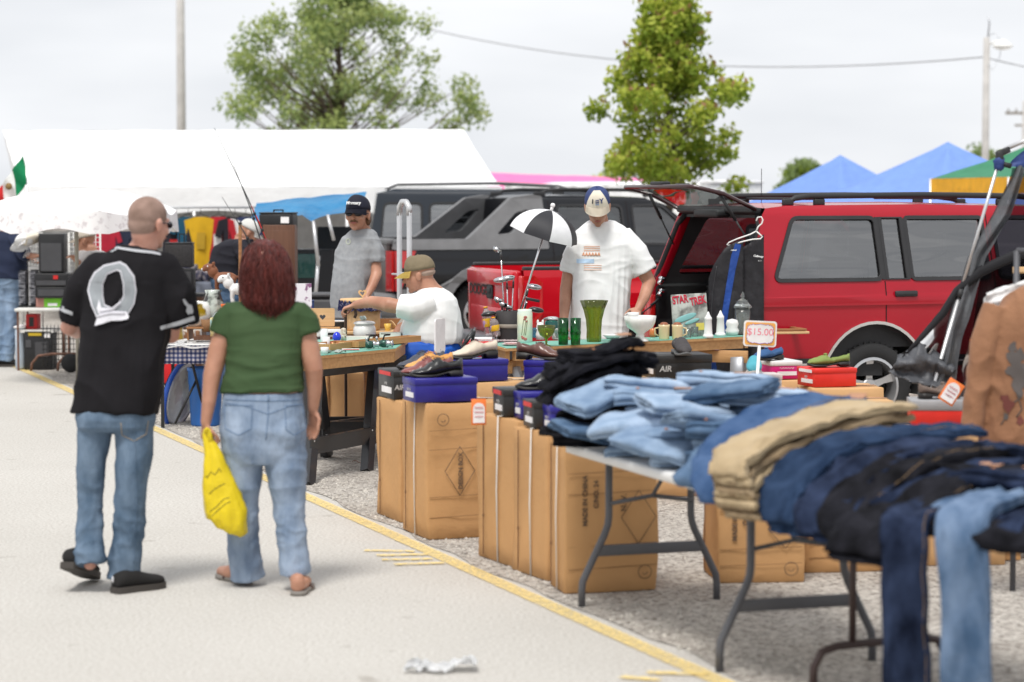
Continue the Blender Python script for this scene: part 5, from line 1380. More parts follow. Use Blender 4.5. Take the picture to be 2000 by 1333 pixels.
def foot_shoe(parent, heel, toe, m, sole, s=1.0, name='shoe', w_=.048):
 heel, toe = V(heel), V(toe); d = (toe - heel); L = d.length; d.normalize(); x = V((d.y, -d.x, 0)).normalized(); z = x.cross(d); z = z if z.z > 0 else -z
 b = MB(); rings = []
 for u, ww, h in ((0, .55, .050), (.04, .75, .075), (.2, .80, .090), (.38, .80, .090), (.5, .90, .072), (.7, 1.0, .056), (.88, .85, .046), (.97, .5, .036), (1, .2, .028)):
  rings.append([heel + d * L * u + x * math.cos(2 * PI * k / 16) * w_ * ww + z * (.020 + h * (.5 + .5 * math.sin(2 * PI * k / 16))) for k in range(16)])
 b.loft(rings); sh = build(name, b, m, parent, True)
 b = MB(); rings = []
 for u, ww in ((-.02, .6), (.03, .85), (.2, .9), (.4, .85), (.7, 1.06), (.9, .9), (1, .5), (1.02, .3)):
  c = heel + d * L * u; rings.append([c + x * w_ * ww, c + x * w_ * ww + z * .030, c - x * w_ * ww + z * .030, c - x * w_ * ww])
 b.loft(rings); weighted(build('sole', b, sole, sh, True), 50); return sh
def HM(c, yaw, pitch=0, roll=0):
 m = (rotm(0, 0, rad(yaw)) @ rotm(rad(pitch), 0, 0) @ rotm(0, rad(roll), 0)).to_4x4(); m.translation = V(c); return m
def cap(label, M, s, crown, visor, base, panel=None, txt=None, back=False, name='baseball_cap', tcol=None):
 R = M.to_3x3().normalized(); o = M.translation; t = thing(name, label, 'cap', o + R @ V((0, 0, .03)) * s)
 b = MB(); rings = []
 for i in range(9):
  a = PI / 2 * i / 8; rr = math.cos(a) if i < 8 else .03
  rings.append([o + R @ (V((math.cos(2 * PI * k / 28) * .086 * rr ** .8, -.010 + math.sin(2 * PI * k / 28) * .106 * rr ** .8, .030 + .102 * math.sin(a) ** .9 + (.012 * max(0, math.sin(2 * PI * k / 28)) * math.sin(a * 1.6) if i < 7 else 0))) * s) for k in range(28)])
 b.loft(rings); T = fit(b); build('crown', b, crown, t, True)
 if panel is not None:
  pb = MB()
  def fn(u, v):
   a = PI / 2 + (u - .5) * 2.0 * (1 - .5 * v); e = v * 1.15; rr = math.cos(e) ** .8
   return o + R @ (V((math.cos(a) * .0875 * rr, -.010 + math.sin(a) * .1085 * rr, .030 + .102 * math.sin(e) ** .9 + .012 * max(0, math.sin(a)) * math.sin(e * 1.6) + .001)) * s)
  pb.grid(fn, 12, 10); build('front_panel', pb, panel, t, True)
 b = MB()
 def vf(u, v):
  a = PI / 2 + (u - .5) * 2.2; r0 = 1 + .72 * v * math.cos((u - .5) * 2.2) ** .7
  return o + R @ (V((math.cos(a) * .086 * (1 + .06 * v), -.010 + math.sin(a) * .106 * r0, .034 - .030 * v ** 1.3 - .018 * (math.cos(a)) ** 2 * v)) * s)
 b.grid(vf, 16, 6, .004); build('visor', b, visor, t, True)
 b = MB(); b.ell(o + R @ (V((0, -.012, .134)) * s), (.007, .007, .004)); build('button', b, crown, t, True)
 if txt:
  for s_, dx, dz, sz, mt in txt:
   p = o + R @ (V((dx, .1015 - abs(dx) * .25, dz)) * s); Mx = frame(p, R @ V((-1, -.0 + (.35 if dx > 0 else -.35) * (abs(dx) > .012), 0)), R @ V((0, -.30, 1)))
   text('emblem', s_, sz, mt, t, Matrix.Translation(-t.location) @ Mx, .003, bold=.001)
 return t
def base_of(*pts):
 c = sum((V(p) for p in pts), V()) / len(pts); return V((c.x, c.y, 0))
Y = 11.3
A = lambda px, py, dy=0: at(px, py, Y + dy)
man = thing('person', 'man seen from behind in black jersey, jeans and sunglasses, walking with shaved head', 'person', base_of(A(225, 1150)))
M1 = HM(A(291, 435, .02), -38, -6, 4); hs = 1.02
b = MB(); head_parts(b, M1, hs)
nk = M1 @ V((0, -.025, -.05))
b.tube([nk, A(284, 476, .02), A(268, 505, .03)], [.060, .062, .075], 16, dome=True)
b.loft([ring_(A(262, 500, .03), .10, .07), ring_(A(255, 530, .03), .15, .08), ring_(A(245, 600, .03), .15, .10), ring_(A(232, 700, .03), .17, .11), ring_(A(225, 780, .03), .16, .11)])
shl, shr = A(190, 545, .06), A(312, 550, .03)
for pts, r in (([shl, A(150, 610, .12), A(135, 640, .16), A(150, 650, .36)], (.05, .05, .043, .030)), ([shr, A(338, 612, .08), A(332, 655, .12), A(318, 640, .34)], (.045, .050, .046, .030))):
 b.tube(pts, r, 14, dome=True)
hand(b, A(150, 650, .36), (.4, 1, .1), (0, 0, -1), 1, .5, 1); hand(b, A(318, 640, .34), (-.3, 1, .1), (0, 0, -1), 1, .6, -1)
for pts in ([A(190, 800, .03), A(178, 960, .04), A(176, 1100, -.04)], [A(262, 800, .03), A(253, 965, .0), A(242, 1125, .02)]): b.tube(pts, [.07, .045, .034], 12, dome=True)
b = fuse(b, .0058, 2); build('body', b, skin3, man, True)
hb = MB(); R1 = M1.to_3x3().normalized()
hb.ell(M1 @ (V((0, -.015, .032)) * hs), (.0772 * hs, .0985 * hs, .0872 * hs), R1, 26, 18); hb.ell(M1 @ (V((0, -.040, -.012)) * hs), (.070 * hs, .066 * hs, .060 * hs), R1, 22, 14)
hb = fuse(hb, .006, 2)
build('hair', hb, pm('hair_stubble', (.22, .145, .115), .8, c2=(.34, .23, .19), lo=.35, hi=.65, scale=14, bump=.3, bscale=500, spec=.2), man, True)
face_bits(man, M1, hs, pm('lens_dark', (.012, .012, .02), .12))
jer = pm('jersey_black', (.013, .012, .014), .85, var=.2, scale=5, bump=.25, bscale=300, spec=.15)
b = MB()
rr = [(262, 480, .075, .07), (262, 494, .13, .09), (258, 512, .185, .11), (254, 540, .215, .125), (250, 590, .218, .135), (244, 650, .210, .14), (236, 720, .208, .142), (228, 780, .210, .142), (222, 808, .212, .14)]
b.loft([ring_(A(x, y, .03), r1 * .98, r2, rad(-10), tilt=rad(-4)) for x, y, r1, r2 in rr])
b.tube([A(200, 520, .05), A(163, 565, .08), A(148, 622, .14)], [.085, .088, .086], 20, dome=False); b.ell(A(196, 522, .05), (.085, .08, .075))
b.tube([A(312, 522, .03), A(342, 575, .03), A(350, 632, .07)], [.090, .100, .096], 20); b.ell(A(314, 524, .02), (.092, .085, .08))
b = fuse(b, .0085, 5)
wrinkle(b, .010, (5, 5, 3.2), 3, lambda c: 1 if c.z < 1.45 else .35); wrinkle(b, .006, (9, 9, 2.5), 8, lambda c: .9 if c.z < 1.3 else .3)
Tj = fit(b); build('jersey', b, jer, man, True)
Z = lambda x, y: (80 + x / 3.173, 360 + y / 3.173)
num_o = [Z(*p) for p in ((490, 478), (530, 500), (580, 570), (592, 660), (580, 740), (545, 800), (500, 830), (440, 845), (380, 850), (345, 830), (310, 750), (287, 660), (300, 600), (330, 545), (390, 500))]
num_i = [Z(*p) for p in ((470, 535), (490, 545), (508, 620), (510, 690), (485, 745), (440, 765), (395, 745), (385, 690), (385, 620), (410, 560))]
def inset(P, k):
 cx = sum(p[0] for p in P) / len(P); cy = sum(p[1] for p in P) / len(P); return [(cx + (x - cx) * k, cy + (y - cy) * k) for x, y in P]
nw = pm('applique_white', (.62, .61, .66), .7, bump=.3, bscale=200); ng = pm('applique_grey', (.27, .29, .31), .6, var=.15, scale=14, bump=.3, bscale=150)
decal('number_edge', num_o, [num_i], nw, Tj, man, .008); decal('number_fill', inset(num_o, .94), [inset(num_i, 1.10)], ng, Tj, man, .011)
flap = [Z(*p) for p in ((345, 770), (360, 715), (375, 765), (430, 770), (480, 740), (492, 712), (490, 745), (450, 785), (530, 790), (545, 820), (540, 835), (500, 845), (430, 848), (380, 866), (332, 878), (345, 835), (372, 815), (355, 800))]
fl = decal('loose_applique', flap, [], pm('applique_loose', (.74, .73, .78), .7, bump2=.9, b2scale=30), Tj, man, .016, 4)
line('applique_fold', [Z(350, 820), Z(430, 800), Z(520, 800)], .006, nw, Tj, man, off=.018); line('applique_fold', [Z(365, 790), Z(440, 775), Z(490, 735)], .005, nw, Tj, man, off=.018)
pip = pm('piping_grey', (.46, .47, .50), .7)
decal('sleeve_stripe', [Z(*p) for p in ((738, 882), (850, 850), (948, 816), (955, 843), (860, 874), (742, 904))], [], pip, Tj, man, .010)
decal('sleeve_stripe', [Z(*p) for p in ((108, 748), (150, 775), (197, 793), (196, 815), (145, 797), (100, 772))], [], pip, Tj, man, .010)
decal('collar_stripe', [Z(*p) for p in ((378, 366), (400, 360), (480, 388), (600, 405), (700, 416), (742, 428), (740, 440), (690, 430), (590, 420), (480, 402))], [], pip, Tj, man, .008)
decal('sleeve_emblem', [Z(*p) for p in ((878, 715), (890, 712), (915, 745), (935, 750), (945, 790), (935, 808), (925, 800), (915, 812), (900, 790), (905, 760), (890, 745))], [], pip, Tj, man, .010, 4)
djm = denim('denim_man', (.07, .11, .165), (.16, .22, .30));
b = MB()
b.loft([ring_(A(226, 770, .03), .175, .12), ring_(A(226, 815, .03), .190, .135), ring_(A(226, 832, .03), .18, .13), ring_(A(226, 842, .03), .15, .11)])
b.tube([A(188, 820, .03), A(178, 895, .03), A(177, 965, .04), A(174, 1030, 0), A(174, 1085, -.05), A(176, 1104, -.06)], [.088, .068, .062, .062, .074, .076], 20)
b.tube([A(262, 820, .03), A(262, 895, .0), A(256, 965, -.02), A(251, 1040, .0), A(243, 1100, 0), A(240, 1132, 0)], [.094, .084, .076, .072, .076, .080], 20)
b = fuse(b, .0085, 3); wrinkle(b, .008, (4, 4, 7), 5, lambda c: 1 if c.z < .78 else .4); wrinkle(b, .006, (9, 9, 12), 9, lambda c: 1 if c.z < .4 else .3)
Tm = fit(b); build('jeans', b, djm, man, True)
line('seam', [(262, 830), (268, 960), (262, 1100)], .0028, djm, Tm, man); line('pocket', [(236, 826), (238, 850), (262, 862), (286, 848), (290, 822)], .0022, pm('stitch', (.30, .24, .18), .8), Tm, man)
wht_ = pm('heel_white', (.6, .6, .62), .7)
sblk = pm('suede_black', (.013, .012, .012), .9, bump=.3, bscale=300); ssol = pm('sole_dark', (.055, .048, .043), .8)
h1 = gr(224, 1160); sh = foot_shoe(man, h1, h1 + V((.20, .19, 0)), sblk, ssol, w_=.050)
p1, p2 = at(132, 1098, 11.20), gr(188, 1134); sh2 = foot_shoe(man, p1 - V((0, 0, .03)), V((p2.x - .01, p2.y + .0, .004)), sblk, ssol, w_=.050)
b = MB(); b.ell(h1 + V((.0, -.052, .075)), (.005, .004, .016)); build('heel_tab', b, wht_, sh, True)
b = MB(); p = A(396, 612, .3)
b.grid(lambda u, v: A(345 + 52 * u, 585 + 34 * v * (1 - .3 * u) + 10 * u, .22) + V((0, .10 * v + .02 * math.sin(u * 9), 0)) + noise.noise_vector(V((u * 4, v * 4, 1))) * .02, 14, 10, .004)
b.grid(lambda u, v: A(318 + 36 * u, 640 + 28 * v - 6 * u, .25) + V((0, .08 * v + .02 * math.sin(u * 7), 0)) + noise.noise_vector(V((u * 4, v * 4, 5))) * .02, 10, 8, .004)
ylw = pm('bag_yellow', (.82, .62, .01), .35, var=.06, bump2=.6, b2scale=14, trans=.15)
t = tag(build('plastic_bag', b, ylw), 'crumpled yellow bag held in front of the man in black', 'bag', 'yellow carrier bags')
Y = 11.35
wo = thing('person', 'woman seen from behind in green top and light jeans with long dark red hair', 'person', base_of(A(525, 1150)))
M2 = HM(A(516, 522, .02), 4, -8, 0); hs = .95
b = MB(); head_parts(b, M2, hs)
b.tube([M2 @ V((0, -.02, -.05)), A(518, 585, .03), A(518, 610, .03)], [.05, .052, .062], 16, dome=True)
b.loft([ring_(A(518, 600, .03), .10, .06), ring_(A(518, 625, .03), .175, .09), ring_(A(518, 700, .03), .16, .10), ring_(A(515, 760, .03), .17, .11), ring_(A(514, 840, .03), .18, .12)])
LA = [A(448, 628, .04), A(428, 680, .03), A(414, 735, .0), A(408, 785, -.02), A(402, 826, -.03)]; RA = [A(587, 628, .04), A(604, 680, .03), A(613, 722, .02), A(614, 765, .05), A(611, 800, .07)]
b.tube(LA, [.046, .050, .043, .034, .025], 16, dome=True); b.tube(RA, [.046, .050, .043, .034, .025], 16, dome=True)
hand(b, LA[-1], (-.05, .12, -1), (.75, .6, 0), .95, .95, 1); hand(b, RA[-1], (.05, .25, -1), (-.6, -.7, 0), .95, .45, -1)
lk = [A(478, 850, .03), A(476, 985, .03), A(484, 1110, .10)]; rk = [A(556, 850, .03), A(566, 985, 0), A(578, 1128, -.05)]
b.tube(lk, [.09, .06, .036], 14, dome=True); b.tube(rk, [.09, .06, .034], 14, dome=True)
f1 = gr(465, 1140); f2 = gr(582, 1163)
for f_, dx, dy in ((f1, -.10, .17), (f2, .02, .22)):
 b.tube([V((f_.x + (.04 if dx < 0 else 0), f_.y, .07)), V((f_.x + (.04 if dx < 0 else 0), f_.y, .045)), V((f_.x + dx * .5, f_.y + dy * .5, .04)), V((f_.x + dx, f_.y + dy, .032))], [.034, .036, .036, .026], 12, dome=True)
b.tube([lk[-1], V((f1.x + .04, f1.y, .06))], .034, 10, dome=True); b.tube([rk[-1], V((f2.x, f2.y, .06))], .033, 10, dome=True)
b = fuse(b, .0055, 2); build('body', b, skin2, wo, True)
face_bits(wo, M2, hs)
hairm = pm('hair_red', (.04, .007, .006), .42, c2=(.17, .03, .022), lo=.3, hi=.72, scale=9, stretch=(14, 14, 1.0), spec=.5, bump=.5, bscale=60)
HO = ((470, .030, .03, -.02), (480, .075, .075, -.01), (497, .098, .10, 0), (522, .112, .115, .0), (550, .118, .108, -.01), (578, .120, .098, -.02), (592, .108, .085, -.04), (606, .085, .055, -.055), (620, .03, .025, -.07))
def hring(i, y, rx_, ry_, dy): return ring_(A(517 + (y - 470) * .06, y, .03 + dy), rx_, ry_, n=40, p=1)
b = MB(); b.loft([hring(i, *q) for i, q in enumerate(HO)]); b = fuse(b, .009, 3)
wrinkle(b, .012, (16, 16, 2.0), 3); wrinkle(b, .005, (45, 45, 4), 9); rg = random.Random(21)
def hs_(u, a):
 k = u * (len(HO) - 1); i = min(int(k), len(HO) - 2); f = k - i; P, Q = HO[i], HO[i + 1]; y, rx_, ry_, dy = [P[n] * (1 - f) + Q[n] * f for n in range(4)]
 return A(517 + (y - 470) * .06, y, .03 + dy) + V((math.cos(a) * rx_, math.sin(a) * ry_, 0))
for k in range(900):
 a = -PI / 2 + rg.gauss(0, 1.15); u0 = rg.uniform(.04, .55); L = rg.uniform(.3, .55); off = rg.uniform(-.003, .009); sw = rg.uniform(-.45, .45); pts = []
 for i in range(7):
  f = i / 6; u = min(1.04, u0 + L * f); aa = a + sw * f + .05 * math.sin(f * 7 + k); q = hs_(min(u, 1), aa); o = V((math.cos(aa), math.sin(aa), 0)) * (off + .012 * f * f); q = q + o; q.z -= max(0, u - 1) * .4; pts.append(q)
 b.tube(pts, [.001, .0028, .0034, .0034, .003, .002, .0006], 4, flat=.6)
build('hair', b, hairm, wo, True)
grn = pm('top_green', (.036, .070, .028), .8, c2=(.062, .102, .046), lo=.3, hi=.7, scale=3, bump=.2, bscale=250, spec=.2)
b = MB()
b.loft([ring_(A(x, y, .03), r1, r2, tilt=rad(-4)) for x, y, r1, r2 in ((519, 588, .09, .06), (519, 598, .145, .08), (518, 612, .185, .10), (518, 640, .190, .112), (517, 680, .182, .115), (516, 715, .182, .12), (514, 745, .192, .128), (513, 768, .200, .132))])
b.tube([A(462, 608, .03), A(443, 628, .04), A(432, 655, .035)], [.066, .070, .064], 18); b.tube([A(574, 608, .03), A(595, 630, .04), A(604, 655, .03)], [.066, .070, .064], 18)
b.ell(A(463, 612, .03), (.07, .075, .06)); b.ell(A(573, 612, .03), (.07, .075, .06))
b = fuse(b, .0075, 4); wrinkle(b, .0055, (3, 3, 22), 4, lambda c: min(1, max(0, (1.22 - c.z) / .12))); wrinkle(b, .003, (6, 6, 9), 6)
build('top', b, grn, wo, True)
dwm = denim('denim_woman', (.155, .21, .30), (.32, .39, .50)); b = MB()
b.loft([ring_(A(x, y, .03), r1, r2, p=.9) for x, y, r1, r2 in ((513, 766, .188, .125), (513, 800, .200, .140), (514, 840, .205, .155), (514, 880, .200, .145), (516, 905, .17, .12))])
b.ell(A(474, 845, -.02), (.095, .10, .11)); b.ell(A(554, 845, -.02), (.095, .10, .11))
b.tube([A(474, 860, .02), A(474, 920, .03), A(473, 985, .04), A(474, 1050, .07), A(480, 1105, .09), A(484, 1130, .10)], [.102, .094, .078, .072, .080, .085], 22)
b.tube([A(556, 860, .02), A(560, 920, .0), A(564, 985, -.0), A(570, 1050, -.03), A(574, 1105, -.04), A(576, 1122, -.04)], [.102, .096, .078, .070, .074, .078], 22)
b = fuse(b, .008, 3); wrinkle(b, .0055, (4, 4, 9), 12, lambda c: 1 if c.z < .78 else .3); wrinkle(b, .005, (9, 9, 12), 2, lambda c: 1 if c.z < .35 else .25)
Tw = fit(b); build('jeans', b, dwm, wo, True)
K = lambda x, y: (80 + x / 3.03, 760 + y / 3.03); st_ = denim('denim_seam', (.12, .18, .28), (.20, .27, .38))
line('back_pocket', [K(1085, 95), K(1250, 100), K(1245, 235), K(1168, 275), K(1090, 235), K(1085, 95)], .0026, st_, Tw, wo); line('back_pocket', [K(1445, 100), K(1565, 95), K(1568, 235), K(1500, 275), K(1450, 240), K(1445, 100)], .0026, st_, Tw, wo)
line('center_seam', [K(1345, 25), K(1345, 160), K(1330, 300)], .0030, st_, Tw, wo); line('waistband_seam', [K(1070, 62), K(1200, 68), K(1345, 72), K(1480, 68), K(1570, 60)], .0024, st_, Tw, wo)
line('belt_loop', [K(1345, 18), K(1345, 75)], .005, st_, Tw, wo); line('yoke_seam', [K(1070, 80), K(1200, 100), K(1345, 150), K(1480, 100), K(1570, 84)], .002, st_, Tw, wo)
fs = pm('sandal_brown', (.10, .06, .05), .7); fg_ = pm('sandal_grey', (.22, .20, .18), .7)
for f_, dx, dy in ((f1, -.10, .17), (f2, .02, .22)):
 b = MB(); c0 = V((f_.x + (.05 if dx < 0 else 0), f_.y - .035, 0)); c1 = V((f_.x + dx * 1.1, f_.y + dy * 1.1, 0)); d = (c1 - c0).normalized(); x_ = V((d.y, -d.x, 0)); L = (c1 - c0).length; rg_ = []
 for u, ww in ((0, .3), (.04, .75), (.2, .85), (.45, .8), (.75, 1.05), (.93, .8), (1, .3)): rg_.append([c0 + d * L * u + x_ * .046 * ww * sg + V((0, 0, zz)) for sg, zz in ((1, .001), (1, .022), (-1, .022), (-1, .001))])
 b.loft(rg_); fo = build('sandal', b, fg_, wo, True); b = MB(); c = c0 + d * L * .72; b.tube([c - x_ * .045 + V((0, 0, .015)) - d * .04, c + V((0, 0, .062)) - d * .02, c + x_ * .045 + V((0, 0, .015)) - d * .04], .008, 6); build('strap', b, fs, fo, True)
t = thing('plastic_bag', 'bright yellow printed carrier bag hanging from the hand of the woman in green', 'bag', A(440, 1000, -.05), group='yellow carrier bags')
b = MB(); rings = []
for x, y, hw, ang, dp in ((405, 842, 5, 0, .012), (408, 856, 9, 0, .02), (414, 880, 15, .05, .03), (420, 905, 22, .08, .04), (428, 940, 31, .1, .055), (436, 975, 37, .12, .065), (443, 1005, 42, .1, .07), (447, 1028, 38, -.15, .062), (446, 1038, 26, -.2, .05)):
 c = A(x, y, -.06); ax = V((math.cos(ang * 2.2), 0, math.sin(ang * 2.2)))
 rings.append([c + ax * math.copysign(abs(math.cos(a_)) ** .75, math.cos(a_)) * hw * .0024 + V((0, math.sin(a_) * dp, 0)) for a_ in [2 * PI * k / 30 for k in range(30)]])
b.loft(rings); bmesh.ops.subdivide_edges(b.bm, edges=b.bm.edges[:], cuts=1, use_grid_fill=True)
wrinkle(b, .010, (9, 9, 4), 7); wrinkle(b, .004, (22, 22, 12), 17); Tb = fit(b); build('pouch', b, ylw, t, True)
b = MB(); b.tube([A(404, 838, -.10), A(399, 848, -.04), A(401, 862, .0), A(409, 870, -.05)], [.008, .012, .012, .01], 8); b.tube([A(405, 836, -.08), A(409, 850, -.08), A(413, 872, -.06)], [.008, .013, .013], 8); build('handle', b, ylw, t, True)
pr = pm('bag_print', (.20, .17, .02), .6)
for pts in ([(404, 935), (412, 922), (420, 928), (428, 915), (432, 922)], [(408, 965), (420, 955), (432, 948), (440, 945)], [(410, 1000), (425, 988), (437, 975), (448, 972)], [(414, 1008), (428, 995), (440, 985), (450, 980)], [(405, 930), (400, 932)]): line('print', pts, .0016, pr, Tb, t, 5, .0015, 4)
Y = 18.9
gm = thing('person', 'man in grey t-shirt, dark cap and wraparound sunglasses standing behind the basket', 'person', base_of(A(700, 860)))
M3 = HM(A(699, 419, -.02), 166, 2, 0); hs = 1.12
b = MB(); head_parts(b, M3, hs)
b.tube([M3 @ V((0, -.02, -.06)), A(708, 450, .03), A(708, 465, .03)], [.062, .066, .08], 16, dome=True)
b.loft([ring_(A(706, 462, .03), .10, .07), ring_(A(704, 480, .04), .12, .09), ring_(A(694, 540, .03), .13, .11), ring_(A(694, 620, .03), .13, .12)])
b.tube([A(724, 482, -.0), A(733, 512, -.03), A(735, 536, -.06), A(726, 560, -.14), A(716, 578, -.2)], [.045, .045, .045, .036, .028], 14, dome=True); b.tube([A(684, 492, .04), A(668, 540, .04), A(668, 600, .0)], [.035, .045, .03], 12, dome=True)
hand(b, A(716, 578, -.2), (-.5, -.4, -.8), (0, 0, -1), 1, .5, 1); hand(b, A(668, 600, 0), (.1, -.2, -1), (1, 0, 0), 1, .5, 1)
for x in (682, 722): b.tube([A(x, 640, .03), A(x, 740, .03), A(x, 845, .03)], [.06, .045, .035], 12, dome=True)
b = fuse(b, .007, 2); build('body', b, skin2, gm, True)
brown = pm('hair_brown', (.10, .045, .02), .6, c2=(.17, .085, .04), lo=.3, hi=.7, scale=30, bump=.5, bscale=90)
face_bits(gm, M3, hs, pm('lens_dark', (.012, .012, .02), .12), brown)
b = MB(); R3 = M3.to_3x3().normalized(); b.ell(M3 @ (V((0, -.03, .01)) * hs), (.079 * hs, .085 * hs, .072 * hs), R3, 20, 12); b.ell(M3 @ (V((-.02, -.07, -.035)) * hs), (.055 * hs, .045 * hs, .05 * hs), R3, 16, 10); b.ell(M3 @ (V((-.062, -.035, -.045)) * hs), (.018 * hs, .028 * hs, .035 * hs), R3)
b = fuse(b, .007, 1); wrinkle(b, .004, (40, 40, 20), 2); build('hair', b, brown, gm, True)
navyc = pm('cap_navy', (.010, .011, .024), .8, bump=.2, bscale=250); wht = pm('cloth_white', (.79, .79, .79), .8, var=.03, bump=.15, bscale=250, spec=.2)
cap('dark navy cap with white lettering on the man in grey', M3, hs, navyc, navyc, navyc, txt=[('Mercury', 0, .075, .034, wht)])
gry = pm('shirt_grey', (.27, .28, .295), .85, c2=(.33, .34, .355), lo=.3, hi=.7, scale=30, bump=.2, bscale=250, spec=.2)
b = MB(); b.loft([ring_(A(x, y, .03), r1, r2, rad(-20)) for x, y, r1, r2 in ((708, 448, .085, .075), (707, 456, .12, .09), (704, 468, .155, .11), (700, 490, .168, .13), (694, 520, .162, .15), (689, 555, .160, .165), (688, 590, .160, .17), (689, 622, .158, .165))])
b.tube([A(722, 472, .0), A(732, 494, -.02), A(734, 514, -.03)], [.078, .078, .072], 18); b.tube([A(684, 470, .02), A(672, 495, .03), A(668, 522, .04)], [.07, .07, .066], 18); b.ell(A(722, 474, .0), (.075, .085, .07))
b = fuse(b, .009, 4); wrinkle(b, .006, (8, 8, 3), 14); wrinkle(b, .004, (3.5, 3.5, 9), 15); Tg = fit(b); build('t_shirt', b, gry, gm, True)
HD[0] = 18.9; decal('chest_print', [(680 + 5 * math.cos(k), 472 + 6 * math.sin(k)) for k in [2 * PI * i / 14 for i in range(14)]], [[(680 + 3 * math.cos(k), 472 + 4 * math.sin(k)) for k in [2 * PI * i / 14 for i in range(14)]]], pm('print_pale_green', (.42, .45, .38), .8), Tg, gm, .006)
def plain_jeans(parent, pel, legs, mat, seed, rs=(.095, .088, .075, .075), vox=.010, pr=(.18, .13)):
 b = MB(); b.loft([ring_(pel + V((0, 0, .12)), pr[0], pr[1]), ring_(pel, pr[0] * 1.05, pr[1] * 1.08), ring_(pel - V((0, 0, .1)), pr[0] * .9, pr[1] * .9)])
 for lg_ in legs: b.tube(lg_, [rs[min(i, len(rs) - 1)] for i in range(len(lg_))], 18)
 b = fuse(b, vox, 3); wrinkle(b, .008, (5, 5, 10), seed); return build('trousers', b, mat, parent, True)
plain_jeans(gm, A(700, 640, .03), [[A(682, 660, .03), A(681, 700, .03), A(680, 750, .03), A(680, 850, .03)], [A(720, 660, .03), A(722, 700, .03), A(723, 750, .03), A(724, 850, .03)]], dlight, 3)
for x in (680, 724): p = A(x, 855, .08); foot_shoe(gm, V((p.x, p.y, 0)), V((p.x - .03, p.y - .27, 0)), sblk, ssol)
Y = 18.45
wm_ = thing('person', 'man in white printed t-shirt and cream cap looking down over the glassware table', 'person', base_of(A(1175, 880)))
M4 = HM(A(1167, 404, -.06), 178, -24, 2); hs = 1.14
b = MB(); head_parts(b, M4, hs)
b.tube([M4 @ V((0, -.03, -.05)), A(1170, 432, .03), A(1172, 446, .05)], [.064, .07, .085], 16, dome=True)
b.loft([ring_(A(1176, 445, .05), .14, .08), ring_(A(1178, 470, .05), .20, .12), ring_(A(1172, 540, .03), .19, .13), ring_(A(1166, 660, .03), .18, .13)])
LA = [A(1128, 478, .05), A(1114, 525, .06), A(1106, 565, .03), A(1103, 600, -.05), A(1101, 628, -.1)]; RA = [A(1228, 480, .05), A(1252, 520, .06), A(1268, 552, .04), A(1258, 582, -.08), A(1247, 604, -.16)]
b.tube(LA, [.06, .056, .05, .042, .032], 16, dome=True); b.tube(RA, [.06, .058, .054, .043, .031], 16, dome=True)
hand(b, LA[-1], (0, -.3, -1), (1, 0, 0), 1.05, .4, 1); hand(b, RA[-1], (-.35, -.6, -.55), (-.5, .2, -.8), 1.05, .75, -1)
for x in (1145, 1195): b.tube([A(x, 680, .03), A(x, 780, .03), A(x, 880, .03)], [.06, .045, .035], 12, dome=True)
b = fuse(b, .0065, 2); build('body', b, skin2, wm_, True)
face_bits(wm_, M4, hs)
b = MB(); R4 = M4.to_3x3().normalized(); b.ell(M4 @ (V((0, -.03, .005)) * hs), (.079 * hs, .082 * hs, .07 * hs), R4, 20, 12); build('hair', b, pm('hair_grey', (.16, .14, .13), .8), wm_, True)
creamc = pm('cap_cream', (.72, .66, .55), .85, bump=.2, bscale=250); bluec = pm('cap_blue', (.035, .055, .16), .85, bump=.2, bscale=250)
cap('cream and blue cap lettered I and Y on the man looking down', M4, hs, bluec, creamc, creamc, creamc, [('I', .030, .078, .048, navyc), ('Y', -.030, .080, .052, bluec), ('LIVE', .0, .088, .014, bluec), ('LIVE', 0, .074, .014, bluec), ('LIVE', 0, .060, .014, pm('print_sky', (.3, .4, .6), .8))])
b = MB(); b.loft([ring_(A(x, y, .04), r1, r2, rad(4), tilt=rad(5)) for x, y, r1, r2 in ((1176, 432, .105, .085), (1177, 440, .15, .10), (1178, 452, .205, .12), (1180, 475, .238, .145), (1178, 510, .235, .16), (1174, 560, .230, .172), (1170, 610, .228, .175), (1168, 660, .228, .175))])
b.tube([A(1148, 462, .05), A(1126, 500, .05), A(1116, 535, .05)], [.10, .105, .10], 20); b.tube([A(1210, 462, .05), A(1240, 496, .05), A(1260, 532, .05)], [.10, .108, .10], 20); b.ell(A(1148, 466, .05), (.10, .10, .085)); b.ell(A(1212, 466, .05), (.10, .10, .085))
b = fuse(b, .009, 4); wrinkle(b, .009, (9, 9, 2.0), 21, lambda c: min(1, max(.15, (1.62 - c.z) / .5))); wrinkle(b, .004, (3.5, 3.5, 9), 22)
Tt = fit(b); build('t_shirt', b, wht, wm_, True)
E_ = lambda x, y: (880 + x / 3.333, 320 + y / 3.333)
po = pm('print_orange', (.75, .38, .22), .8); pb = pm('print_lightblue', (.45, .60, .78), .8)
for y0 in (540, 552, 566): line('print', [E_(868 + 4 * i, y0 + 3 * math.sin(i * 2.1)) for i in range(27)], .0022, po, Tt, wm_, 5, .002, 3)
for i in range(6): line('print', [E_(858 + 20 * i, 600), E_(866 + 20 * i, 578), E_(874 + 20 * i, 602), E_(862 + 20 * i, 590)], .0040, po, Tt, wm_, 5, .002, 3)
decal('print', [E_(820, 620), E_(935, 620), E_(935, 648), E_(820, 648)], [], pb, Tt, wm_, .003, 5)
for i in range(3): line('print', [E_(868 + 4.3 * j, 662 + 15 * i + 2 * math.sin(j * 2.3)) for j in range(28)], .0020, po, Tt, wm_, 5, .002, 3)
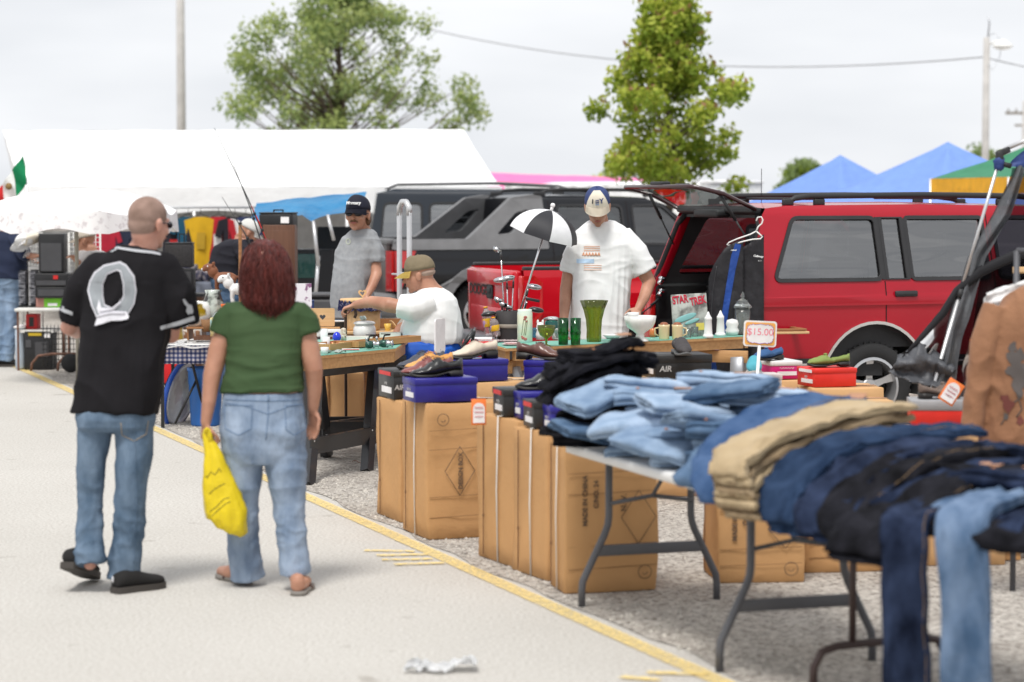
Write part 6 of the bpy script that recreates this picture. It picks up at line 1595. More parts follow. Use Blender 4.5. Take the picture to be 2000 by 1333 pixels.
plain_jeans(wm_, A(1168, 690, .03), [[A(1145, 700, .03), A(1144, 760, .03), A(1143, 820, .03), A(1143, 880, .03)], [A(1193, 700, .03), A(1195, 760, .03), A(1196, 820, .03), A(1197, 880, .03)]], dmid, 5)
for x in (1143, 1197): p = A(x, 882, .08); foot_shoe(wm_, V((p.x, p.y, 0)), V((p.x, p.y - .27, 0)), sblk, ssol)
Y = 17.5
sm = thing('person', 'heavy man in white t-shirt and blue shorts sitting sideways with tan cap', 'person', base_of(A(850, 870)))
M5 = HM(A(819, 537, 0), 84, -10, 0); hs = 1.06
b = MB(); head_parts(b, M5, hs)
b.tube([M5 @ V((0, -.03, -.05)), A(838, 566, .0), A(848, 580, .0)], [.068, .078, .095], 16, dome=True)
b.loft([ring_(A(848, 580), .10, .13), ring_(A(852, 600), .15, .18), ring_(A(852, 650), .18, .19), ring_(A(848, 690), .17, .17)])
b.tube([A(838, 596, -.13), A(800, 604, -.18), A(760, 596, -.16), A(725, 590, -.05), A(694, 596, .05)], [.045, .050, .056, .044, .030], 16, dome=True); b.tube([A(838, 592, .18), A(800, 620, .24), A(770, 660, .2)], [.06, .05, .035], 12, dome=True)
hand(b, A(694, 596, .05), (-1, .1, -.35), (0, 0, -1), 1.05, .85, -1); hand(b, A(770, 660, .2), (-1, 0, -.3), (0, 0, -1), 1, .5, 1)
kn = A(770, 706, -.13); kn2 = A(766, 706, .15)
for k_, dy in ((kn, -.12), (kn2, .16)):
 b.tube([A(848, 690, dy), k_ + V((.02, 0, 0)), k_ + V((-.0, 0, -.10)), V((k_.x + .02, k_.y, .25)), V((k_.x + .03, k_.y, .08))], [.095, .078, .066, .052, .036], 16, dome=True)
 b.tube([V((k_.x + .05, k_.y, .05)), V((k_.x - .13, k_.y, .035))], [.04, .03], 10, dome=True)
b = fuse(b, .0065, 2); build('body', b, skin2, sm, True); face_bits(sm, M5, hs)
b = MB(); R5 = M5.to_3x3().normalized(); b.ell(M5 @ (V((0, -.038, .006)) * hs), (.0765 * hs, .076 * hs, .034 * hs), R5, 20, 12); build('hair', b, pm('hair_grey_short', (.36, .26, .21), .9), sm, True)
tanc = pm('cap_tan', (.20, .16, .10), .85, bump=.3, bscale=200, bump2=.5, b2scale=20)
cap('worn tan cap with yellow brim on the seated man', M5, hs * 1.02, tanc, pm('cap_yellow', (.62, .46, .12), .8), tanc)
b = MB(); b.loft([ring_(A(x, y, 0), r1, r2, p=.9) for x, y, r1, r2 in ((842, 562, .08, .09), (846, 570, .115, .14), (850, 584, .155, .20), (848, 610, .19, .225), (843, 640, .225, .235), (844, 660, .225, .235), (850, 670, .19, .22))])
b.tube([A(842, 590, -.15), A(805, 602, -.20), A(778, 598, -.19)], [.10, .10, .088], 18); b.tube([A(842, 590, .16), A(815, 610, .22), A(800, 630, .22)], [.10, .095, .085], 18)
b = fuse(b, .009, 4); wrinkle(b, .005, (8, 8, 2.4), 31); wrinkle(b, .003, (3.5, 3.5, 8), 32); build('t_shirt', b, wht, sm, True)
b = MB(); b.ell(A(852, 684), (.19, .23, .12)); b.tube([A(850, 688, -.11), A(805, 688, -.13), A(782, 696, -.13)], [.125, .125, .118], 18); b.tube([A(850, 688, .11), A(805, 688, .14), A(782, 696, .15)], [.125, .125, .118], 18)
b = fuse(b, .009, 3); wrinkle(b, .009, (10, 5, 5), 33); build('shorts', b, pm('shorts_blue', (.004, .07, .42), .6, c2=(.008, .11, .52), lo=.3, hi=.7, bump=.15, bscale=200), sm, True)
for k_ in (kn, kn2): foot_shoe(sm, V((k_.x + .09, k_.y, 0)), V((k_.x - .2, k_.y, 0)), wht, pm('sole_pale', (.55, .53, .5), .7))
t = thing('walking_cane', 'dark hooked walking cane held by the seated man', 'cane', A(676, 640, .05))
p = A(683, 612, .05); b = MB(); b.tube([V((p.x - .03, p.y, .02)), V((p.x - .03, p.y, p.z - .02)), p + V((-.03, 0, .02)), p + V((-.015, 0, .045)), p + V((.015, 0, .052)), p + V((.04, 0, .03)), p + V((.045, 0, -.01)), p + V((.035, 0, -.035))], .011, 8); build('shaft', b, pm('cane_wood', (.045, .022, .014), .35), t, True)
def shopper(label, Y_, hx, hy, P_, yaw, hpitch, shirtm, trm, torso, arms, legs, hs=1.0, capm=None, hairmat=None, skinm=skin2, caplabel=None, jac=1):
 t = thing('person', label, 'person', V((at(legs[0][-1][0], 700, Y_).x, Y_, 0)))
 M = HM(at(hx, hy, Y_), yaw, hpitch, 0); b = MB(); head_parts(b, M, hs)
 T0 = at(torso[0][0], torso[0][1], Y_); b.tube([M @ V((0, -.02, -.05)), M @ V((0, -.03, -.12)), T0], [.055, .06, .08], 12, dome=True)
 b.loft([ring_(at(x, y, Y_), r1 * .8, r2 * .8) for x, y, r1, r2 in torso])
 for pts in arms:
  q = [at(x, y, Y_ + dy) for x, y, dy in pts]; b.tube(q, [.05, .042, .028][:len(q)], 12, dome=True); hand(b, q[-1], q[-1] - q[-2], (0, 0, -1), 1, .5, 1)
 for lg_ in legs: b.tube([at(x, y, Y_) for x, y in lg_], [.06, .045, .035], 12, dome=True)
 build('body', fuse(b, .009, 2), skinm, t, True); face_bits(t, M, hs)
 b = MB(); b.loft([ring_(at(x, y, Y_), r1, r2) for x, y, r1, r2 in torso])
 for pts in arms:
  q = [at(x, y, Y_ + dy) for x, y, dy in pts]; b.tube([q[0], q[0].lerp(q[1], .9)], [.085, .075], 16, dome=True)
 b = fuse(b, .011, 3); wrinkle(b, .009, (6, 6, 6), 3); build('shirt', b, shirtm, t, True)
 plain_jeans(t, at(torso[-1][0], torso[-1][1], Y_), [[at(x, y, Y_) for x, y in lg_] for lg_ in legs], trm, 4, rs=(.098, .085, .078), vox=.012)
 for lg_ in legs: p = at(lg_[-1][0], lg_[-1][1], Y_); foot_shoe(t, V((p.x - .08, p.y, 0)), V((p.x + .19, p.y, 0)), sblk, ssol)
 if capm: cap(caplabel, M, hs, capm, capm, capm)
 if hairmat: b = MB(); b.ell(M @ V((0, -.02, .02)), (.08, .1, .09)); build('hair', b, hairmat, t, True)
 return t
navysh = pm('shirt_navy', (.014, .022, .055), .85, bump=.2, bscale=200)
ts = shopper('man in navy shirt with white sleeve stripes and faded jeans at the left edge', 26.3, 14, 428, 180, -60, -15, navysh, dlight, [(10, 452, .12, .09), (12, 470, .22, .14), (14, 505, .22, .16), (16, 545, .20, .16)], [[(30, 470, -.1), (50, 500, -.2), (72, 500, -.3)], [(0, 470, .15), (20, 515, .2), (50, 510, .2)]], [[(24, 565), (20, 640), (12, 706)], [(4, 565), (2, 640), (-4, 704)]], 1.1, caplabel=None, hairmat=pm('hair_grey', (.16, .14, .13), .8))
b = MB()
for k in range(3): p = at(51 + 4.5 * k, 494 - 1.5 * k, 26.02); b.tube([p + V((.02, 0, .05)), p + V((0, -.005, 0)), p + V((-.03, 0, -.055))], .009, 6, flat=.4)
build('sleeve_stripe', b, wht, ts, True)
shopper('person in black top bending over the far stall with pale cap', 24.5, 486, 455, 195, -80, -30, pm('shirt_black', (.012, .012, .02), .85), dmid, [(472, 468, .13, .12), (455, 480, .19, .16), (447, 510, .2, .17), (446, 545, .19, .16)], [[(470, 485, -.15), (490, 520, -.25), (505, 540, -.3)]], [[(440, 570), (440, 640), (438, 735)], [(456, 570), (458, 640), (460, 735)]], 1.05, capm=pm('cap_pale', (.60, .60, .58), .8), caplabel='pale grey cap on the bending person in black')
shopper('balding person half hidden behind the jersey man shoulder', 25.2, 166, 470, 190, 90, -10, pm('shirt_white2', (.62, .60, .60), .8), dmid, [(176, 490, .12, .1), (186, 510, .2, .15), (190, 560, .2, .16)], [[(175, 505, -.1), (160, 520, -.15), (148, 508, -.25)]], [[(184, 580), (184, 650), (184, 730)], [(198, 580), (198, 650), (198, 730)]], 1.05, capm=pm('hat_beige', (.50, .45, .38), .8), caplabel='beige cap on the person behind the jersey man')
# === SAWHORSE TABLES
pine = pm('pine', (.42, .22, .085), .6, c2=(.55, .31, .13), lo=.3, hi=.7, scale=4, stretch=(1, 12, 12), detail=6, bump=.15, bscale=60)
pinel = pm('pine_light', (.60, .38, .18), .6, c2=(.70, .47, .25), lo=.3, hi=.7, scale=4, stretch=(1, 12, 12), detail=6)
oak = pm('oak_brown', (.25, .11, .04), .5, c2=(.36, .17, .07), lo=.3, hi=.7, scale=4, stretch=(1, 12, 12), detail=6)
feltg = pm('table_green', (.16, .42, .33), .5, var=.08, scale=3)
bracket = pm('bracket_grey', (.33, .34, .36), .45, metal=.5)
blksteel = pm('steel_black', (.018, .018, .02), .4, coat=.2, bump=.1, bscale=90)
def slab(b, cs, z0, z1, bev=0):
 b.loft([[V((c[0], c[1], z)) for c in cs] for z in (z0, z1)])
def quad_table(name, label, cs, z, apron=.07):
 c = sum((V((q[0], q[1], 0)) for q in cs), V()) / 4
 t = thing(name, label, 'table', c)
 b = MB(); slab(b, cs, z - .018, z); build('tabletop', b, pine, t, True, True)
 b = MB(); slab(b, [(V(q[:2] + (0,)) * .985 + c * .015) for q in cs], z + .001, z + .004); build('green_surface', b, feltg, t, True, True)
 for i in (0, 1, 3):
  a, d = V(cs[i][:2] + (0,)), V(cs[(i + 1) % 4][:2] + (0,)); a, d = a.lerp(d, .04), a.lerp(d, .96); n = (d - a).normalized(); m = (a + d) / 2 + (c - (a + d) / 2).normalized() * .04; m.z = z - .019 - apron / 2
  b = MB(); b.box(m, ((d - a).length * (1 if i == 0 else .86), .03, apron), rotm(0, 0, math.atan2(n.y, n.x))); build('apron', b, pine, t, True, True)
 return t
TZ = .82
S_ = [(-1.36, 15.44), (-.787, 16.38), (-.74, 17.4), (-1.47, 17.4)]
quad_table('sawhorse_table', 'green topped plywood table on black steel sawhorses beside the woman', S_, TZ)
GZ = .80
G_ = [(-.05, 16.7), (1.82, 18.22), (1.66, 18.42), (-.18, 17.3)]
quad_table('sawhorse_table', 'green topped plywood table holding the glassware, on wooden sawhorses', G_, GZ)
def steel_horse(label, FL, FR, RL, RR, z):
 c = (FL + FR + RL + RR) / 4; c.z = 0; t = thing('steel_sawhorse', label, 'sawhorse', c, group='black steel sawhorses')
 TL, TR = (FL + RL) / 2, (FR + RR) / 2; TL.z = TR.z = z
 b = MB(); d = (TR - TL); b.box((TL + TR) / 2, (d.length + .12, .06, .09), rotm(0, 0, math.atan2(d.y, d.x)), bev=.006); build('beam', b, blksteel, t, True)
 for f, tp in ((FL, TL), (FR, TR), (RL, TL), (RR, TR)):
  b = MB(); dd = (f - tp); R = V((0, 0, -1)).rotation_difference(dd.normalized()).to_matrix() @ rotm(0, 0, math.atan2(d.y, d.x))
  b.box((f + tp) / 2, (.075, .012, dd.length), R); b.box((f + tp) / 2 + R @ V((-.032, .025, 0)), (.012, .055, dd.length), R); b.box((f + tp) / 2 + R @ V((.032, .025, 0)), (.012, .055, dd.length), R)
  build('leg', b, blksteel, t, True)
 for a, e in ((FL, FR), (RL, RR)):
  p, q = a.lerp(TL, .33), e.lerp(TR, .33); dd = q - p
  b = MB(); b.box((p + q) / 2 + V((0, -.012, 0)), (dd.length + .10, .012, .105), rotm(0, 0, math.atan2(dd.y, dd.x))); b.box((p + q) / 2 + V((0, .012, .05)), (dd.length + .08, .04, .008), rotm(0, 0, math.atan2(dd.y, dd.x))); build('cross_plate', b, blksteel, t, True)
  b = MB()
  for w_ in (p, q):
   for dz in (-.035, .035): b.ell(w_ + V((0, -.022, dz)), (.007, .005, .007))
  build('bolts', b, chrome, t, True)
 return t
steel_horse('near black steel sawhorse with its cross plate and bolts', gr(608, 949), gr(722, 922), gr(644, 894), gr(752, 880), TZ - .135)
steel_horse('far black steel sawhorse under the back of the plywood table', V((-1.44, 16.75, 0)), V((-.80, 16.85, 0)), V((-1.46, 17.3, 0)), V((-.82, 17.35, 0)), TZ - .135)
def wood_horse(label, c, rz, L, z, spread=.27):
 t = thing('wooden_sawhorse', label, 'sawhorse', (c[0], c[1], 0), rad(rz), 'wooden sawhorses')
 b = MB(); b.box((0, 0, z - .045), (L, .04, .09), bev=.003, seg=1); build('beam', b, pine, t)
 for sx in (-1, 1):
  for sy in (-1, 1):
   p, q = V((sx * (L / 2 - .07), sy * .03, z - .05)), V((sx * (L / 2 - .02), sy * spread, 0)); dd = q - p; R = V((0, 0, -1)).rotation_difference(dd.normalized()).to_matrix()
   b = MB(); b.box((p + q) / 2, (.088, .038, dd.length), R, bev=.003, seg=1); lg_ = build('leg', b, pine, t)
   b = MB(); b.box(p + dd * .12, (.096, .046, .17), R, bev=.004, seg=1); build('bracket', b, bracket, lg_)
 return t
wood_horse('wooden sawhorse with grey brackets at the right end of the glassware table', (1.42, 18.10), -22, .72, GZ - .095)
wood_horse('wooden sawhorse at the left end of the glassware table', (.05, 17.15), 75, .55, GZ - .095, .22)
t = carton('open cardboard box with raised flaps under the plywood table', 0, 0, .30, .24, .50, 3, 0, False, kraft2, 31, pos=V((-1.43, 18.4, 0)), group='open boxes')
b = MB(); b.grid(lambda u, v: V((.02 + .20 * u, .23 + .05 * v, .50 + .13 * v)), 3, 3, .004); b.grid(lambda u, v: V((.30 + .02 * v, .02 + .20 * u, .50 + .05 * v)), 3, 3, .004); b.grid(lambda u, v: V((.22 + .06 * u, .1 + .05 * v, .49 + .12 * v + .03 * u)), 3, 3, .004); build('flap', b, kraft2, t)
# === small goods on tables
def on(px, py, z): return gr(px, py, z)
def ware(name, label, cat, pos, prof, mat, n=24, group=None, wave=0, wn=0, R=None, extra=None, parts=()):
 t = thing(name, label, cat, pos, group=group)
 b = MB(); b.lathe(prof, n, R=R, wave=wave, wn=wn, caps=True); build('body', b, mat, t)
 for nm, fn, m in parts: b = MB(); fn(b); build(nm, b, m, t)
 return t
def shellprof(outer, th=.003):
 inner = [(max(r - th, .0005), z + (th if i == 0 else 0)) for i, (r, z) in enumerate(outer)]
 return [(.0005, outer[0][1])] + outer + inner[::-1][:-0 or None] + [(.0005, inner[0][1] + th)]
GP = GZ + .0045; TP = TZ + .0045
gG = pm('glass_green', (.01, .42, .10), .03, trans=.92, var=.02); gO = pm('glass_olive', (.40, .46, .06), .06, trans=.88, var=.05, bump=.25, bscale=60); gT = pm('glass_teal', (.10, .55, .50), .05, trans=.9); gC = pm('glass_clear', (.88, .93, .91), .03, trans=.93, var=.01)
milk = pm('milk_glass', (.80, .80, .77), .2, coat=.3); ceram = pm('ceramic_white', (.78, .77, .76), .25, coat=.3)
grp = 'green glassware'
for px, w_ in ((1100, 'left'), (1124, 'right')):
 ware('green_tumbler', 'deep green glass tumbler, %s one of the pair' % w_, 'tumbler', on(px, 674, GP), shellprof([(.032, 0), (.034, .003), (.036, .08), (.039, .19)]), gG, group=grp, parts=(('dimple', lambda b: b.lathe([(.0365, .07), (.039, .085), (.0372, .10)], 24, caps=False), gG),))
ware('green_vase', 'tall olive green vase with flared scalloped rim', 'vase', on(1160, 668, GP), shellprof([(.048, 0), (.050, .01), (.052, .03), (.050, .08), (.056, .16), (.072, .23), (.098, .30)], .005), gO, 48, grp, wave=.055, wn=8)
ware('goblet', 'olive green stemmed goblet', 'goblet', on(1067, 676, GP), shellprof([(.034, 0), (.03, .004), (.008, .012), (.009, .05), (.02, .058), (.045, .075), (.060, .11), (.064, .145)], .003), gO, 24, grp)
ware('glass_jar', 'teal glass jar with pale lid behind the goblet', 'jar', on(1078, 655, GP), shellprof([(.05, 0), (.055, .01), (.055, .10), (.045, .115)]), gT, parts=(('lid', lambda b: b.lathe([(.02, .115), (.058, .118), (.058, .13), (.03, .14), (.002, .142)], 24), gC), ('clasp', lambda b: b.tube([(-.056, 0, .11), (-.064, 0, .12), (-.056, 0, .13)], .003, 6), chrome)))
ware('glass_jar', 'small pale blue glass jar by the floral vase', 'jar', on(1048, 660, GP), shellprof([(.03, 0), (.033, .01), (.033, .06), (.028, .075)]), pm('glass_blue', (.25, .55, .70), .05, trans=.9))
ware('glass_jar', 'clear glass jar behind the goblet', 'jar', on(1088, 664, GP), shellprof([(.03, 0), (.036, .01), (.038, .07), (.036, .085)]), gC)
fv = pm('porcelain_cream', (.76, .76, .58), .25, c2=(.62, .76, .76), lo=.45, hi=.62, scale=3, stretch=(1, 1, 3), coat=.4)
t = ware('floral_vase', 'straight pale porcelain vase painted with red flowers', 'vase', on(1025, 668, GP), shellprof([(.052, 0), (.055, .004), (.055, .21), (.051, .222), (.051, .235)], .004), fv)
fl_ = pm('flower_red', (.42, .12, .10), .5); lf_ = pm('stem_green', (.22, .22, .12), .5)
b = MB()
for a, z, r in ((-.9, .18, .013), (-1.0, .165, .010), (-.75, .15, .009), (-1.2, .03, .013), (-.9, .022, .013), (-1.35, .04, .008)):
 a -= .6; b.ell((math.cos(a) * .0555, math.sin(a) * .0555, z), (r, .003, r * .8), rotm(0, 0, a + PI / 2))
build('flowers', b, fl_, t); b = MB()
for a in (-2.0, -1.7, -1.5): b.tube([(math.cos(a + .25 * k / 6) * .0565, math.sin(a + .25 * k / 6) * .0565, .05 + .11 * k / 6) for k in range(7)], .0022, 5)
build('stems', b, lf_, t)
ware('figurine', 'small white animal figurine with red bow', 'figurine', on(1048, 668, GP) + V((.03, .25, 0)), [(.001, 0), (.03, .002), (.034, .04), (.026, .07), (.03, .09), (.024, .12), (.002, .13)], ceram, 16, parts=(('ears', lambda b: (b.ell((-.018, 0, .13), (.009, .006, .018)), b.ell((.018, 0, .13), (.009, .006, .018))), ceram), ('bow', lambda b: b.ell((.012, -.028, .10), (.012, .008, .008)), pm('bow_red', (.6, .02, .04), .5)), ('eyes', lambda b: (b.ell((-.01, -.028, .098), (.003, .003, .003)), b.ell((.010, -.028, .09), (.003, .003, .003))), eyed)))
ware('footed_bowl', 'white milk glass footed bowl with scalloped sides', 'bowl', on(1250, 667, GP), shellprof([(.062, 0), (.058, .012), (.032, .03), (.026, .055), (.05, .075), (.090, .10), (.108, .14), (.115, .185)], .004), milk, 40, wave=.03, wn=8)
ware('cup', 'white cup resting in the milk glass bowl', 'cup', on(1250, 667, GP) + V((-.05, .0, .165)), shellprof([(.03, 0), (.04, .02), (.045, .045)]), ceram, parts=(('handle', lambda b: b.tube([(-.042, 0, .035), (-.06, 0, .03), (-.058, 0, .015), (-.038, 0, .012)], .004, 6), ceram),))
ware('dish', 'shallow white dish beside the green vase', 'dish', on(1196, 662, GP), shellprof([(.04, 0), (.05, .008), (.075, .03)]), ceram)
cr = pm('mug_cream', (.68, .55, .32), .3, coat=.3); br = pm('mug_brown', (.28, .09, .04), .4)
for px, sd_, w_ in ((1297, -1, 'left'), (1323, 1, 'right')):
 ware('mug', 'cream mug with brown figure inside, %s of the two' % w_, 'mug', on(px, 663, GP), shellprof([(.036, 0), (.038, .005), (.040, .09), (.042, .108)]), cr, group='cream mugs', parts=(('handle', lambda b: b.tube([(sd_ * .040, 0, .085), (sd_ * .066, 0, .08), (sd_ * .068, 0, .04), (sd_ * .040, 0, .025)], .006, 8), cr), ('figure', lambda b: b.ell((0, 0, .105), (.034, .034, .022)), br)))
ware('jug', 'little orange glazed jug beside the cream mugs', 'jug', on(1275, 659, GP), shellprof([(.018, 0), (.028, .02), (.024, .05), (.018, .065)]), pm('glaze_orange', (.60, .18, .05), .3, coat=.4))
for i, (px, py, h) in enumerate(((1343, 660, .07), (1357, 658, .075), (1372, 656, .09))):
 ware('glass_mug', ['small clear glass mug nearest the cream mugs', 'clear glass mug in the middle of the three', 'tall clear glass beside the white shakers'][i], 'mug', on(px, py, GP), shellprof([(.024, 0), (.026, .004), (.028, h)]), gC, 20, 'clear glass mugs', wave=.03, wn=8)
cand = pm('red_white', (.75, .05, .05), .35, c2=(.8, .78, .76), lo=.45, hi=.5, scale=22)
for i, (px, py, dz) in enumerate(((1338, 650, .05), (1350, 655, 0), (1331, 640, .03))):
 ware('figurine', ['red and white striped figurine leaning over the glass mugs', 'second red and white figurine, lower one', 'small red capped figurine behind the cream mugs'][i], 'figurine', on(px, py, GP) + V((0, .08, 0)), [(.001, 0), (.016, .003), (.018, .04 + dz), (.010, .06 + dz), (.016, .075 + dz), (.012, .095 + dz), (.001, .10 + dz)], cand, 12, 'red and white figurines')
ware('small_vase', 'turquoise vase standing before the comic book', 'vase', on(1352, 640, GP) + V((0, .15, 0)), shellprof([(.03, 0), (.04, .02), (.045, .06), (.03, .085), (.042, .11)]), pm('glaze_turquoise', (.16, .46, .44), .3, coat=.4), 20)
sh_ = [(.001, 0), (.040, .001), (.040, .02), (.034, .024), (.032, .03), (.026, .13), (.028, .134), (.028, .15), (.022, .155), (.012, .175), (.006, .19), (.001, .195)]
ware('salt_shaker', 'white obelisk shaped shaker, left of the pair', 'shaker', on(1383, 660, GP), sh_, ceram, 16, 'white shakers'); ware('salt_shaker', 'white obelisk shaped shaker, right of the pair', 'shaker', on(1407, 657, GP), sh_, ceram, 16, 'white shakers')
ware('white_jar', 'round white jar between the shakers and the price sign', 'jar', on(1430, 655, GP), [(.001, 0), (.045, .004), (.055, .035), (.04, .06), (.05, .085), (.04, .115), (.001, .125)], ceram, 20)
ware('figurine', 'orange brown bird figurine behind the white jar', 'figurine', on(1418, 650, GP) + V((0, .1, 0)), [(.001, 0), (.02, .003), (.03, .05), (.024, .09), (.012, .13), (.001, .15)], pm('glaze_rust', (.50, .17, .08), .5), 14)
ware('figurine', 'orange brown figurine just left of the glass candy jar', 'figurine', on(1440, 648, GP) + V((.01, .1, 0)), [(.001, 0), (.02, .003), (.028, .05), (.02, .09), (.012, .13), (.001, .15)], pm('glaze_rust', (.50, .17, .08), .5), 14)
ware('candy_jar', 'tall faceted clear glass candy jar with finial lid', 'jar', on(1453, 655, GP) + V((0, .12, .0)), shellprof([(.045, 0), (.052, .01), (.052, .06), (.058, .12), (.06, .20)], .004), gC, 24, wave=.03, wn=12, parts=(('lid', lambda b: b.lathe([(.066, .20), (.072, .21), (.06, .225), (.035, .26), (.02, .268), (.008, .275), (.016, .29), (.010, .31), (.001, .325)], 24), gC),))
wf = pm('frame_wood', (.30, .13, .05), .5)
for i, (dz, dx) in enumerate(((.0, .0), (.022, -.02))):
 p = on(1528, 652, GP); t = thing('picture_frame', ['weathered wooden frame sticking out at the right end of the table', 'darker wooden frame stacked on the weathered one'][i], 'frame', (p.x + dx, p.y + .1, p.z + dz), rad(12))
 for nm, c, s_ in (('rail', (0, -.16, .01), (.34, .04, .019)), ('rail', (0, .16, .01), (.34, .04, .019)), ('stile', (-.15, 0, .01), (.04, .28, .019)), ('stile', (.15, 0, .01), (.04, .28, .019))): b = MB(); b.box(c, s_, bev=.004); build(nm, b, [pinel, wf][i], t)
for i, (px, py, r) in enumerate(((1000, 676, .075), (995, 672, .06))):
 ware('plate', ['pink rimmed plate at the left corner of the glassware table', 'smaller pink plate stacked on the other'][i], 'plate', on(1000, 675, GP) + V((0, 0, .008 * i)), shellprof([(r * .6, 0), (r, .012)], .002), pm('china_pink', (.70, .48, .47), .3, coat=.3), 28, 'pink plates')
t = thing('doily', 'long white crocheted runner at the left end of the glassware table', 'runner', on(975, 667, GP)); b = MB(); b.grid(lambda u, v: V((-.16 + .34 * u, -.06 + .2 * v, .004 + .003 * math.sin(u * 40) * math.sin(v * 25))), 40, 20, .003); build('cloth', b, pm('crochet', (.70, .60, .60), .9, c2=(.40, .30, .30), lo=.5, hi=.6, scale=60), t)
p = at(1350, 622, 18.16)
t = thing('comic_book', 'large comic book with red title leaning at the open rear of the red car', 'book', (p.x, p.y, GZ + .012), 0, rot=(rad(-8), rad(-3), rad(4)), scale=1.2)
b = MB(); b.box((0, 0, .125), (.225, .012, .27), bev=.002, seg=1); build('cover', b, pm('cover_art', (.42, .43, .40), .5, c2=(.12, .12, .11), lo=.45, hi=.62, scale=14, detail=8), t)
text('title', 'STAR', .068, pm('title_red', (.50, .01, .04), .5), t, frame(V((-.056, -.0075, .225)), (1, 0, .10), (0, 0, 1)), .0015, bold=.002, sx=.62); text('title', 'TREK', .068, pm('title_red', (.50, .01, .04), .5), t, frame(V((.056, -.0075, .212)), (1, 0, .14), (0, 0, 1)), .0015, bold=.002, sx=.62)
b = MB(); b.ell((-.03, -.008, .11), (.075, .003, .02), rotm(0, -.3)); b.ell((.01, -.009, .085), (.05, .003, .012), rotm(0, -.3)); b.ell((-.07, -.008, .05), (.03, .003, .03)); build('cover_shape', b, pm('art_teal', (.20, .42, .42), .5), t)
b = MB(); b.box((.06, -.0075, .05), (.05, .003, .045)); build('cover_shape', b, pm('art_yellow', (.60, .50, .10), .5), t)
p = at(1470, 652, 14.6); t = thing('price_sign', 'white plastic price sign with orange zigzag border reading $15.00', 'sign', V((p.x, p.y, 0)), 0, rot=(0, rad(2.5), 0))
b = MB(); b.poly(rrect(-.10, p.z - .078, .10, p.z + .078, .018, 5), [], lambda x, z, d: V((x, d, z)), depth=.008); build('board', b, cardw, t, flat=True)
b = MB(); b.poly(rrect(-.090, p.z - .068, .090, p.z + .068, .014, 5), [], lambda x, z, d: V((x, -.006 + d, z)), depth=.002); build('border', b, pm('border_orange', (.85, .42, .10), .6), t, flat=True)
zz = [((.078 + .006 * (k % 2)) * (math.copysign(abs(math.cos(2 * PI * k / 44)) ** .45, math.cos(2 * PI * k / 44))), p.z + (.054 + .006 * (k % 2)) * math.copysign(abs(math.sin(2 * PI * k / 44)) ** .45, math.sin(2 * PI * k / 44))) for k in range(44)]
b = MB(); b.poly(zz, [], lambda x, z, d: V((x, -.009 + d, z)), depth=.002); build('panel', b, cardw, t, flat=True)
b = MB(); b.tube([V((x, -.0105, z)) for x, z in zz + zz[:1]], .0013, 4); build('zigzag', b, pm('zigzag_violet', (.35, .15, .50), .6), t)
text('price', '$15.00', .058, pm('marker_pink', (.85, .25, .32), .6), t, frame(V((0, -.0105, p.z + .010)), (1, 0, 0), (0, 0, 1)), .0008)
b = MB(); b.tube([(.0, .0, p.z - .07), (-.012, 0, .35), (-.02, 0, .0)], .010, 8); build('stake', b, cardw, t)
p = at(859, 656, 14.2); t = thing('price_sign', 'white price sign seen edge on above the slate shoe', 'sign', V((p.x, p.y, 0)), rad(72)); b = MB(); b.poly(rrect(-.085, p.z - .10, .085, p.z + .10, .02, 5), [], lambda x, z, d: V((x, d, z)), depth=.008); build('board', b, cardw, t, flat=True)
b = MB(); b.poly(rrect(-.072, p.z - .085, .072, p.z + .085, .018, 5), [], lambda x, z, d: V((x, .006 + d, z)), depth=.002); build('border', b, pm('border_violet', (.40, .28, .50), .6), t, flat=True)
b = MB(); b.tube([(0, 0, p.z - .08), (0, 0, .3), (0, 0, .0)], .006, 8); build('stake', b, galv, t)
t = ware('tureen', 'white ceramic tureen with flower knob on its lid', 'tureen', on(712, 660, TP) , [(.001, 0), (.07, .003), (.085, .03), (.082, .07), (.065, .10), (.001, .105)], ceram, 28, parts=(('lid', lambda b: b.lathe([(.075, .098), (.083, .104), (.07, .118), (.03, .125), (.001, .128)], 28), ceram), ('knob', lambda b: [b.ell((math.cos(k) * .014 - .01, math.sin(k) * .014, .14 + .008 * (k % 2)), (.012, .012, .012)) for k in range(6)], pm('knob_floral', (.50, .60, .58), .4))))
ware('cup', 'tall yellow plastic cup behind the small boxes', 'cup', on(757, 655, TP), shellprof([(.018, 0), (.02, .05), (.028, .085)]), pm('plastic_yellow', (.80, .52, .10), .4))
ware('mirror', 'round hand mirror tilted against the yellow cup', 'mirror', on(769, 652, TP) + V((0, 0, .05)), [(.001, -.006), (.055, -.004), (.058, 0), (.055, .004), (.001, .006)], pinel, 28, R=rotm(0, rad(62), rad(25)), parts=(('handle', lambda b: b.tube([(-.02, 0, -.04), (-.04, 0, -.06)], .008, 8), pinel),))
cbx = pm('card_white_box', (.72, .68, .62), .7)
def openbox(label, px, py, size, rz, lidang=None, m=cbx):
 p = on(px, py, TP); t = thing('small_box', label, 'box', p, rad(rz), 'small white boxes on the plywood table'); l, d, h = size
 for nm, c, s_ in (('side', (0, -d / 2, h / 2), (l, .003, h)), ('side', (0, d / 2, h / 2), (l, .003, h)), ('end', (-l / 2, 0, h / 2), (.003, d - .006, h)), ('end', (l / 2, 0, h / 2), (.003, d - .006, h))): b = MB(); b.box(c, s_); build(nm, b, m, t)
 b = MB(); b.box((0, 0, .003), (l - .006, d - .006, .004)); build('bottom', b, m, t)
 if lidang: b = MB(); b.box((-l * .1, 0, h + .055), (l * .9, .003, .13), rotm(rad(lidang), rad(38))); build('flap', b, m, t)
 return t
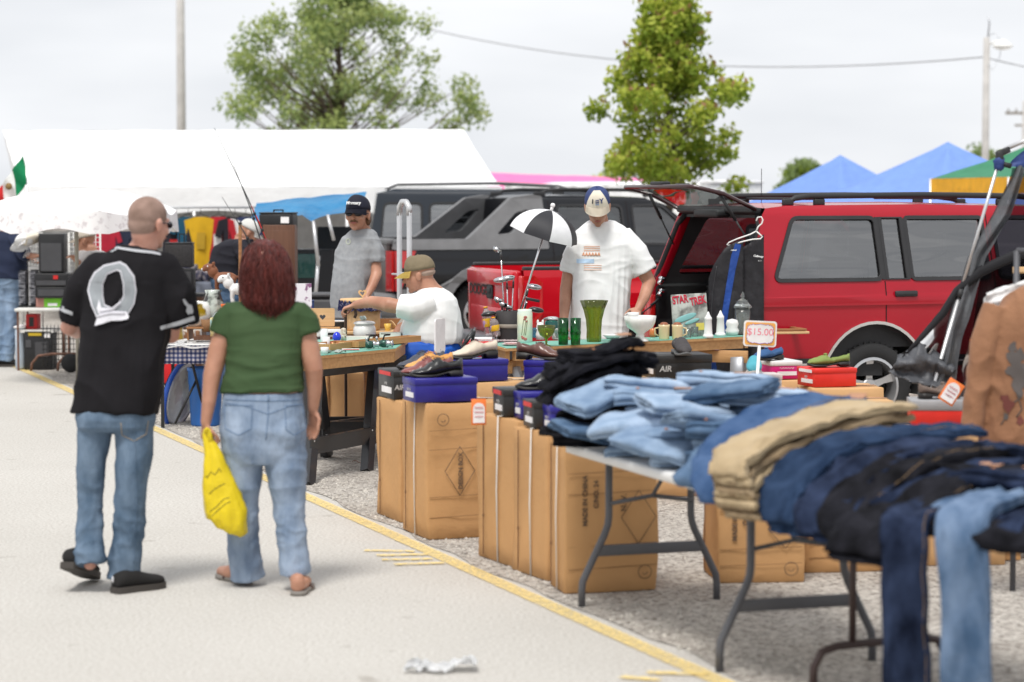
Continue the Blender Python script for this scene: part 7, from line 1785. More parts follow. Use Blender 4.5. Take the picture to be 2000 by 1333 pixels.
openbox('low white box lying open in front of the tureen', 702, 668, (.18, .10, .04), 6); openbox('white box beside the yellow cup', 762, 663, (.15, .09, .05), 4); openbox('white box with its lid flap raised, at the right end of the table', 800, 659, (.13, .09, .05), -6, 20)
blg = pm('glass_cobalt', (.01, .03, .55), .08, coat=.5)
ware('glass_egg', 'cobalt blue glass egg on the plywood table', 'ornament', on(658, 668, TP), [(.001, 0), (.02, .004), (.032, .025), (.030, .045), (.018, .065), (.001, .072)], blg, 20); ware('glass_ball', 'small turquoise glass ball behind the blue egg', 'ornament', on(649, 655, TP), [(.001, 0), (.012, .004), (.016, .016), (.012, .028), (.001, .032)], pm('glass_aqua', (.05, .32, .55), .1, coat=.5), 14)
ware('figurine', 'small brown owl figurine right of the blue egg', 'figurine', on(671, 665, TP), [(.001, 0), (.022, .002), (.024, .04), (.018, .05), (.022, .07), (.016, .085), (.001, .09)], pm('glaze_owl', (.35, .22, .14), .5, c2=(.65, .60, .50), lo=.4, hi=.6, scale=60), 14)
for i, (x0, y0, x1, y1) in enumerate(((643, 686, 697, 678), (699, 681, 821, 666))):
 a, c = on(x0, y0, TP), on(x1, y1, TP + (.004 if i == 0 else 0.012)); d = c - a; t = thing('wooden_tray', ['shallow wooden tray full of trinkets', 'long wooden tray overhanging the right end of the plywood table'][i], 'tray', (a + c) / 2, math.atan2(d.y, d.x)); L = d.length
 w2 = .16 if i == 0 else .10
 for nm, c_, s_ in (('front', (0, 0, .022), (L, .012, .042)), ('back', (0, w2, .022), (L, .012, .042)), ('end', (-L / 2 + .006, w2 / 2, .022), (.012, w2 - .014, .042)), ('end', (L / 2 - .006, w2 / 2, .022), (.012, w2 - .014, .042)), ('bottom', (0, w2 / 2, .003), (L - .026, w2 - .014, .005))): b = MB(); b.box(c_, s_); build(nm, b, pine, t)
 if i == 0: TR = (a + c) / 2, math.atan2(d.y, d.x), L
rg = random.Random(4); tc_ = [pm('bead_red', (.5, .03, .04), .3), ceram, pm('bead_gold', (.6, .4, .15), .3, metal=.6), pm('bead_violet', (.12, .04, .22), .3), pm('bead_pink', (.7, .4, .4), .4)]
tn = ['red', 'white', 'gold', 'violet', 'pink']
for k in range(26):
 u, v_ = rg.uniform(-.45, .45), rg.uniform(.03, .13); q = TR[0] + rotm(0, 0, TR[1]) @ V((u * TR[2], v_, .012 + .022 * rg.random())); b = MB(); j = k % 5
 if k % 3 == 0: b.tube([q + V((math.cos(a) * .012, math.sin(a) * .012, .002 * math.sin(a * 3))) for a in [2 * PI * i / 12 for i in range(13)]], .003, 6)
 elif k % 3 == 1: b.ell(q, (.010, .010, .008), nu=10, nv=7)
 else: b.box(q, (.022, .014, .010), rotm(0, 0, k), bev=.003)
 tag(build('trinket', b, tc_[j]), '%s trinket among the jewellery in the shallow wooden tray' % tn[j], 'trinket', 'trinkets in the shallow tray')
for i, (px, py, z) in enumerate(((634, 692, 0), (629, 684, .0), (637, 680, .03), (633, 672, .06))):
 ware('glass_cup', ['nearest small white cup at the table corner', 'small white cup just behind the nearest', 'small white cup in the middle of the cluster', 'small white cup topmost by the trinket tray'][i], 'cup', on(px, py, TP), shellprof([(.018, 0), (.024, .02), (.026, .045 + z)]), pm('frosted_white', (.75, .76, .76), .3, coat=.3), 16, 'small white cups', wave=.04, wn=6)
def reel(label, px, py, rz):
 t = thing('fishing_reel', label, 'fishing reel', on(px, py, TP), rad(rz), 'fishing reels'); gm_ = pm('reel_green', (.04, .10, .08), .3, metal=.4); sv = pm('reel_silver', (.5, .5, .52), .25, metal=.8)
 b = MB(); b.lathe([(.001, -.03), (.022, -.028), (.026, -.01), (.026, .012), (.02, .02), (.001, .022)], 18, (0, 0, .03), rotm(0, PI / 2)); build('spool', b, gm_, t)
 b = MB(); b.lathe([(.02, .02), (.028, .024), (.018, .04), (.018, .055), (.026, .06), (.001, .064)], 18, (0, 0, .03), rotm(0, PI / 2)); build('rotor', b, sv, t)
 b = MB(); b.tube([(-.01, 0, .05), (0, .01, .085), (.04, .01, .09)], .006, 8); b.box((.01, .01, .095), (.07, .014, .006), bev=.002); build('foot', b, blksteel, t)
 b = MB(); b.tube([(-.01, -.02, .03), (-.015, -.055, .035), (-.03, -.06, .06)], .004, 6); b.ell((-.03, -.06, .07), (.010, .010, .012)); build('crank', b, sv, t)
 return t
reel('dark green fishing reel at the front edge of the table', 722, 682, 12); reel('silver and green fishing reel right of the other', 750, 680, -18)
t = thing('packet', 'clear packet with green printing near the cups', 'packet', on(652, 690, TP)); b = MB(); b.grid(lambda u, v: V((-.07 + .15 * u, -.03 + .07 * v, .006 + .012 * math.sin(u * 7) * math.sin(v * 5 + 1) + .006)), 10, 8, .003); build('film', b, pm('film_green', (.60, .66, .62), .25, c2=(.05, .16, .08), lo=.5, hi=.56, scale=16, coat=.5), t)
t = thing('pen_box', 'slim red and white case lying by the packet', 'case', on(685, 685, TP), rad(8)); b = MB(); b.box((0, 0, .007), (.12, .02, .012), bev=.004); build('case', b, ceram, t); b = MB(); b.box((0, -.0105, .007), (.11, .002, .005)); build('stripe', b, redp, t)
t = thing('boxed_set', 'black boxed set with white top edge behind the white case', 'box', on(650, 655, TP) + V((0, .25, 0)), rad(6)); b = MB(); b.box((0, 0, .045), (.18, .13, .085), bev=.003); build('box', b, bxk, t); b = MB(); b.box((0, 0, .092), (.17, .12, .006)); build('paper', b, cardw, t)
t = thing('instrument_case', 'long white case with black label strip', 'case', on(648, 660, TP), rad(6)); b = MB(); b.box((0, 0, .035), (.22, .07, .055), bev=.008); build('case', b, ceram, t); b = MB(); b.box((-.02, -.0365, .03), (.12, .003, .018)); build('label', b, bxk, t)
t = thing('pine_table', 'small pine table with turned legs behind the plywood table', 'table', (-1.12, 18.05, 0), rad(4))
b = MB(); b.box((0, 0, .845), (.68, .36, .025), bev=.005); build('tabletop', b, pinel, t); b = MB(); b.box((0, 0, .785), (.60, .30, .09)); build('apron', b, oak, t)
for sx in (-.27, .27):
 for sy in (-.13, .13): b = MB(); b.lathe([(.012, 0), (.018, .05), (.012, .08), (.024, .2), (.026, .3), (.014, .36), (.024, .42), (.014, .46), (.022, .56), (.026, .66), (.016, .70), (.026, .74)], 14, (sx, sy, 0)); build('leg', b, pine, t)
def heart(cx, cz, s_): return [(cx + s_ * (16 * math.sin(a) ** 3) / 17, cz + s_ * (13 * math.cos(a) - 5 * math.cos(2 * a) - 2 * math.cos(3 * a) - math.cos(4 * a)) / 17) for a in [2 * PI * k / 28 for k in range(28)]]
p = at(630, 612, 17.95); t = thing('heart_shelf', 'pale pine shelf board with a heart cut through it', 'shelf', (p.x, p.y, .859), rad(3))
b = MB(); b.poly(rrect(-.09, .03, .09, .165, .01), [heart(0, .10, .024)], lambda x, z, d: V((x, d, z)), depth=.016); build('back_panel', b, pinel, t, flat=True); b = MB(); b.box((.01, -.05, .015), (.24, .14, .022), bev=.004); build('base', b, pine, t)
p = at(708, 600, 18.0); t = thing('ruffled_basket', 'round wooden sewing basket with navy ruffle and heart handle', 'basket', (p.x, 18.0, .859), 0)
b = MB(); b.lathe([(.001, 0), (.125, .0), (.13, .01), (.135, .17), (.001, .175)], 12); build('body', b, pinel, t)
def rf(u, v): a = u * 2 * PI; r = (.165 + .012 * math.sin(a * 26)) * (1 + .05 * v); return V((math.cos(a) * r, math.sin(a) * r, .225 - .075 * v + .006 * math.sin(a * 13) * v))
b = MB(); b.grid(rf, 180, 3, .002); build('ruffle', b, pm('calico_navy', (.025, .03, .11), .85, c2=(.30, .28, .40), lo=.55, hi=.6, scale=60), t)
b = MB(); b.lathe([(.001, .21), (.165, .212), (.17, .222), (.165, .235), (.001, .24)], 40); build('lid', b, pinel, t)
b = MB(); b.poly([(x, z) for x, z in heart(0, .275, .034)], [heart(0, .275, .019)], lambda x, z, d: V((x, d, z)), depth=.014); build('handle', b, pinel, t, flat=True)
p = at(742, 632, 17.9); t = thing('heart_rack', 'oak wall rack with three carved hearts beside the seated man arm', 'rack', (p.x - .02, 18.3, .55), rad(2))
b = MB(); b.poly([(-.12, .0), (.16, .0), (.16, .38), (-.12, .38)], [heart(-.06, .28, .018), heart(.02, .28, .018), heart(.10, .28, .018)], lambda x, z, d: V((x, d, z)), depth=.018); build('back_panel', b, oak, t, flat=True); b = MB(); b.box((.02, -.05, .20), (.28, .1, .016)); build('ledge', b, oak, t)
for x in (-.11, .15): b = MB(); b.box((x, 0, -.27), (.025, .03, .55)); build('leg', b, oak, t)
t = thing('navy_box', 'navy blue box standing behind the heart shelf', 'box', at(602, 612, 18.6) - V((0, 0, .06)), rad(5)); b = MB(); b.box((0, 0, .06), (.09, .1, .18), bev=.004); build('box', b, pm('card_navy', (.015, .04, .14), .5), t); b = MB(); b.box((0, 0, .153), (.094, .104, .014), bev=.003); build('lid', b, pm('card_navy', (.015, .04, .14), .5), t)
t = thing('magazine', 'upright magazine with pale cover at the woman shoulder', 'magazine', at(587, 600, 18.4) - V((0, 0, .02)), rad(10)); b = MB(); b.box((0, 0, .09), (.17, .01, .22), rotm(rad(-8))); build('cover', b, pm('cover_pale', (.70, .68, .72), .5, c2=(.22, .10, .20), lo=.55, hi=.6, scale=14), t)
t = thing('storage_bench', 'low stand carrying the magazine and the navy box', 'stand', (-1.56, 18.5, 0), rad(5)); b = MB(); b.box((0, 0, .80), (.34, .3, .03), bev=.004); build('top', b, oak, t)
for x in (-.14, .14): b = MB(); b.box((x, 0, .39), (.03, .26, .78)); build('side', b, oak, t)
# === golf bag, umbrella, bottles, chair, hand truck
t = thing('golf_bag', 'dark canvas golf bag with putty strap standing behind the glassware', 'golf bag', at(994, 700, 18.3) * V((1, 1, 0)) if False else V((at(994, 700, 18.3).x, 18.3, 0)))
b = MB(); b.lathe([(.001, .02), (.09, .02), (.095, .06), (.092, .5), (.088, .75), (.098, .86), (.100, .985), (.085, .99), (.08, .92), (.001, .90)], 24); build('body', b, pm('bag_canvas', (.035, .032, .033), .7, bump=.2), t)
b = MB(); b.tube([(-.10, -.03, .96), (-.118, -.04, .88), (-.10, -.05, .78)], [.02, .022, .018], 8, flat=.35); build('strap', b, pm('strap_putty', (.28, .25, .21), .8), t); b = MB(); b.lathe([(.100, .86), (.104, .865), (.104, .885), (.100, .89)], 24, caps=False); build('trim', b, pm('strap_putty', (.28, .25, .21), .8), t)
ste = pm('club_steel', (.55, .56, .58), .2, metal=.9); grf = pm('club_black', (.02, .02, .022), .3, coat=.3)
gb = t.location
def club(label, hx, hy, kind, dx=0, dy=0):
 hd = at(hx, hy, 18.25); ft = gb + V((dx, dy, .70)); t = thing('golf_club', label, 'golf club', ft, group='golf clubs in the bag')
 d = (hd - ft).normalized(); b = MB(); b.tube([ft, hd], [.0055, .0045], 8); build('shaft', b, ste if kind != 'black' else grf, t, True); b = MB(); b.tube([hd - d * .07, hd - d * .02], [.0065, .008], 8); build('ferrule', b, grf, t, True)
 b = MB(); x = V((-1, 0, 0)) if hx < 1015 else V((1, 0, 0))
 if kind == 'iron': b.loft([[hd + x * a + V((0, -.008 + .016 * s_, 0)) + V((0, 0, z)) for a, z in ((-.005, -.01), (.04, -.015), (.06, .01), (.055, .035), (.02, .022), (-.005, .012))] for s_ in (0, 1)])
 elif kind in ('wood', 'black'): b.ell(hd + x * .045 + V((0, 0, .005)), (.058, .04, .022), rotm(0, .15 if x.x > 0 else -.15), 18, 10)
 else: b.box(hd + x * .04 + V((0, 0, 0)), (.11, .022, .022), rotm(0, .2 if x.x > 0 else -.2), bev=.006)
 h = build('head', b, grf if kind in ('black', 'putter') else ste, t, True)
club('long iron standing highest of the clubs', 978, 490, 'iron', -.02, 0); club('silver wood leaning left', 1003, 545, 'wood', .01, .02); club('silver wood beside the umbrella shaft', 990, 548, 'wood', -.0, -.03); club('grey wood leaning right of the umbrella shaft', 1032, 562, 'wood', .05, 0)
club('chrome iron lying over the left bag rim', 980, 588, 'iron', -.04, 0); club('second chrome iron over the left bag rim', 990, 597, 'iron', -.03, .02); club('chrome iron in the middle of the bag rim', 1000, 602, 'iron', -.01, .03); club('black mallet putter over the right bag rim', 1030, 586, 'putter', .03, 0); club('black driver drooping over the right bag rim', 1036, 607, 'black', .05, .0); club('black grip end hanging over the left bag rim', 966, 615, 'black', -.06, -.02)
a, c = V((gb.x + .01, gb.y + .02, .75)), at(1079, 404, 18.2)
t = thing('golf_umbrella', 'black and white golf umbrella opened above the golf bag', 'umbrella', a); d = (c - a).normalized(); b = MB(); b.tube([a, c - d * .03], .0075, 8); build('shaft', b, chrome, t, True); b = MB(); b.tube([c - d * .04, c + d * .0], .012, 8); b.ell(c + d * .01, (.018, .018, .018)); build('ferrule', b, cardw, t, True)
Rq = V((0, 0, 1)).rotation_difference(d).to_matrix() @ rotm(0, 0, rad(10)); nU = 8; RU = .27; HU = .215
for k in range(nU):
 b = MB()
 def up_(u, v):
  a_ = 2 * PI * (k + u) / nU; th = v * PI * .46; r = RU * math.sin(th) * (1 - .09 * math.sin(PI * u) * v) ; z = -.03 - HU * (1 - math.cos(th)) * 1.05
  return c + Rq @ V((r * math.cos(a_), r * math.sin(a_), z))
 b.grid(up_, 8, 12); build('canopy_panel', b, [pm('nylon_white', (.74, .74, .76), .6), pm('nylon_black', (.02, .02, .025), .6)][k % 2], t, True)
 b = MB(); e = up_(0, 1); b.tube([c - d * .17, e.lerp(c - d * .1, .35), e], .003, 5); build('rib', b, ste, t, True)
def bottle(label, px, py, Y_, h, tilt, m, capc):
 p = at(px, py, Y_); t = thing('water_bottle', label, 'bottle', p, group='drink bottles by the golf bag', rot=(0, rad(tilt), 0))
 b = MB(); b.lathe([(.001, 0), (.032, .002), (.034, .02), (.031, .06), (.034, .09), (.034, h * .7), (.03, h * .8), (.013, h * .93), (.013, h * .96), (.001, h * .965)], 20); build('body', b, m, t)
 b = MB(); b.lathe([(.001, h * .94), (.016, h * .94), (.016, h), (.001, h)], 16); build('cap', b, capc, t); b = MB(); b.lathe([(.0345, h * .3), (.0352, h * .31), (.0352, h * .58), (.0345, h * .59)], 20, caps=False); build('label', b, pm('label_yellow', (.75, .45, .02), .5, c2=(.45, .30, .60), lo=.5, hi=.55, scale=20), t)
yc = pm('cap_orange', (.85, .40, .01), .4)
bottle('clear bottle with orange cap, taller of the two', 956, 655, 18.4, .22, -8, pm('pet_clear', (.75, .65, .66), .1, trans=.75), yc); bottle('second bottle with yellow label leaning in front', 970, 658, 18.2, .15, -10, pm('pet_clear', (.75, .65, .66), .1, trans=.75), yc)
t = thing('cooler', 'bright red cooler box on the ground left of the glassware table', 'cooler', (at(935, 700, 17.9).x, 17.9, 0)); b = MB(); b.box((0, 0, .36), (.22, .3, .72), bev=.015); build('body', b, pm('plastic_red', (.60, .01, .015), .4), t); b = MB(); b.box((0, 0, .755), (.24, .32, .07), bev=.015); build('lid', b, pm('plastic_red', (.60, .01, .015), .4), t)
b = MB(); b.box((.02, -.0, .80), (.16, .2, .014), bev=.003); build('paper', b, cardw, t)
t = thing('folding_chair', 'black steel folding chair under the seated man', 'chair', (at(850, 700, 17.55).x, 17.55, 0), rad(90))
for sx in (-.22, .22):
 b = MB(); b.tube([(sx, -.28, 1.02 * .86), (sx, -.22, .80), (sx, -.06, .45), (sx, .22, .0)], .013, 8); b.tube([(sx * .94, .20, .42), (sx * .94, -.05, .25), (sx * .94, -.26, .0)], .012, 8); build('side_frame', b, blksteel, t)
b = MB(); b.box((0, .05, .44), (.40, .38, .025), bev=.01); build('seat', b, blksteel, t); b = MB(); b.box((0, -.27, .80), (.43, .022, .19), rotm(.2), bev=.01); build('backrest', b, blksteel, t); b = MB(); b.tube([(-.22, .12, .12), (.22, .12, .12)], .009, 6); build('stretcher', b, blksteel, t)
p = at(790, 560, 19.6); t = thing('hand_truck', 'aluminium hand truck with rounded top standing behind the seated man', 'hand truck', (p.x, 19.6, 0), rad(-55)); alu = pm('aluminium', (.62, .62, .63), .35, metal=.6); zt = at(790, 397, 19.6).z
b = MB(); s_ = .15
for x in (-.075, .075): b.box((x, 0, .9), (.045, .03, 1.65), bev=.008)
b.tube([(-.075, 0, 1.70), (-.07, 0, 1.77), (-.03, 0, 1.81), (.03, 0, 1.81), (.07, 0, 1.77), (.075, 0, 1.70)], .024, 8); build('frame', b, alu, t)
for z in (.35, .8, 1.22): b = MB(); b.box((0, 0, z), (.11, .02, .04), bev=.005); build('cross_bar', b, alu, t)
b = MB(); b.box((0, -.12, .02), (.34, .26, .012)); build('toe_plate', b, alu, t)
for x in (-.15, .15): b = MB(); b.lathe([(.03, -.025), (.1, -.025), (.11, 0), (.1, .025), (.03, .025)], 24, (x, .08, .11), rotm(0, PI / 2)); build('wheel', b, rubber, t)
b = MB(); b.tube([(-.22, .02, 1.22), (.0, .02, 1.22), (.38, .02, 1.22)], .008, 6); b.tube([(.38, .02, 1.22), (.38, .02, 1.1)], .008, 6); build('strap_hook', b, alu, t)
# === garment bags on a hanger
p = at(1486, 432, 18.58); t = thing('garment_bag', 'black golf garment bag with blue stripe hanging from the open liftgate', 'garment bag', p)
blkn = pm('nylon_black_bag', (.018, .017, .021), .65, bump=.15, bscale=200, bump2=.5, b2scale=9); bln = pm('nylon_blue', (.012, .06, .30), .6, bump2=.4, b2scale=10)
def gb_fn(x0, x1, y0, y1, dY, top):
 def fn(u, v):
  x = x0 + (x1 - x0) * u; yt = top(u); y = yt + (y1 - yt) * v
  q = at(x, y, 18.58 + dY); q.y += -.035 * math.sin(PI * u) * (1 - .3 * v) + .010 * noise.noise(V((u * 6, v * 9, dY * 9))) + .006 * math.sin(u * 13 + v * 3)
  return q
 return fn
b = MB(); b.grid(gb_fn(1384, 1452, 0, 742, -.06, lambda u: 545 - 50 * math.sin(min(1, u * 1.6) * PI / 2) ** .8 - 28 * u), 14, 30, .02); wrinkle(b, .004, (12, 12, 6), 2); Tg1 = fit(b); build('body', b, blkn, t, True)
b = MB(); b.grid(gb_fn(1436, 1492, 0, 700, .02, lambda u: 492 - 34 * u), 12, 26, .02); wrinkle(b, .003, (10, 10, 6), 3); Tg2 = fit(b); build('side_body', b, blkn, t, True)
HD[0] = 19; decal('stripe', [(1436, 476), (1428, 500), (1418, 560), (1408, 625), (1403, 660), (1416, 660), (1424, 600), (1436, 530), (1448, 478)], [], bln, Tg1, t, .004, 6)
b = MB(); b.tube([at(1402, 652, 18.48), at(1398, 690, 18.50), at(1392, 735, 18.50)], .026, 6, flat=.2, up=(0, 1, 0)); build('blue_strap', b, bln, t, True)
line('piping', [(1400, 520), (1392, 570), (1388, 640), (1386, 700)], .0028, pm('piping_dark', (.05, .05, .055), .5), Tg1, t, 6, .002); line('piping', [(1450, 490), (1447, 560), (1447, 640)], .0028, pm('piping_dark', (.05, .05, .055), .5), Tg2, t, 6, .002)
M = frame(at(1481, 501, 18.53), (1, 0, -.12), (0, 0, 1)); text('lettering', 'Callaway', .021, wht, t, Matrix.Translation(-t.location) @ M, .001, bold=.0008, shear=.2); M = frame(at(1484, 510, 18.53), (1, 0, -.05), (0, 0, 1)); text('lettering', 'GOLF', .011, wht, t, Matrix.Translation(-t.location) @ M, .001)
M = frame(at(1433, 489, 18.44), (1, 0, .05), (0, 0, 1)); text('lettering', 'Callaway', .012, wht, t, Matrix.Translation(-t.location) @ M, .001, bold=.0006, shear=.2)
hw = pm('hanger_white', (.78, .77, .75), .4)
h_ = thing('clothes_hanger', 'white plastic hanger carrying the black garment bag', 'hanger', at(1486, 427, 18.50))
b = MB(); b.tube([at(x, y, 18.50) for x, y in ((1477, 432), (1480, 425), (1487, 424), (1490, 430), (1488, 437), (1481, 443), (1477, 452))], .0055, 6); b.tube([at(x, y, 18.50) for x, y in ((1477, 452), (1486, 460), (1489, 463), (1485, 467), (1470, 468), (1452, 472), (1424, 480), (1420, 478), (1424, 474), (1440, 467), (1466, 458), (1477, 452))], .0055, 6); build('hanger', b, hw, h_, True)
# === folded screen tent at the right
mesh_m = glass('screen_mesh', (.24, .22, .26), .6, -.035)
gryn = pm('nylon_grey', (.10, .105, .115), .55, bump2=.6, b2scale=10, alpha=.93); blknm = glass('screen_mesh_dark', (.09, .085, .10), .6, -.035)
YT = 13.0; Tt_ = lambda x, y, d=0: at(x, y, YT + d)
t = thing('screen_tent', 'half collapsed tent with silver pole, black mesh and grey nylon trim', 'tent', V((Tt_(1815, 780).x, YT, 0)))
p0, p1 = Tt_(1955, 302), Tt_(1815, 780); pe = p1 + (p1 - p0) * ((p1.z - .0) / (p0.z - p1.z))
b = MB(); b.tube([p0, p0.lerp(pe, .36)], .009, 10); b.tube([p0.lerp(pe, .36), pe], .012, 10); po_ = build('pole', b, alu, t, True)
for f in (.36, .54): b = MB(); q = p0.lerp(pe, f); dd = (pe - p0).normalized(); b.tube([q - dd * .025, q + dd * .025], .019, 10); build('clamp', b, trimm, po_, True)
b = MB(); b.tube([Tt_(1962, 292), Tt_(2010, 272), Tt_(2100, 250)], .012, 8); build('roof_bar', b, alu, t, True)
b = MB(); b.box(Tt_(1960, 297), (.07, .035, .035), rotm(0, -.4), bev=.006); b.box(Tt_(1952, 308), (.04, .04, .07), bev=.01); b.tube([Tt_(1955, 320), Tt_(1975, 325)], .014, 6); build('joint', b, trimm, t, True)
b = MB(); b.ell(Tt_(1951, 318), (.028, .028, .045)); wrinkle(b, .012, (30, 30, 30), 3); build('tied_cloth', b, pm('nylon_navy', (.03, .06, .22), .6), t, True)
def strip(b, L_, R_, nu=26, nv=8, amp=.03, thick=0, sag=0):
 def C(P, u):
  k = u * (len(P) - 1); i = min(int(k), len(P) - 2); return P[i].lerp(P[i + 1], k - i)
 def fn(u, v):
  q = C(L_, u).lerp(C(R_, u), v); q.y += amp * noise.noise(V((u * 7, v * 4, 1))) + amp * .8 * math.sin(v * 9 + u * 3); q.z -= sag * math.sin(PI * v); return q + noise.noise_vector(V((u * 9, v * 6, 4))) * amp * .3
 b.grid(fn, nu, nv, thick)
b = MB(); strip(b, [Tt_(1985, 322), Tt_(1940, 420), Tt_(1893, 500), Tt_(1862, 600), Tt_(1840, 700), Tt_(1822, 780)], [Tt_(2004, 328), Tt_(1975, 420), Tt_(1925, 500), Tt_(1898, 600), Tt_(1870, 700), Tt_(1862, 780)], 40, 10, .03); build('nylon_band', b, gryn, t, True)
b = MB(); strip(b, [Tt_(1978, 312, .02), Tt_(1968, 326, .02)], [Tt_(2040, 262, .02), Tt_(2050, 330, .02)], 6, 8, .01); build('blue_corner', b, pm('nylon_navy', (.03, .06, .22), .6), t, True)
b = MB(); strip(b, [Tt_(2060, 480, .05), Tt_(1990, 492, .05), Tt_(1900, 535, .05), Tt_(1850, 600, .05), Tt_(1800, 660, .05), Tt_(1760, 705, .05)], [Tt_(2060, 780, .05), Tt_(1990, 790, .05), Tt_(1890, 790, .05), Tt_(1860, 780, .05), Tt_(1820, 755, .05), Tt_(1768, 712, .05)], 40, 12, .06); build('mesh_wall', b, blknm, t, True)
b = MB(); strip(b, [Tt_(1975, 330, .08), Tt_(1930, 480, .08), Tt_(1885, 760, .08)], [Tt_(2080, 330, .10), Tt_(2080, 480, .10), Tt_(2080, 780, .10)], 30, 10, .04); build('mesh_wall', b, mesh_m, t, True)
b = MB(); b.tube([Tt_(2060, 486, -.0), Tt_(1985, 498), Tt_(1915, 530), Tt_(1868, 568), Tt_(1840, 612), Tt_(1800, 658), Tt_(1762, 700)], [.022, .026, .026, .020, .015, .012, .010], 12); wrinkle(b, .016, (14, 14, 14), 8); build('gathered_mesh', b, pm('mesh_bundle', (.012, .012, .015), .8), t, True)
b = MB(); strip(b, [Tt_(1762, 690), Tt_(1800, 668, -.03), Tt_(1835, 690), Tt_(1862, 720)], [Tt_(1736, 728), Tt_(1772, 745, -.05), Tt_(1812, 752, -.03), Tt_(1848, 765)], 24, 14, .04, .004); wrinkle(b, .012, (10, 10, 12), 5); build('nylon_skirt', b, pm('nylon_dark_grey', (.075, .078, .088), .5, bump2=.7, b2scale=14), t, True)
YJ = 11.0; J_ = lambda x, y, d=0: at(x, y, YJ + d)
t = thing('garment_rack', 'steel garment rack carrying the white top and brown jacket', 'rack', V((J_(2060, 700).x, YJ + .12, 0)))
for x in (1985, 2190): b = MB(); q = J_(x, 560, .25); b.tube([V((q.x, q.y, 0)), V((q.x, q.y, 1.60))], .014, 8); build('upright', b, steel, t, True)
b = MB(); b.tube([V((J_(1985, 560, .25).x, YJ + .25, 1.60)), V((J_(2190, 560, .25).x, YJ + .25, 1.60))], .014, 8); build('rail', b, steel, t, True)
jk = pm('suede_brown', (.24, .11, .055), .85, c2=(.32, .155, .08), lo=.3, hi=.7, scale=4, bump=.3, bscale=150, bump2=.5, b2scale=12, sheen=.1)
t = thing('printed_jacket', 'long brown jacket with dark floral print hanging at the right edge', 'jacket', J_(1960, 600))
rings = []
b = MB()
for x0, x1, y, dp in ((1990, 2030, 560, .05), (1960, 2070, 585, .08), (1935, 2110, 620, .10), (1925, 2120, 680, .11), (1920, 2125, 760, .12), (1912, 2130, 830, .12), (1908, 2135, 880, .12)): rings.append(ring_(J_((x0 + x1) / 2, y), (x1 - x0) / 2 * YJ / FPX, dp, n=40))
b.loft(rings); b.tube([J_(1950, 600), J_(1922, 680, -.03), J_(1905, 790, -.05), J_(1900, 842, -.05)], [.07, .062, .052, .050], 18); b = fuse(b, .009, 3); wrinkle(b, .011, (6, 6, 4), 3); Tk = fit(b); build('body', b, jk, t, True)
prd = pm('print_dark_blue', (.10, .085, .08), .8); prm = pm('print_maroon', (.16, .045, .035), .8); HD[0] = 11
rg = random.Random(2)
def blob(cx, cy, r, n=14): return [(cx + r * (1 + .45 * rg.uniform(-1, 1)) * math.cos(2 * PI * k / n), cy + r * 1.3 * (1 + .45 * rg.uniform(-1, 1)) * math.sin(2 * PI * k / n)) for k in range(n)]
for cx, cy, r, m in ((1985, 700, 16, prd), (1995, 740, 18, prd), (1975, 725, 9, prd), (1968, 790, 11, prm), (1962, 780, 7, prm), (1990, 770, 8, prd), (1965, 815, 6, prd), (1992, 822, 7, prm), (1978, 680, 8, prd)): decal('print', blob(cx, cy, r), [], m, Tk, t, .004, 4)
line('print_vine', [(1955, 830), (1968, 810), (1975, 790), (1990, 780), (1996, 800), (1985, 815)], .003, prd, Tk, t, 5)
t = thing('hanging_shirt', 'white shirt hanging above the brown jacket at the right edge', 'shirt', J_(1970, 590, .12))
b = MB(); strip(b, [J_(1925, 575, .12), J_(1922, 600, .12), J_(1926, 660, .12)], [J_(2080, 520, .12), J_(2090, 580, .12), J_(2090, 640, .12)], 20, 20, .03, .01); wrinkle(b, .010, (9, 9, 7), 4); build('cloth', b, wht, t, True)
t = thing('wooden_sign', 'small pale wooden board hanging in the mesh at the right edge', 'board', Tt_(1985, 528, -.1)); b = MB(); b.box((0.04, 0, 0), (.12, .012, .035), bev=.003); b.box((.04, -.008, .0), (.10, .006, .018)); build('board', b, pinel, t)
t = thing('wooden_pallet', 'wooden pallet on the ground behind the hanging jeans at the right edge', 'pallet', (2.95, 12.7, 0), rad(5))
for k in range(5): b = MB(); b.box((0, -.4 + .2 * k, .115), (1.0, .1, .018)); build('slat', b, pine, t)
for x in (-.45, 0, .45): b = MB(); b.box((x, 0, .055), (.08, .95, .09)); build('bearer', b, pine, t)
t = thing('paper_scrap', 'crumpled white paper lying on the asphalt at the bottom', 'litter', gr(860, 1314), scale=1.25); c_ = t.location
b = MB(); b.grid(lambda u, v: V((-.11 + .22 * u, (-.05 + .10 * v) * (.25 + .75 * min(1, u * 2.2)) + .03 * u, .010 + .05 * abs(noise.noise(V((u * 5, v * 4, 3)))) + .05 * max(0, u - .62))) + noise.noise_vector(V((u * 6, v * 5, 9))) * .018, 18, 12, .0012); build('sheet', b, pm('paper', (.92, .93, .94), .8), t)
t = thing('dead_leaf', 'brown dead leaf on the gravel under the black sawhorse', 'leaf', gr(696, 905, .006)); b = MB(); b.grid(lambda u, v: V((-.03 + .06 * u, (-.012 + .024 * v) * math.sin(PI * (u * .9 + .05)), .008 + .008 * math.sin(u * 5) + .008 * abs(v - .5))), 8, 4); build('blade', b, pm('leaf_brown', (.20, .07, .03), .8), t)
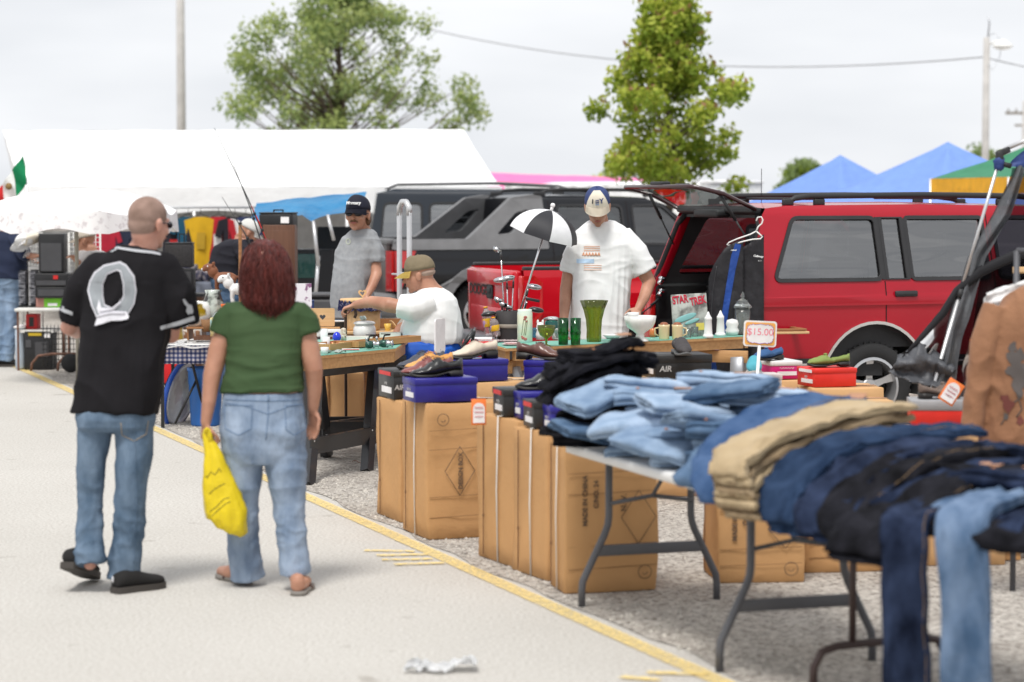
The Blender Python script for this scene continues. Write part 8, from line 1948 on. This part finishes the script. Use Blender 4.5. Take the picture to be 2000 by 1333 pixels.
# === LEFT BACKGROUND STALLS
def prop(name, label, cat, px, py, Y_, parts, rz=0, z=None, group=None):
 """thing whose base sits at the pixel; parts: (name, material, [(centre, size, bevel)...])"""
 p = at(px, py, Y_); t = thing(name, label, cat, (p.x, Y_, p.z if z is None else z), rad(rz), group)
 for nm, m, bs in parts:
  b = MB()
  for c, s_, *bv in bs: b.box(c, s_, bev=bv[0] if bv else 0)
  build(nm, b, m, t)
 return t
drk = pm('plastic_black', (.014, .014, .016), .5, bump=.15, bscale=90); gryp = pm('plastic_grey', (.06, .06, .066), .5); wtop = pm('laminate_white', (.70, .69, .66), .5); rust = pm('rusty_tube', (.16, .08, .055), .7, var=.3, scale=20)
wal = pm('walnut_veneer', (.10, .042, .022), .45, c2=(.14, .06, .032), lo=.3, hi=.7, scale=4, stretch=(12, 12, 1))
YL = 26.0
prop('stall_table', 'white topped trestle table at the far left under the umbrella', 'table', 95, 600, YL, [('tabletop', wtop, [((0, 0, -.02), (.62, .6, .035), .01)])] + [('leg', rust, [((x, y, -.35), (.02, .02, .64))]) for x in (-.28, .26) for y in (-.26, .26)] + [('shelf', wtop, [((-.1, 0, -.25), (.38, .5, .03))])])
ZL = at(95, 600, YL).z
def L_(px, py): return px, py, YL
prop('speaker', 'tall black loudspeaker hanging space between the wire grids on the left table', 'speaker', 104, 530, YL, [('cabinet', drk, [((0, 0, .21), (.27, .22, .42), .01)]), ('grille', gryp, [((0, -.113, .17), (.22, .008, .30))])], z=ZL + .37)
prop('black_case', 'wide black case with red badge under the loudspeaker', 'case', 105, 560, YL, [('case', drk, [((0, 0, .07), (.36, .3, .14), .01)]), ('badge', redp, [((.05, -.155, .10), (.05, .006, .04))]), ('drawer', gryp, [((0, -.152, .04), (.32, .006, .05))])], z=ZL + .225)
prop('black_case', 'lower black case standing on the green and pink boxes', 'case', 105, 580, YL, [('case', drk, [((0, 0, .06), (.32, .3, .12), .01)]), ('drawer', gryp, [((0, -.152, .06), (.28, .006, .07))])], z=ZL + .10)
prop('flat_box', 'bright green flat box on the left table', 'box', 106, 590, YL, [('box', pm('card_green', (.18, .52, .03), .5), [((0, 0, .05), (.19, .2, .098), .004)]), ('label', cardw, [((0, -.102, .03), (.1, .004, .03))])], z=ZL)
prop('flat_box', 'dusty pink box beside the bright green one', 'box', 82, 590, YL, [('box', pm('card_dusty', (.38, .18, .15), .6), [((0, 0, .05), (.09, .2, .098), .004)]), ('lid', pm('card_dusty2', (.33, .15, .13), .6), [((0, 0, .1), (.094, .204, .012))])], z=ZL)
for i, x in enumerate((46, 66)): prop('disc_rack', ['narrow rack of small cases at the left end of the table', 'second narrow rack of small cases beside the black stack'][i], 'rack', x, 590, YL, [('frame', drk, [((0, 0, .01), (.085, .14, .02)), ((0, .06, .20), (.085, .01, .40))]), ('cases', pm('disc_cases', (.30, .30, .33), .3, c2=(.02, .02, .03), lo=.48, hi=.52, scale=30, stretch=(.5, .5, 3)), [((0, -.02, .02 + .018 * k), (.07, .12, .012)) for k in range(1, 21)])], z=ZL, group='racks of small cases')
prop('black_crate', 'black printed carton with yellow lettering strip under the left table', 'crate', 80, 715, YL - .1, [('box', drk, [((0, 0, .21), (.30, .3, .42), .01)]), ('panel', gryp, [((.04, -.154, .22), (.14, .006, .16)), ((-.1, -.154, .28), (.06, .006, .08))]), ('stripe', pm('print_yellow', (.55, .38, .02), .5), [((-.03, -.154, .38), (.14, .006, .03))]), ('label', cardw, [((.10, -.154, .37), (.06, .006, .05))])], z=.006)
prop('red_carton', 'red carton standing on the shelf under the left table', 'box', 65, 625, YL, [('box', pm('card_red', (.5, .02, .02), .5), [((0, 0, .08), (.12, .2, .16), .004)]), ('label', bxk, [((.0, -.102, .08), (.05, .004, .1))])], z=ZL - .235)
prop('clear_bin', 'translucent pale bin standing left of the black carton', 'bin', 44, 718, YL, [('tub', pm('poly_clear', (.45, .52, .60), .3), [((0, 0, .22), (.10, .3, .44), .02)]), ('lid', cardw, [((0, 0, .45), (.12, .32, .025), .01)])], z=.006)
for i, (x, y0, y1, w_) in enumerate(((62, 455, 520, .22), (165, 455, 520, .34))):
 a = at(x, y0, YL + .3); c = at(x, y1, YL + .3); t = thing('wire_grid', ['white wire grid panel behind the racks', 'white wire grid panel behind the jersey man shoulder'][i], 'grid panel', (a.x, YL + .3, c.z), group='white wire display grids'); h = a.z - c.z
 b = MB()
 for k in range(8): b.tube([(-w_ / 2 + w_ * k / 7, 0, 0), (-w_ / 2 + w_ * k / 7, 0, h)], .005, 4); b.tube([(-w_ / 2, .004, h * k / 7), (w_ / 2, .004, h * k / 7)], .005, 4)
 build('wires', b, wtop, t); b = MB()
 for k in (-1, 1): b.tube([(k * w_ / 2, 0, -c.z + .01), (k * w_ / 2, 0, h)], .010, 6)
 build('frame', b, wtop, t)
t = thing('hand_dolly', 'rusty bent tube frame lying before the left table', 'dolly', (at(120, 720, 25.4).x, 25.4, 0)); b = MB()
for x0 in (0, .28): b.tube([(x0 - .32, 0, .02), (x0 - .31, 0, .10), (x0 - .24, 0, .18), (x0 - .1, 0, .2), (x0 + .16, 0, .2)], .014, 8)
b.tube([(.02, .05, .18), (.02, .05, .62)], .014, 8); build('frame', b, rust, t); b = MB()
for k in range(14): b.tube([(-.2 + .04 * k, .06, .05), (-.2 + .04 * k, .06, .5)], .004, 4)
for k in range(8): b.tube([(-.22, .062, .08 + .055 * k), (.36, .062, .08 + .055 * k)], .004, 4)
build('basket_wires', b, drk, t); b = MB(); b.lathe([(.02, -.02), (.09, -.02), (.1, 0), (.09, .02), (.02, .02)], 18, (.1, -.02, .105), rotm(PI / 2)); build('wheel', b, rubber, t)
for i, (x, y) in enumerate(((44, 480), (62, 476))): p = at(x, y, 25.9); cap(['white cap hanging on the grid beside the navy shirt man', 'second white cap hanging on the grid'][i], HM((p.x, p.y, p.z), 60 + 40 * i, -20, 30), 1.0, creamc if i else wht, wht, wht)
prop('amplifier_case', 'charcoal vinyl case with handle, upper one of two', 'case', 351, 522, 25, [('case', pm('tolex', (.03, .028, .03), .6, var=.4, scale=60), [((0, 0, .12), (.28, .2, .24), .012)]), ('lid', drk, [((0, 0, .247), (.285, .205, .014), .004)]), ('handle', drk, [((.0, 0, .30), (.01, .02, .09)), ((.05, 0, .30), (.01, .02, .09)), ((.025, 0, .34), (.06, .02, .012))])], group='black cases on the stand')
prop('amplifier_case', 'plain black cabinet under the charcoal vinyl case', 'case', 352, 570, 25, [('case', drk, [((0, 0, .12), (.30, .2, .24), .008)]), ('grille', gryp, [((0, -.103, .12), (.25, .006, .18))])], group='black cases on the stand')
prop('stall_counter', 'low dark counter behind the jersey man carrying the black cases', 'counter', 355, 573, 25, [('top', drk, [((0, 0, -.015), (.5, .4, .03))]), ('front', wal, [((0, 0, -.44), (.46, .36, .82))])])
prop('wood_cabinet', 'tall walnut veneer cabinet behind the red haired woman', 'cabinet', 548, 560, 23.5, [('carcass', wal, [((0, 0, .03), (.31, .3, 1.14), .005)]), ('door', wal, [((0, -.153, .02), (.27, .006, 1.05), .002)])], z=at(548, 560, 23.5).z)
prop('record_case', 'black latched case with white label on top of the walnut cabinet', 'case', 544, 446, 23.5, [('case', drk, [((0, 0, .07), (.33, .26, .14), .015)]), ('lid', drk, [((0, 0, .147), (.335, .265, .014), .005)]), ('label', cardw, [((.09, -.135, .08), (.08, .006, .06))]), ('handle', drk, [((0, 0, .175), (.10, .02, .012)), ((-.045, 0, .165), (.01, .02, .03)), ((.045, 0, .165), (.01, .02, .03))])], rz=-6)
def garment(label, px, py, w_, h, c, c3=None, Y_=33.5, dark=None):
 p = at(px, py, Y_); t = thing('hanging_shirt', label, 'shirt', p, rad(random.Random(px).uniform(-25, 25)), 'shirts hanging under the big white tent'); m = pm('shirt_' + '_'.join('%02d' % int(k * 99) for k in c), c, .8)
 b = MB(); o = [(-w_ * .16, 0), (-w_ * .5, -.05), (-w_ * .62, -h * .36), (-w_ * .46, -h * .40), (-w_ * .38, -h * .22), (-w_ * .36, -h), (w_ * .36, -h), (w_ * .38, -h * .22), (w_ * .46, -h * .40), (w_ * .62, -h * .36), (w_ * .5, -.05), (w_ * .16, 0)]
 b.poly(o, [], lambda x, z, d: V((x, d + .03 * math.sin(x * 18) * (-z), z)), depth=.06, bis=((0, [-.3 + .06 * k for k in range(11)]), (1, [-.1 * k for k in range(9)]))); build('cloth', b, m, t, flat=True)
 if c3: b = MB(); b.poly([(-w_ * .12, -h * .3), (w_ * .14, -h * .3), (w_ * .12, -h * .62), (-w_ * .12, -h * .62)], [], lambda x, z, d: V((x, -.045 + d, z)), depth=.01); build('print', b, pm('shirt_' + '_'.join('%02d' % int(k * 99) for k in c3), c3, .8), t)
 b = MB(); b.tube([(-.12, 0, -.01), (0, 0, .04), (.12, 0, -.01)], .006, 5); b.tube([(0, 0, .04), (0, 0, .12)], .004, 5); build('hanger', b, drk, t)
for a in (('dark teal shirt hanging leftmost under the tent edge', 368, 424, .42, .62, (.01, .08, .14)), ('yellow and blue jersey hanging beside the teal shirt', 392, 424, .46, .72, (.66, .38, .01), (.50, .30, .02)), ('red sleeved jersey hanging in the middle of the row', 427, 424, .46, .80, (.42, .01, .02), (.7, .68, .66)), ('white jersey with red emblem hanging beside the red one', 440, 426, .44, .85, (.70, .69, .68), (.55, .01, .03)), ('black shirt hanging right of the white jersey', 459, 424, .46, .74, (.015, .013, .02)), ('navy shirt hanging near the blue tarp', 480, 424, .42, .66, (.02, .03, .09), (.02, .20, .12)), ('dark navy jacket hanging behind the umbrella', 232, 440, .42, .7, (.015, .02, .045)), ('red shirt hanging behind the umbrella', 205, 442, .4, .6, (.4, .01, .03)), ('black jacket hanging at the far side of the jersey man', 340, 440, .42, .66, (.012, .012, .014), (.5, .02, .02))): garment(*a[:6], a[6] if len(a) > 6 else None)
t = thing('clothes_rail', 'steel rail under the white tent edge with shirts', 'rail', (-4.9, 33.5, 0)); zr = at(400, 424, 33.5).z + .13
b = MB(); b.tube([(-1.1, 0, zr), (1.4, 0, zr)], .014, 6); build('rail', b, galv, t)
for x in (-1.08, 1.38): b = MB(); b.tube([(x, 0, 0), (x, 0, zr)], .014, 6); build('upright', b, galv, t)
for i, (px, w_, c, h) in enumerate(((395, .8, (.10, .11, .14), .75), (440, .9, (.42, .38, .38), .6), (300, 1.2, (.05, .05, .06), .8), (230, 1.0, (.12, .10, .10), .7), (480, .6, (.04, .06, .05), .8))):
 prop('goods_bin', ['dark bin of mixed goods under the hanging shirts', 'pale bin heaped with cloth under the jerseys', 'black draped stand behind the jersey man', 'brown draped stand behind the umbrella pole', 'dark crate below the blue tarp'][i], 'bin', px, 600, 31.5 + .25 * i, [('bin', pm('bin_%d' % i, c, .8, var=.5, scale=9), [((0, 0, h / 2), (w_, .5, h), .03)]), ('goods', pm('goods_mix', (.30, .26, .26), .8, c2=(.03, .03, .06), lo=.45, hi=.55, scale=7, detail=8), [((-w_ * .35 + w_ * .1 * k, -.02 + .06 * (k % 3), h + .05 + .03 * ((k * 7) % 4)), (w_ * .12, .2, .12 + .05 * (k % 3)), .02) for k in range(8)])], z=0)
YC = 19.3; zc = at(370, 672, YC).z
t = prop('checked_table', 'table with white top sheet and blue checked cloth between the couple', 'table', 385, 672, YC, [('tabletop', wtop, [((.05, .28, -.012), (.80, .75, .024), .006)])] + [('leg', drk, [((x, y, -zc / 2 - .01), (.025, .025, zc - .03))]) for x, y in ((-.28, .0), (.40, .0), (-.28, .6), (.40, .6))])
chk = pm('check_cloth', (.62, .60, .62), .9, c2=(.06, .07, .18), lo=.49, hi=.51, scale=1)
_t = chk.node_tree; _b = _t.nodes['Principled BSDF']; _tc = _t.nodes.new('ShaderNodeTexCoord'); _w = [_t.nodes.new('ShaderNodeTexWave') for _ in range(2)]
for _k, _n in enumerate(_w): _n.bands_direction = 'XZ'[_k]; _n.inputs['Scale'].default_value = 9; _t.links.new(_tc.outputs['Object'], _n.inputs['Vector'])
_m = _t.nodes.new('ShaderNodeMixRGB'); _m.blend_type = 'MULTIPLY'; _m.inputs[0].default_value = 1
_r = [_t.nodes.new('ShaderNodeValToRGB') for _ in range(2)]
for _k in range(2): _r[_k].color_ramp.elements[0].position = .45; _r[_k].color_ramp.elements[1].position = .55; _r[_k].color_ramp.elements[0].color = (.25, .28, .45, 1); _r[_k].color_ramp.elements[1].color = (.85, .82, .84, 1); _t.links.new(_w[_k].outputs[0], _r[_k].inputs[0]); _t.links.new(_r[_k].outputs[0], _m.inputs[_k + 1])
_t.links.new(_m.outputs[0], _b.inputs['Base Color'])
c = thing('tablecloth', 'blue and white checked cloth hanging from the front of the table', 'tablecloth', t.location); b = MB(); b.grid(lambda u, v: V((-.36 + .82 * u, -.10 + .012 * math.sin(u * 40) * v, -.005 - .15 * v)), 60, 4, .002); build('drape', b, chk, c)
c = thing('plastic_sheet', 'white plastic sheet bunched over the near edge of the checked table', 'sheet', t.location); b = MB(); b.grid(lambda u, v: V((-.36 + .80 * u, -.13 + .4 * v, .012 + .012 * noise.noise(V((u * 7, v * 4, 0))) - (.035 + .012 * math.sin(u * 17)) * max(0, 1 - v * 5))), 30, 14, .003); build('sheet', b, ceram, c)
def cw(px, py): return V((at(px, py, YC).x, YC + .12, zc + .016))
ware('lamp_bowl', 'big cream ceramic bowl at the sleeve of the black jersey', 'bowl', cw(372, 605) + V((0, .2, .10)), shellprof([(.06, 0), (.10, .03), (.125, .1), (.12, .17), (.10, .21)]), milk, 28)
ware('wicker_basket', 'small brown wicker basket with yellow cloth beside the sleeve', 'basket', cw(400, 630) + V((0, .1, .07)), shellprof([(.05, 0), (.055, .05), (.06, .1)]), pm('wicker', (.25, .13, .06), .8, bump=.8, bscale=60), 20)
ware('striped_pitcher', 'tall glass pitcher with dark and clear stripes', 'pitcher', cw(403, 600) + V((.01, .25, .10)), shellprof([(.05, 0), (.045, .05), (.06, .10), (.085, .20), (.06, .27), (.07, .30)]), pm('glass_striped', (.55, .60, .55), .08, c2=(.03, .03, .03), lo=.45, hi=.55, scale=9, coat=.6), 24)
ware('glass_globe', 'white glass globe dish on the checked table', 'dish', cw(420, 605) + V((.0, .12, .11)), [(.001, 0), (.04, .0), (.035, .02), (.05, .04), (.055, .075), (.035, .11), (.001, .12)], pm('glass_pearl', (.60, .64, .70), .15, coat=.6), 20)
ware('painted_tin', 'tall pale yellow painted tin beside the woman arm', 'tin', cw(417, 655) + V((0, -.06, 0)), [(.001, 0), (.034, 0), (.034, .19), (.001, .195)], pm('tin_yellow', (.62, .55, .28), .4, c2=(.30, .46, .46), lo=.5, hi=.56, scale=14), 20)
ware('toy_drum', 'orange and yellow toy drum behind the woman shoulder', 'toy', cw(432, 590) + V((0, .15, .18)), [(.001, 0), (.036, 0), (.036, .01), (.032, .014), (.032, .09), (.036, .094), (.036, .11), (.001, .112)], pm('drum_orange', (.80, .14, .02), .4, c2=(.75, .60, .08), lo=.48, hi=.52, scale=12), 18)
prop('riser_shelf', 'low wooden riser holding the figures on the checked table', 'riser', 418, 625, YC + .3, [('board', oak, [((0, .05, .0), (.42, .34, .014))]), ('side', oak, [((-.2, .05, -.05), (.012, .3, .10))]), ('side', oak, [((.2, .05, -.05), (.012, .3, .10))])], z=zc + .118)
def beast(name, label, px, py, Y_, s, m, m2, yaw):
 p = at(px, py, Y_); t = thing(name, label, 'toy', p, rad(yaw), scale=s); b = MB(); b.ell((0, 0, .13), (.10, .05, .05)); b.ell((.10, 0, .18), (.045, .035, .05)); b.ell((.13, 0, .215), (.055, .03, .032)); b.ell((.17, 0, .20), (.022, .022, .02))
 for x in (-.07, .06):
  for y in (-.03, .03): b.tube([(x, y, .12), (x + .01, y, .06), (x, y, .01)], [.022, .014, .016], 8, dome=True)
 for y in (-.03, .03): b.ell((.095, y * 1.1, .245), (.012, .008, .02))
 b.tube([(-.10, 0, .15), (-.125, 0, .10)], .006, 6); build('body', fuse(b, .006, 1), m, t); b = MB(); b.ell((.185, 0, .20), (.010, .014, .012)); b.ell((.14, -.028, .225), (.006, .004, .006)); b.ell((.14, .028, .225), (.006, .004, .006)); build('face', b, m2, t); return t
beast('toy_horse', 'brown toy horse facing left on the checked table', 440, 574, YC + .5, 1.0, pm('toy_brown', (.20, .07, .03), .6), cardw, 180); beast('toy_cow', 'white plush cow with black patches behind the woman hair', 470, 596, YC + .4, 1.0, pm('plush_white', (.72, .71, .70), .9, c2=(.015, .015, .015), lo=.57, hi=.6, scale=9), bxk, 180)
prop('wooden_tray', 'low wooden tray on the white sheet of the checked table', 'tray', 398, 662, YC - .02, [('bottom', pine, [((0, .08, .006), (.16, .16, .01))]), ('rim', wal, [((0, 0, .016), (.16, .012, .03)), ((0, .16, .016), (.16, .012, .03))])], z=zc + .03)
for i, (x0, y0, x1, y1) in enumerate(((520, 505, 458, 310), (540, 520, 470, 345), (545, 530, 425, 250), (512, 520, 440, 385))):
 a, e = at(x0, y0, 21.5), at(x1, y1, 21.5); t = thing('fishing_rod', ['longest fishing rod leaning left above the woman', 'fishing rod with red shaft beside the longest', 'thin fishing rod reaching highest against the tent', 'shortest thin fishing rod at the left'][i], 'fishing rod', a, group='fishing rods above the woman'); b = MB(); b.tube([a, a.lerp(e, .5), e - V((.03, 0, 0))], [.007, .005, .002], 6); build('blank', b, redp if i == 1 else grf, t, True)
 b = MB(); b.tube([a, a + (a - e).normalized() * .3], .014, 8); build('grip', b, drk, t, True); q = a.lerp(e, .4); b = MB(); b.ell(q, (.014, .014, .018)); build('guide', b, drk, t, True)
prop('walking_pole', 'upright wooden pole standing left of the red hair', 'pole', 470, 600, 22, [('shaft', oak, [((0, 0, .45), (.03, .03, .9), .008)]), ('tip', drk, [((0, 0, .91), (.032, .032, .02))])], z=at(470, 600, 22).z - .15)
bb = pm('bin_blue', (.03, .15, .48), .45, var=.08); pb_ = gr(402, 832); t = thing('plastic_bin', 'tall blue plastic bin between the couple', 'bin', pb_)
b = MB(); b.lathe([(.001, 0), (.115, .0), (.122, .02), (.135, .34), (.14, .345), (.14, .44), (.148, .45), (.148, .475), (.138, .476), (.132, .40), (.12, .06), (.001, .05)], 28); build('tub', b, bb, t)
b = MB(); b.tube([(-.02, .02, .35), (.05, .05, .62)], .014, 8); build('wooden_handle', b, pine, t); b = MB(); b.tube([(-.145, 0, .44), (-.05, -.03, .54), (.13, 0, .50)], .005, 6); build('bail', b, drk, t)
q0, q1 = at(318, 824, 19.6), at(374, 714, 19.9); t = thing('round_tray', 'blue rimmed white oval tray leaning on the blue bin', 'tray', (q0 + q1) / 2)
d = (q1 - q0); Rz = frame((0, 0, 0), d, (-0.35, -1, 0)).to_3x3(); L = d.length / 2; b = MB()
def orr(k, r, z): return (q0 + q1) / 2 + Rz @ V((math.cos(k) * L * r, math.sin(k) * .27 * r, z))
b.loft([[orr(2 * PI * k / 40, r, z) for k in range(40)] for r, z in ((.93, .0), (1, .012), (1.0, .045), (.96, .05))], False); build('rim', b, pm('tray_blue', (.01, .08, .46), .35, coat=.3), t, True)
b = MB(); b.loft([[orr(2 * PI * k / 40, r, z) for k in range(40)] for r, z in ((.97, .045), (.85, .055), (.8, .035), (.05, .03))]); b.loft([[orr(2 * PI * k / 40, r, z) for k in range(40)] for r, z in ((.97, .0), (.05, .0))]); build('dish', b, pm('tray_pale', (.62, .64, .66), .35, c2=(.42, .40, .45), lo=.5, hi=.56, scale=6), t, True)
t = thing('crossed_stand', 'black crossed metal stand under the checked table', 'stand', gr(345, 832)); b = MB(); b.tube([at(342, 828, 19.2), at(370, 770, 19.3), at(388, 735, 19.4)], .011, 6); b.tube([at(362, 668, 19.25), at(376, 712, 19.3), at(398, 800, 19.4)], .011, 6); build('legs', b, drk, t, True)
prop('red_cooler', 'red cooler under the checked table', 'cooler', 335, 745, 21.5, [('body', pm('plastic_red', (.60, .01, .015), .4), [((0, 0, .13), (.28, .3, .26), .02)]), ('lid', pm('plastic_maroon', (.22, .01, .015), .4), [((0, 0, .275), (.29, .31, .03), .01)])], z=.2)
prop('wire_crate', 'wire crate of pale goods under the checked cloth', 'crate', 350, 720, 21.8, [('wires', galv, [((-.22 + .055 * k, -.15, .08), (.006, .006, .22)) for k in range(9)] + [((0, -.15, z), (.44, .006, .006)) for z in (-.02, .08, .19)]), ('goods', pm('goods_pale', (.50, .45, .38), .8, c2=(.25, .12, .06), lo=.48, hi=.52, scale=9), [((-.15 + .1 * k, 0, .07), (.09, .2, .16), .01) for k in range(4)])], z=.5)
prop('low_stand', 'grey stand holding the red cooler', 'stand', 340, 790, 21.6, [('board', gryp, [((0, 0, .19), (.5, .4, .02))]), ('side', conc, [((-.23, 0, .09), (.03, .38, .18))]), ('side', conc, [((.23, 0, .09), (.03, .38, .18))])], z=0)
tarp = pm('tarp_blue', (.012, .14, .32), .45, c2=(.03, .22, .44), lo=.3, hi=.7, scale=2.5, bump2=.8, b2scale=5, spec=.4)
YT2 = 27.5; W_ = lambda x, y, d=0: at(x, y, YT2 + d)
t = thing('blue_tarp', 'bright blue tarpaulin stretched over a metal frame behind the stalls', 'tarp', (W_(600, 700).x, YT2, 0)); b = MB()
tl = [W_(x, y, .9) for x, y in ((500, 398), (545, 392), (560, 388), (600, 386), (640, 382), (680, 378), (715, 376))]; bl_ = [W_(x, y) for x, y in ((484, 445), (520, 428), (560, 424), (590, 420), (610, 432), (650, 418), (712, 412))]
strip(b, tl, bl_, 60, 12, .05, 0, .02); strip(b, bl_[:3], [W_(484, 452), W_(505, 452), W_(530, 440)], 14, 5, .03); build('sheet', b, tarp, t, True)
for x0, y0, x1, y1 in ((612, 432, 622, 520), (640, 420, 652, 470), (622, 500, 615, 600)): b = MB(); b.tube([W_(x0, y0, -.05), W_(x1, y1, -.1)], .02, 8); build('frame_pole', b, alu, t, True)
for x in (495, 705): b = MB(); q = W_(x, 430, .4); b.tube([V((q.x, q.y, 0)), q], .016, 6); build('frame_pole', b, alu, t, True)
prop('equipment_rack', 'tall black equipment rack with steel bars under the blue tarp', 'rack', 612, 690, 28.3, [('cabinet', drk, [((0, 0, .62), (.50, .5, 1.24), .01)]), ('window', pm('glass_dark_green', (.03, .09, .08), .1), [((-.08, -.255, 1.05), (.26, .01, .28), .004)]), ('bar', galv, [((0, -.262, .72), (.48, .02, .025))]), ('bar', galv, [((0, -.262, .46), (.48, .02, .025))]), ('handle', galv, [((-.06, -.27, .60), (.16, .02, .02))])], z=0)
prop('equipment_case', 'big black flat case closing the right side under the blue tarp', 'panel', 672, 690, 28.6, [('panel', drk, [((0, 0, .75), (.62, .06, 1.5), .01)]), ('foot', drk, [((0, -.1, .02), (.5, .3, .04))])], z=0)
prop('grey_bench', 'low grey plastic box behind the heart shelf', 'box', 640, 690, 24.5, [('body', gryp, [((0, 0, .42), (.42, .4, .84), .05)]), ('lid', gryp, [((0, 0, .86), (.44, .42, .04), .015)])], z=0)
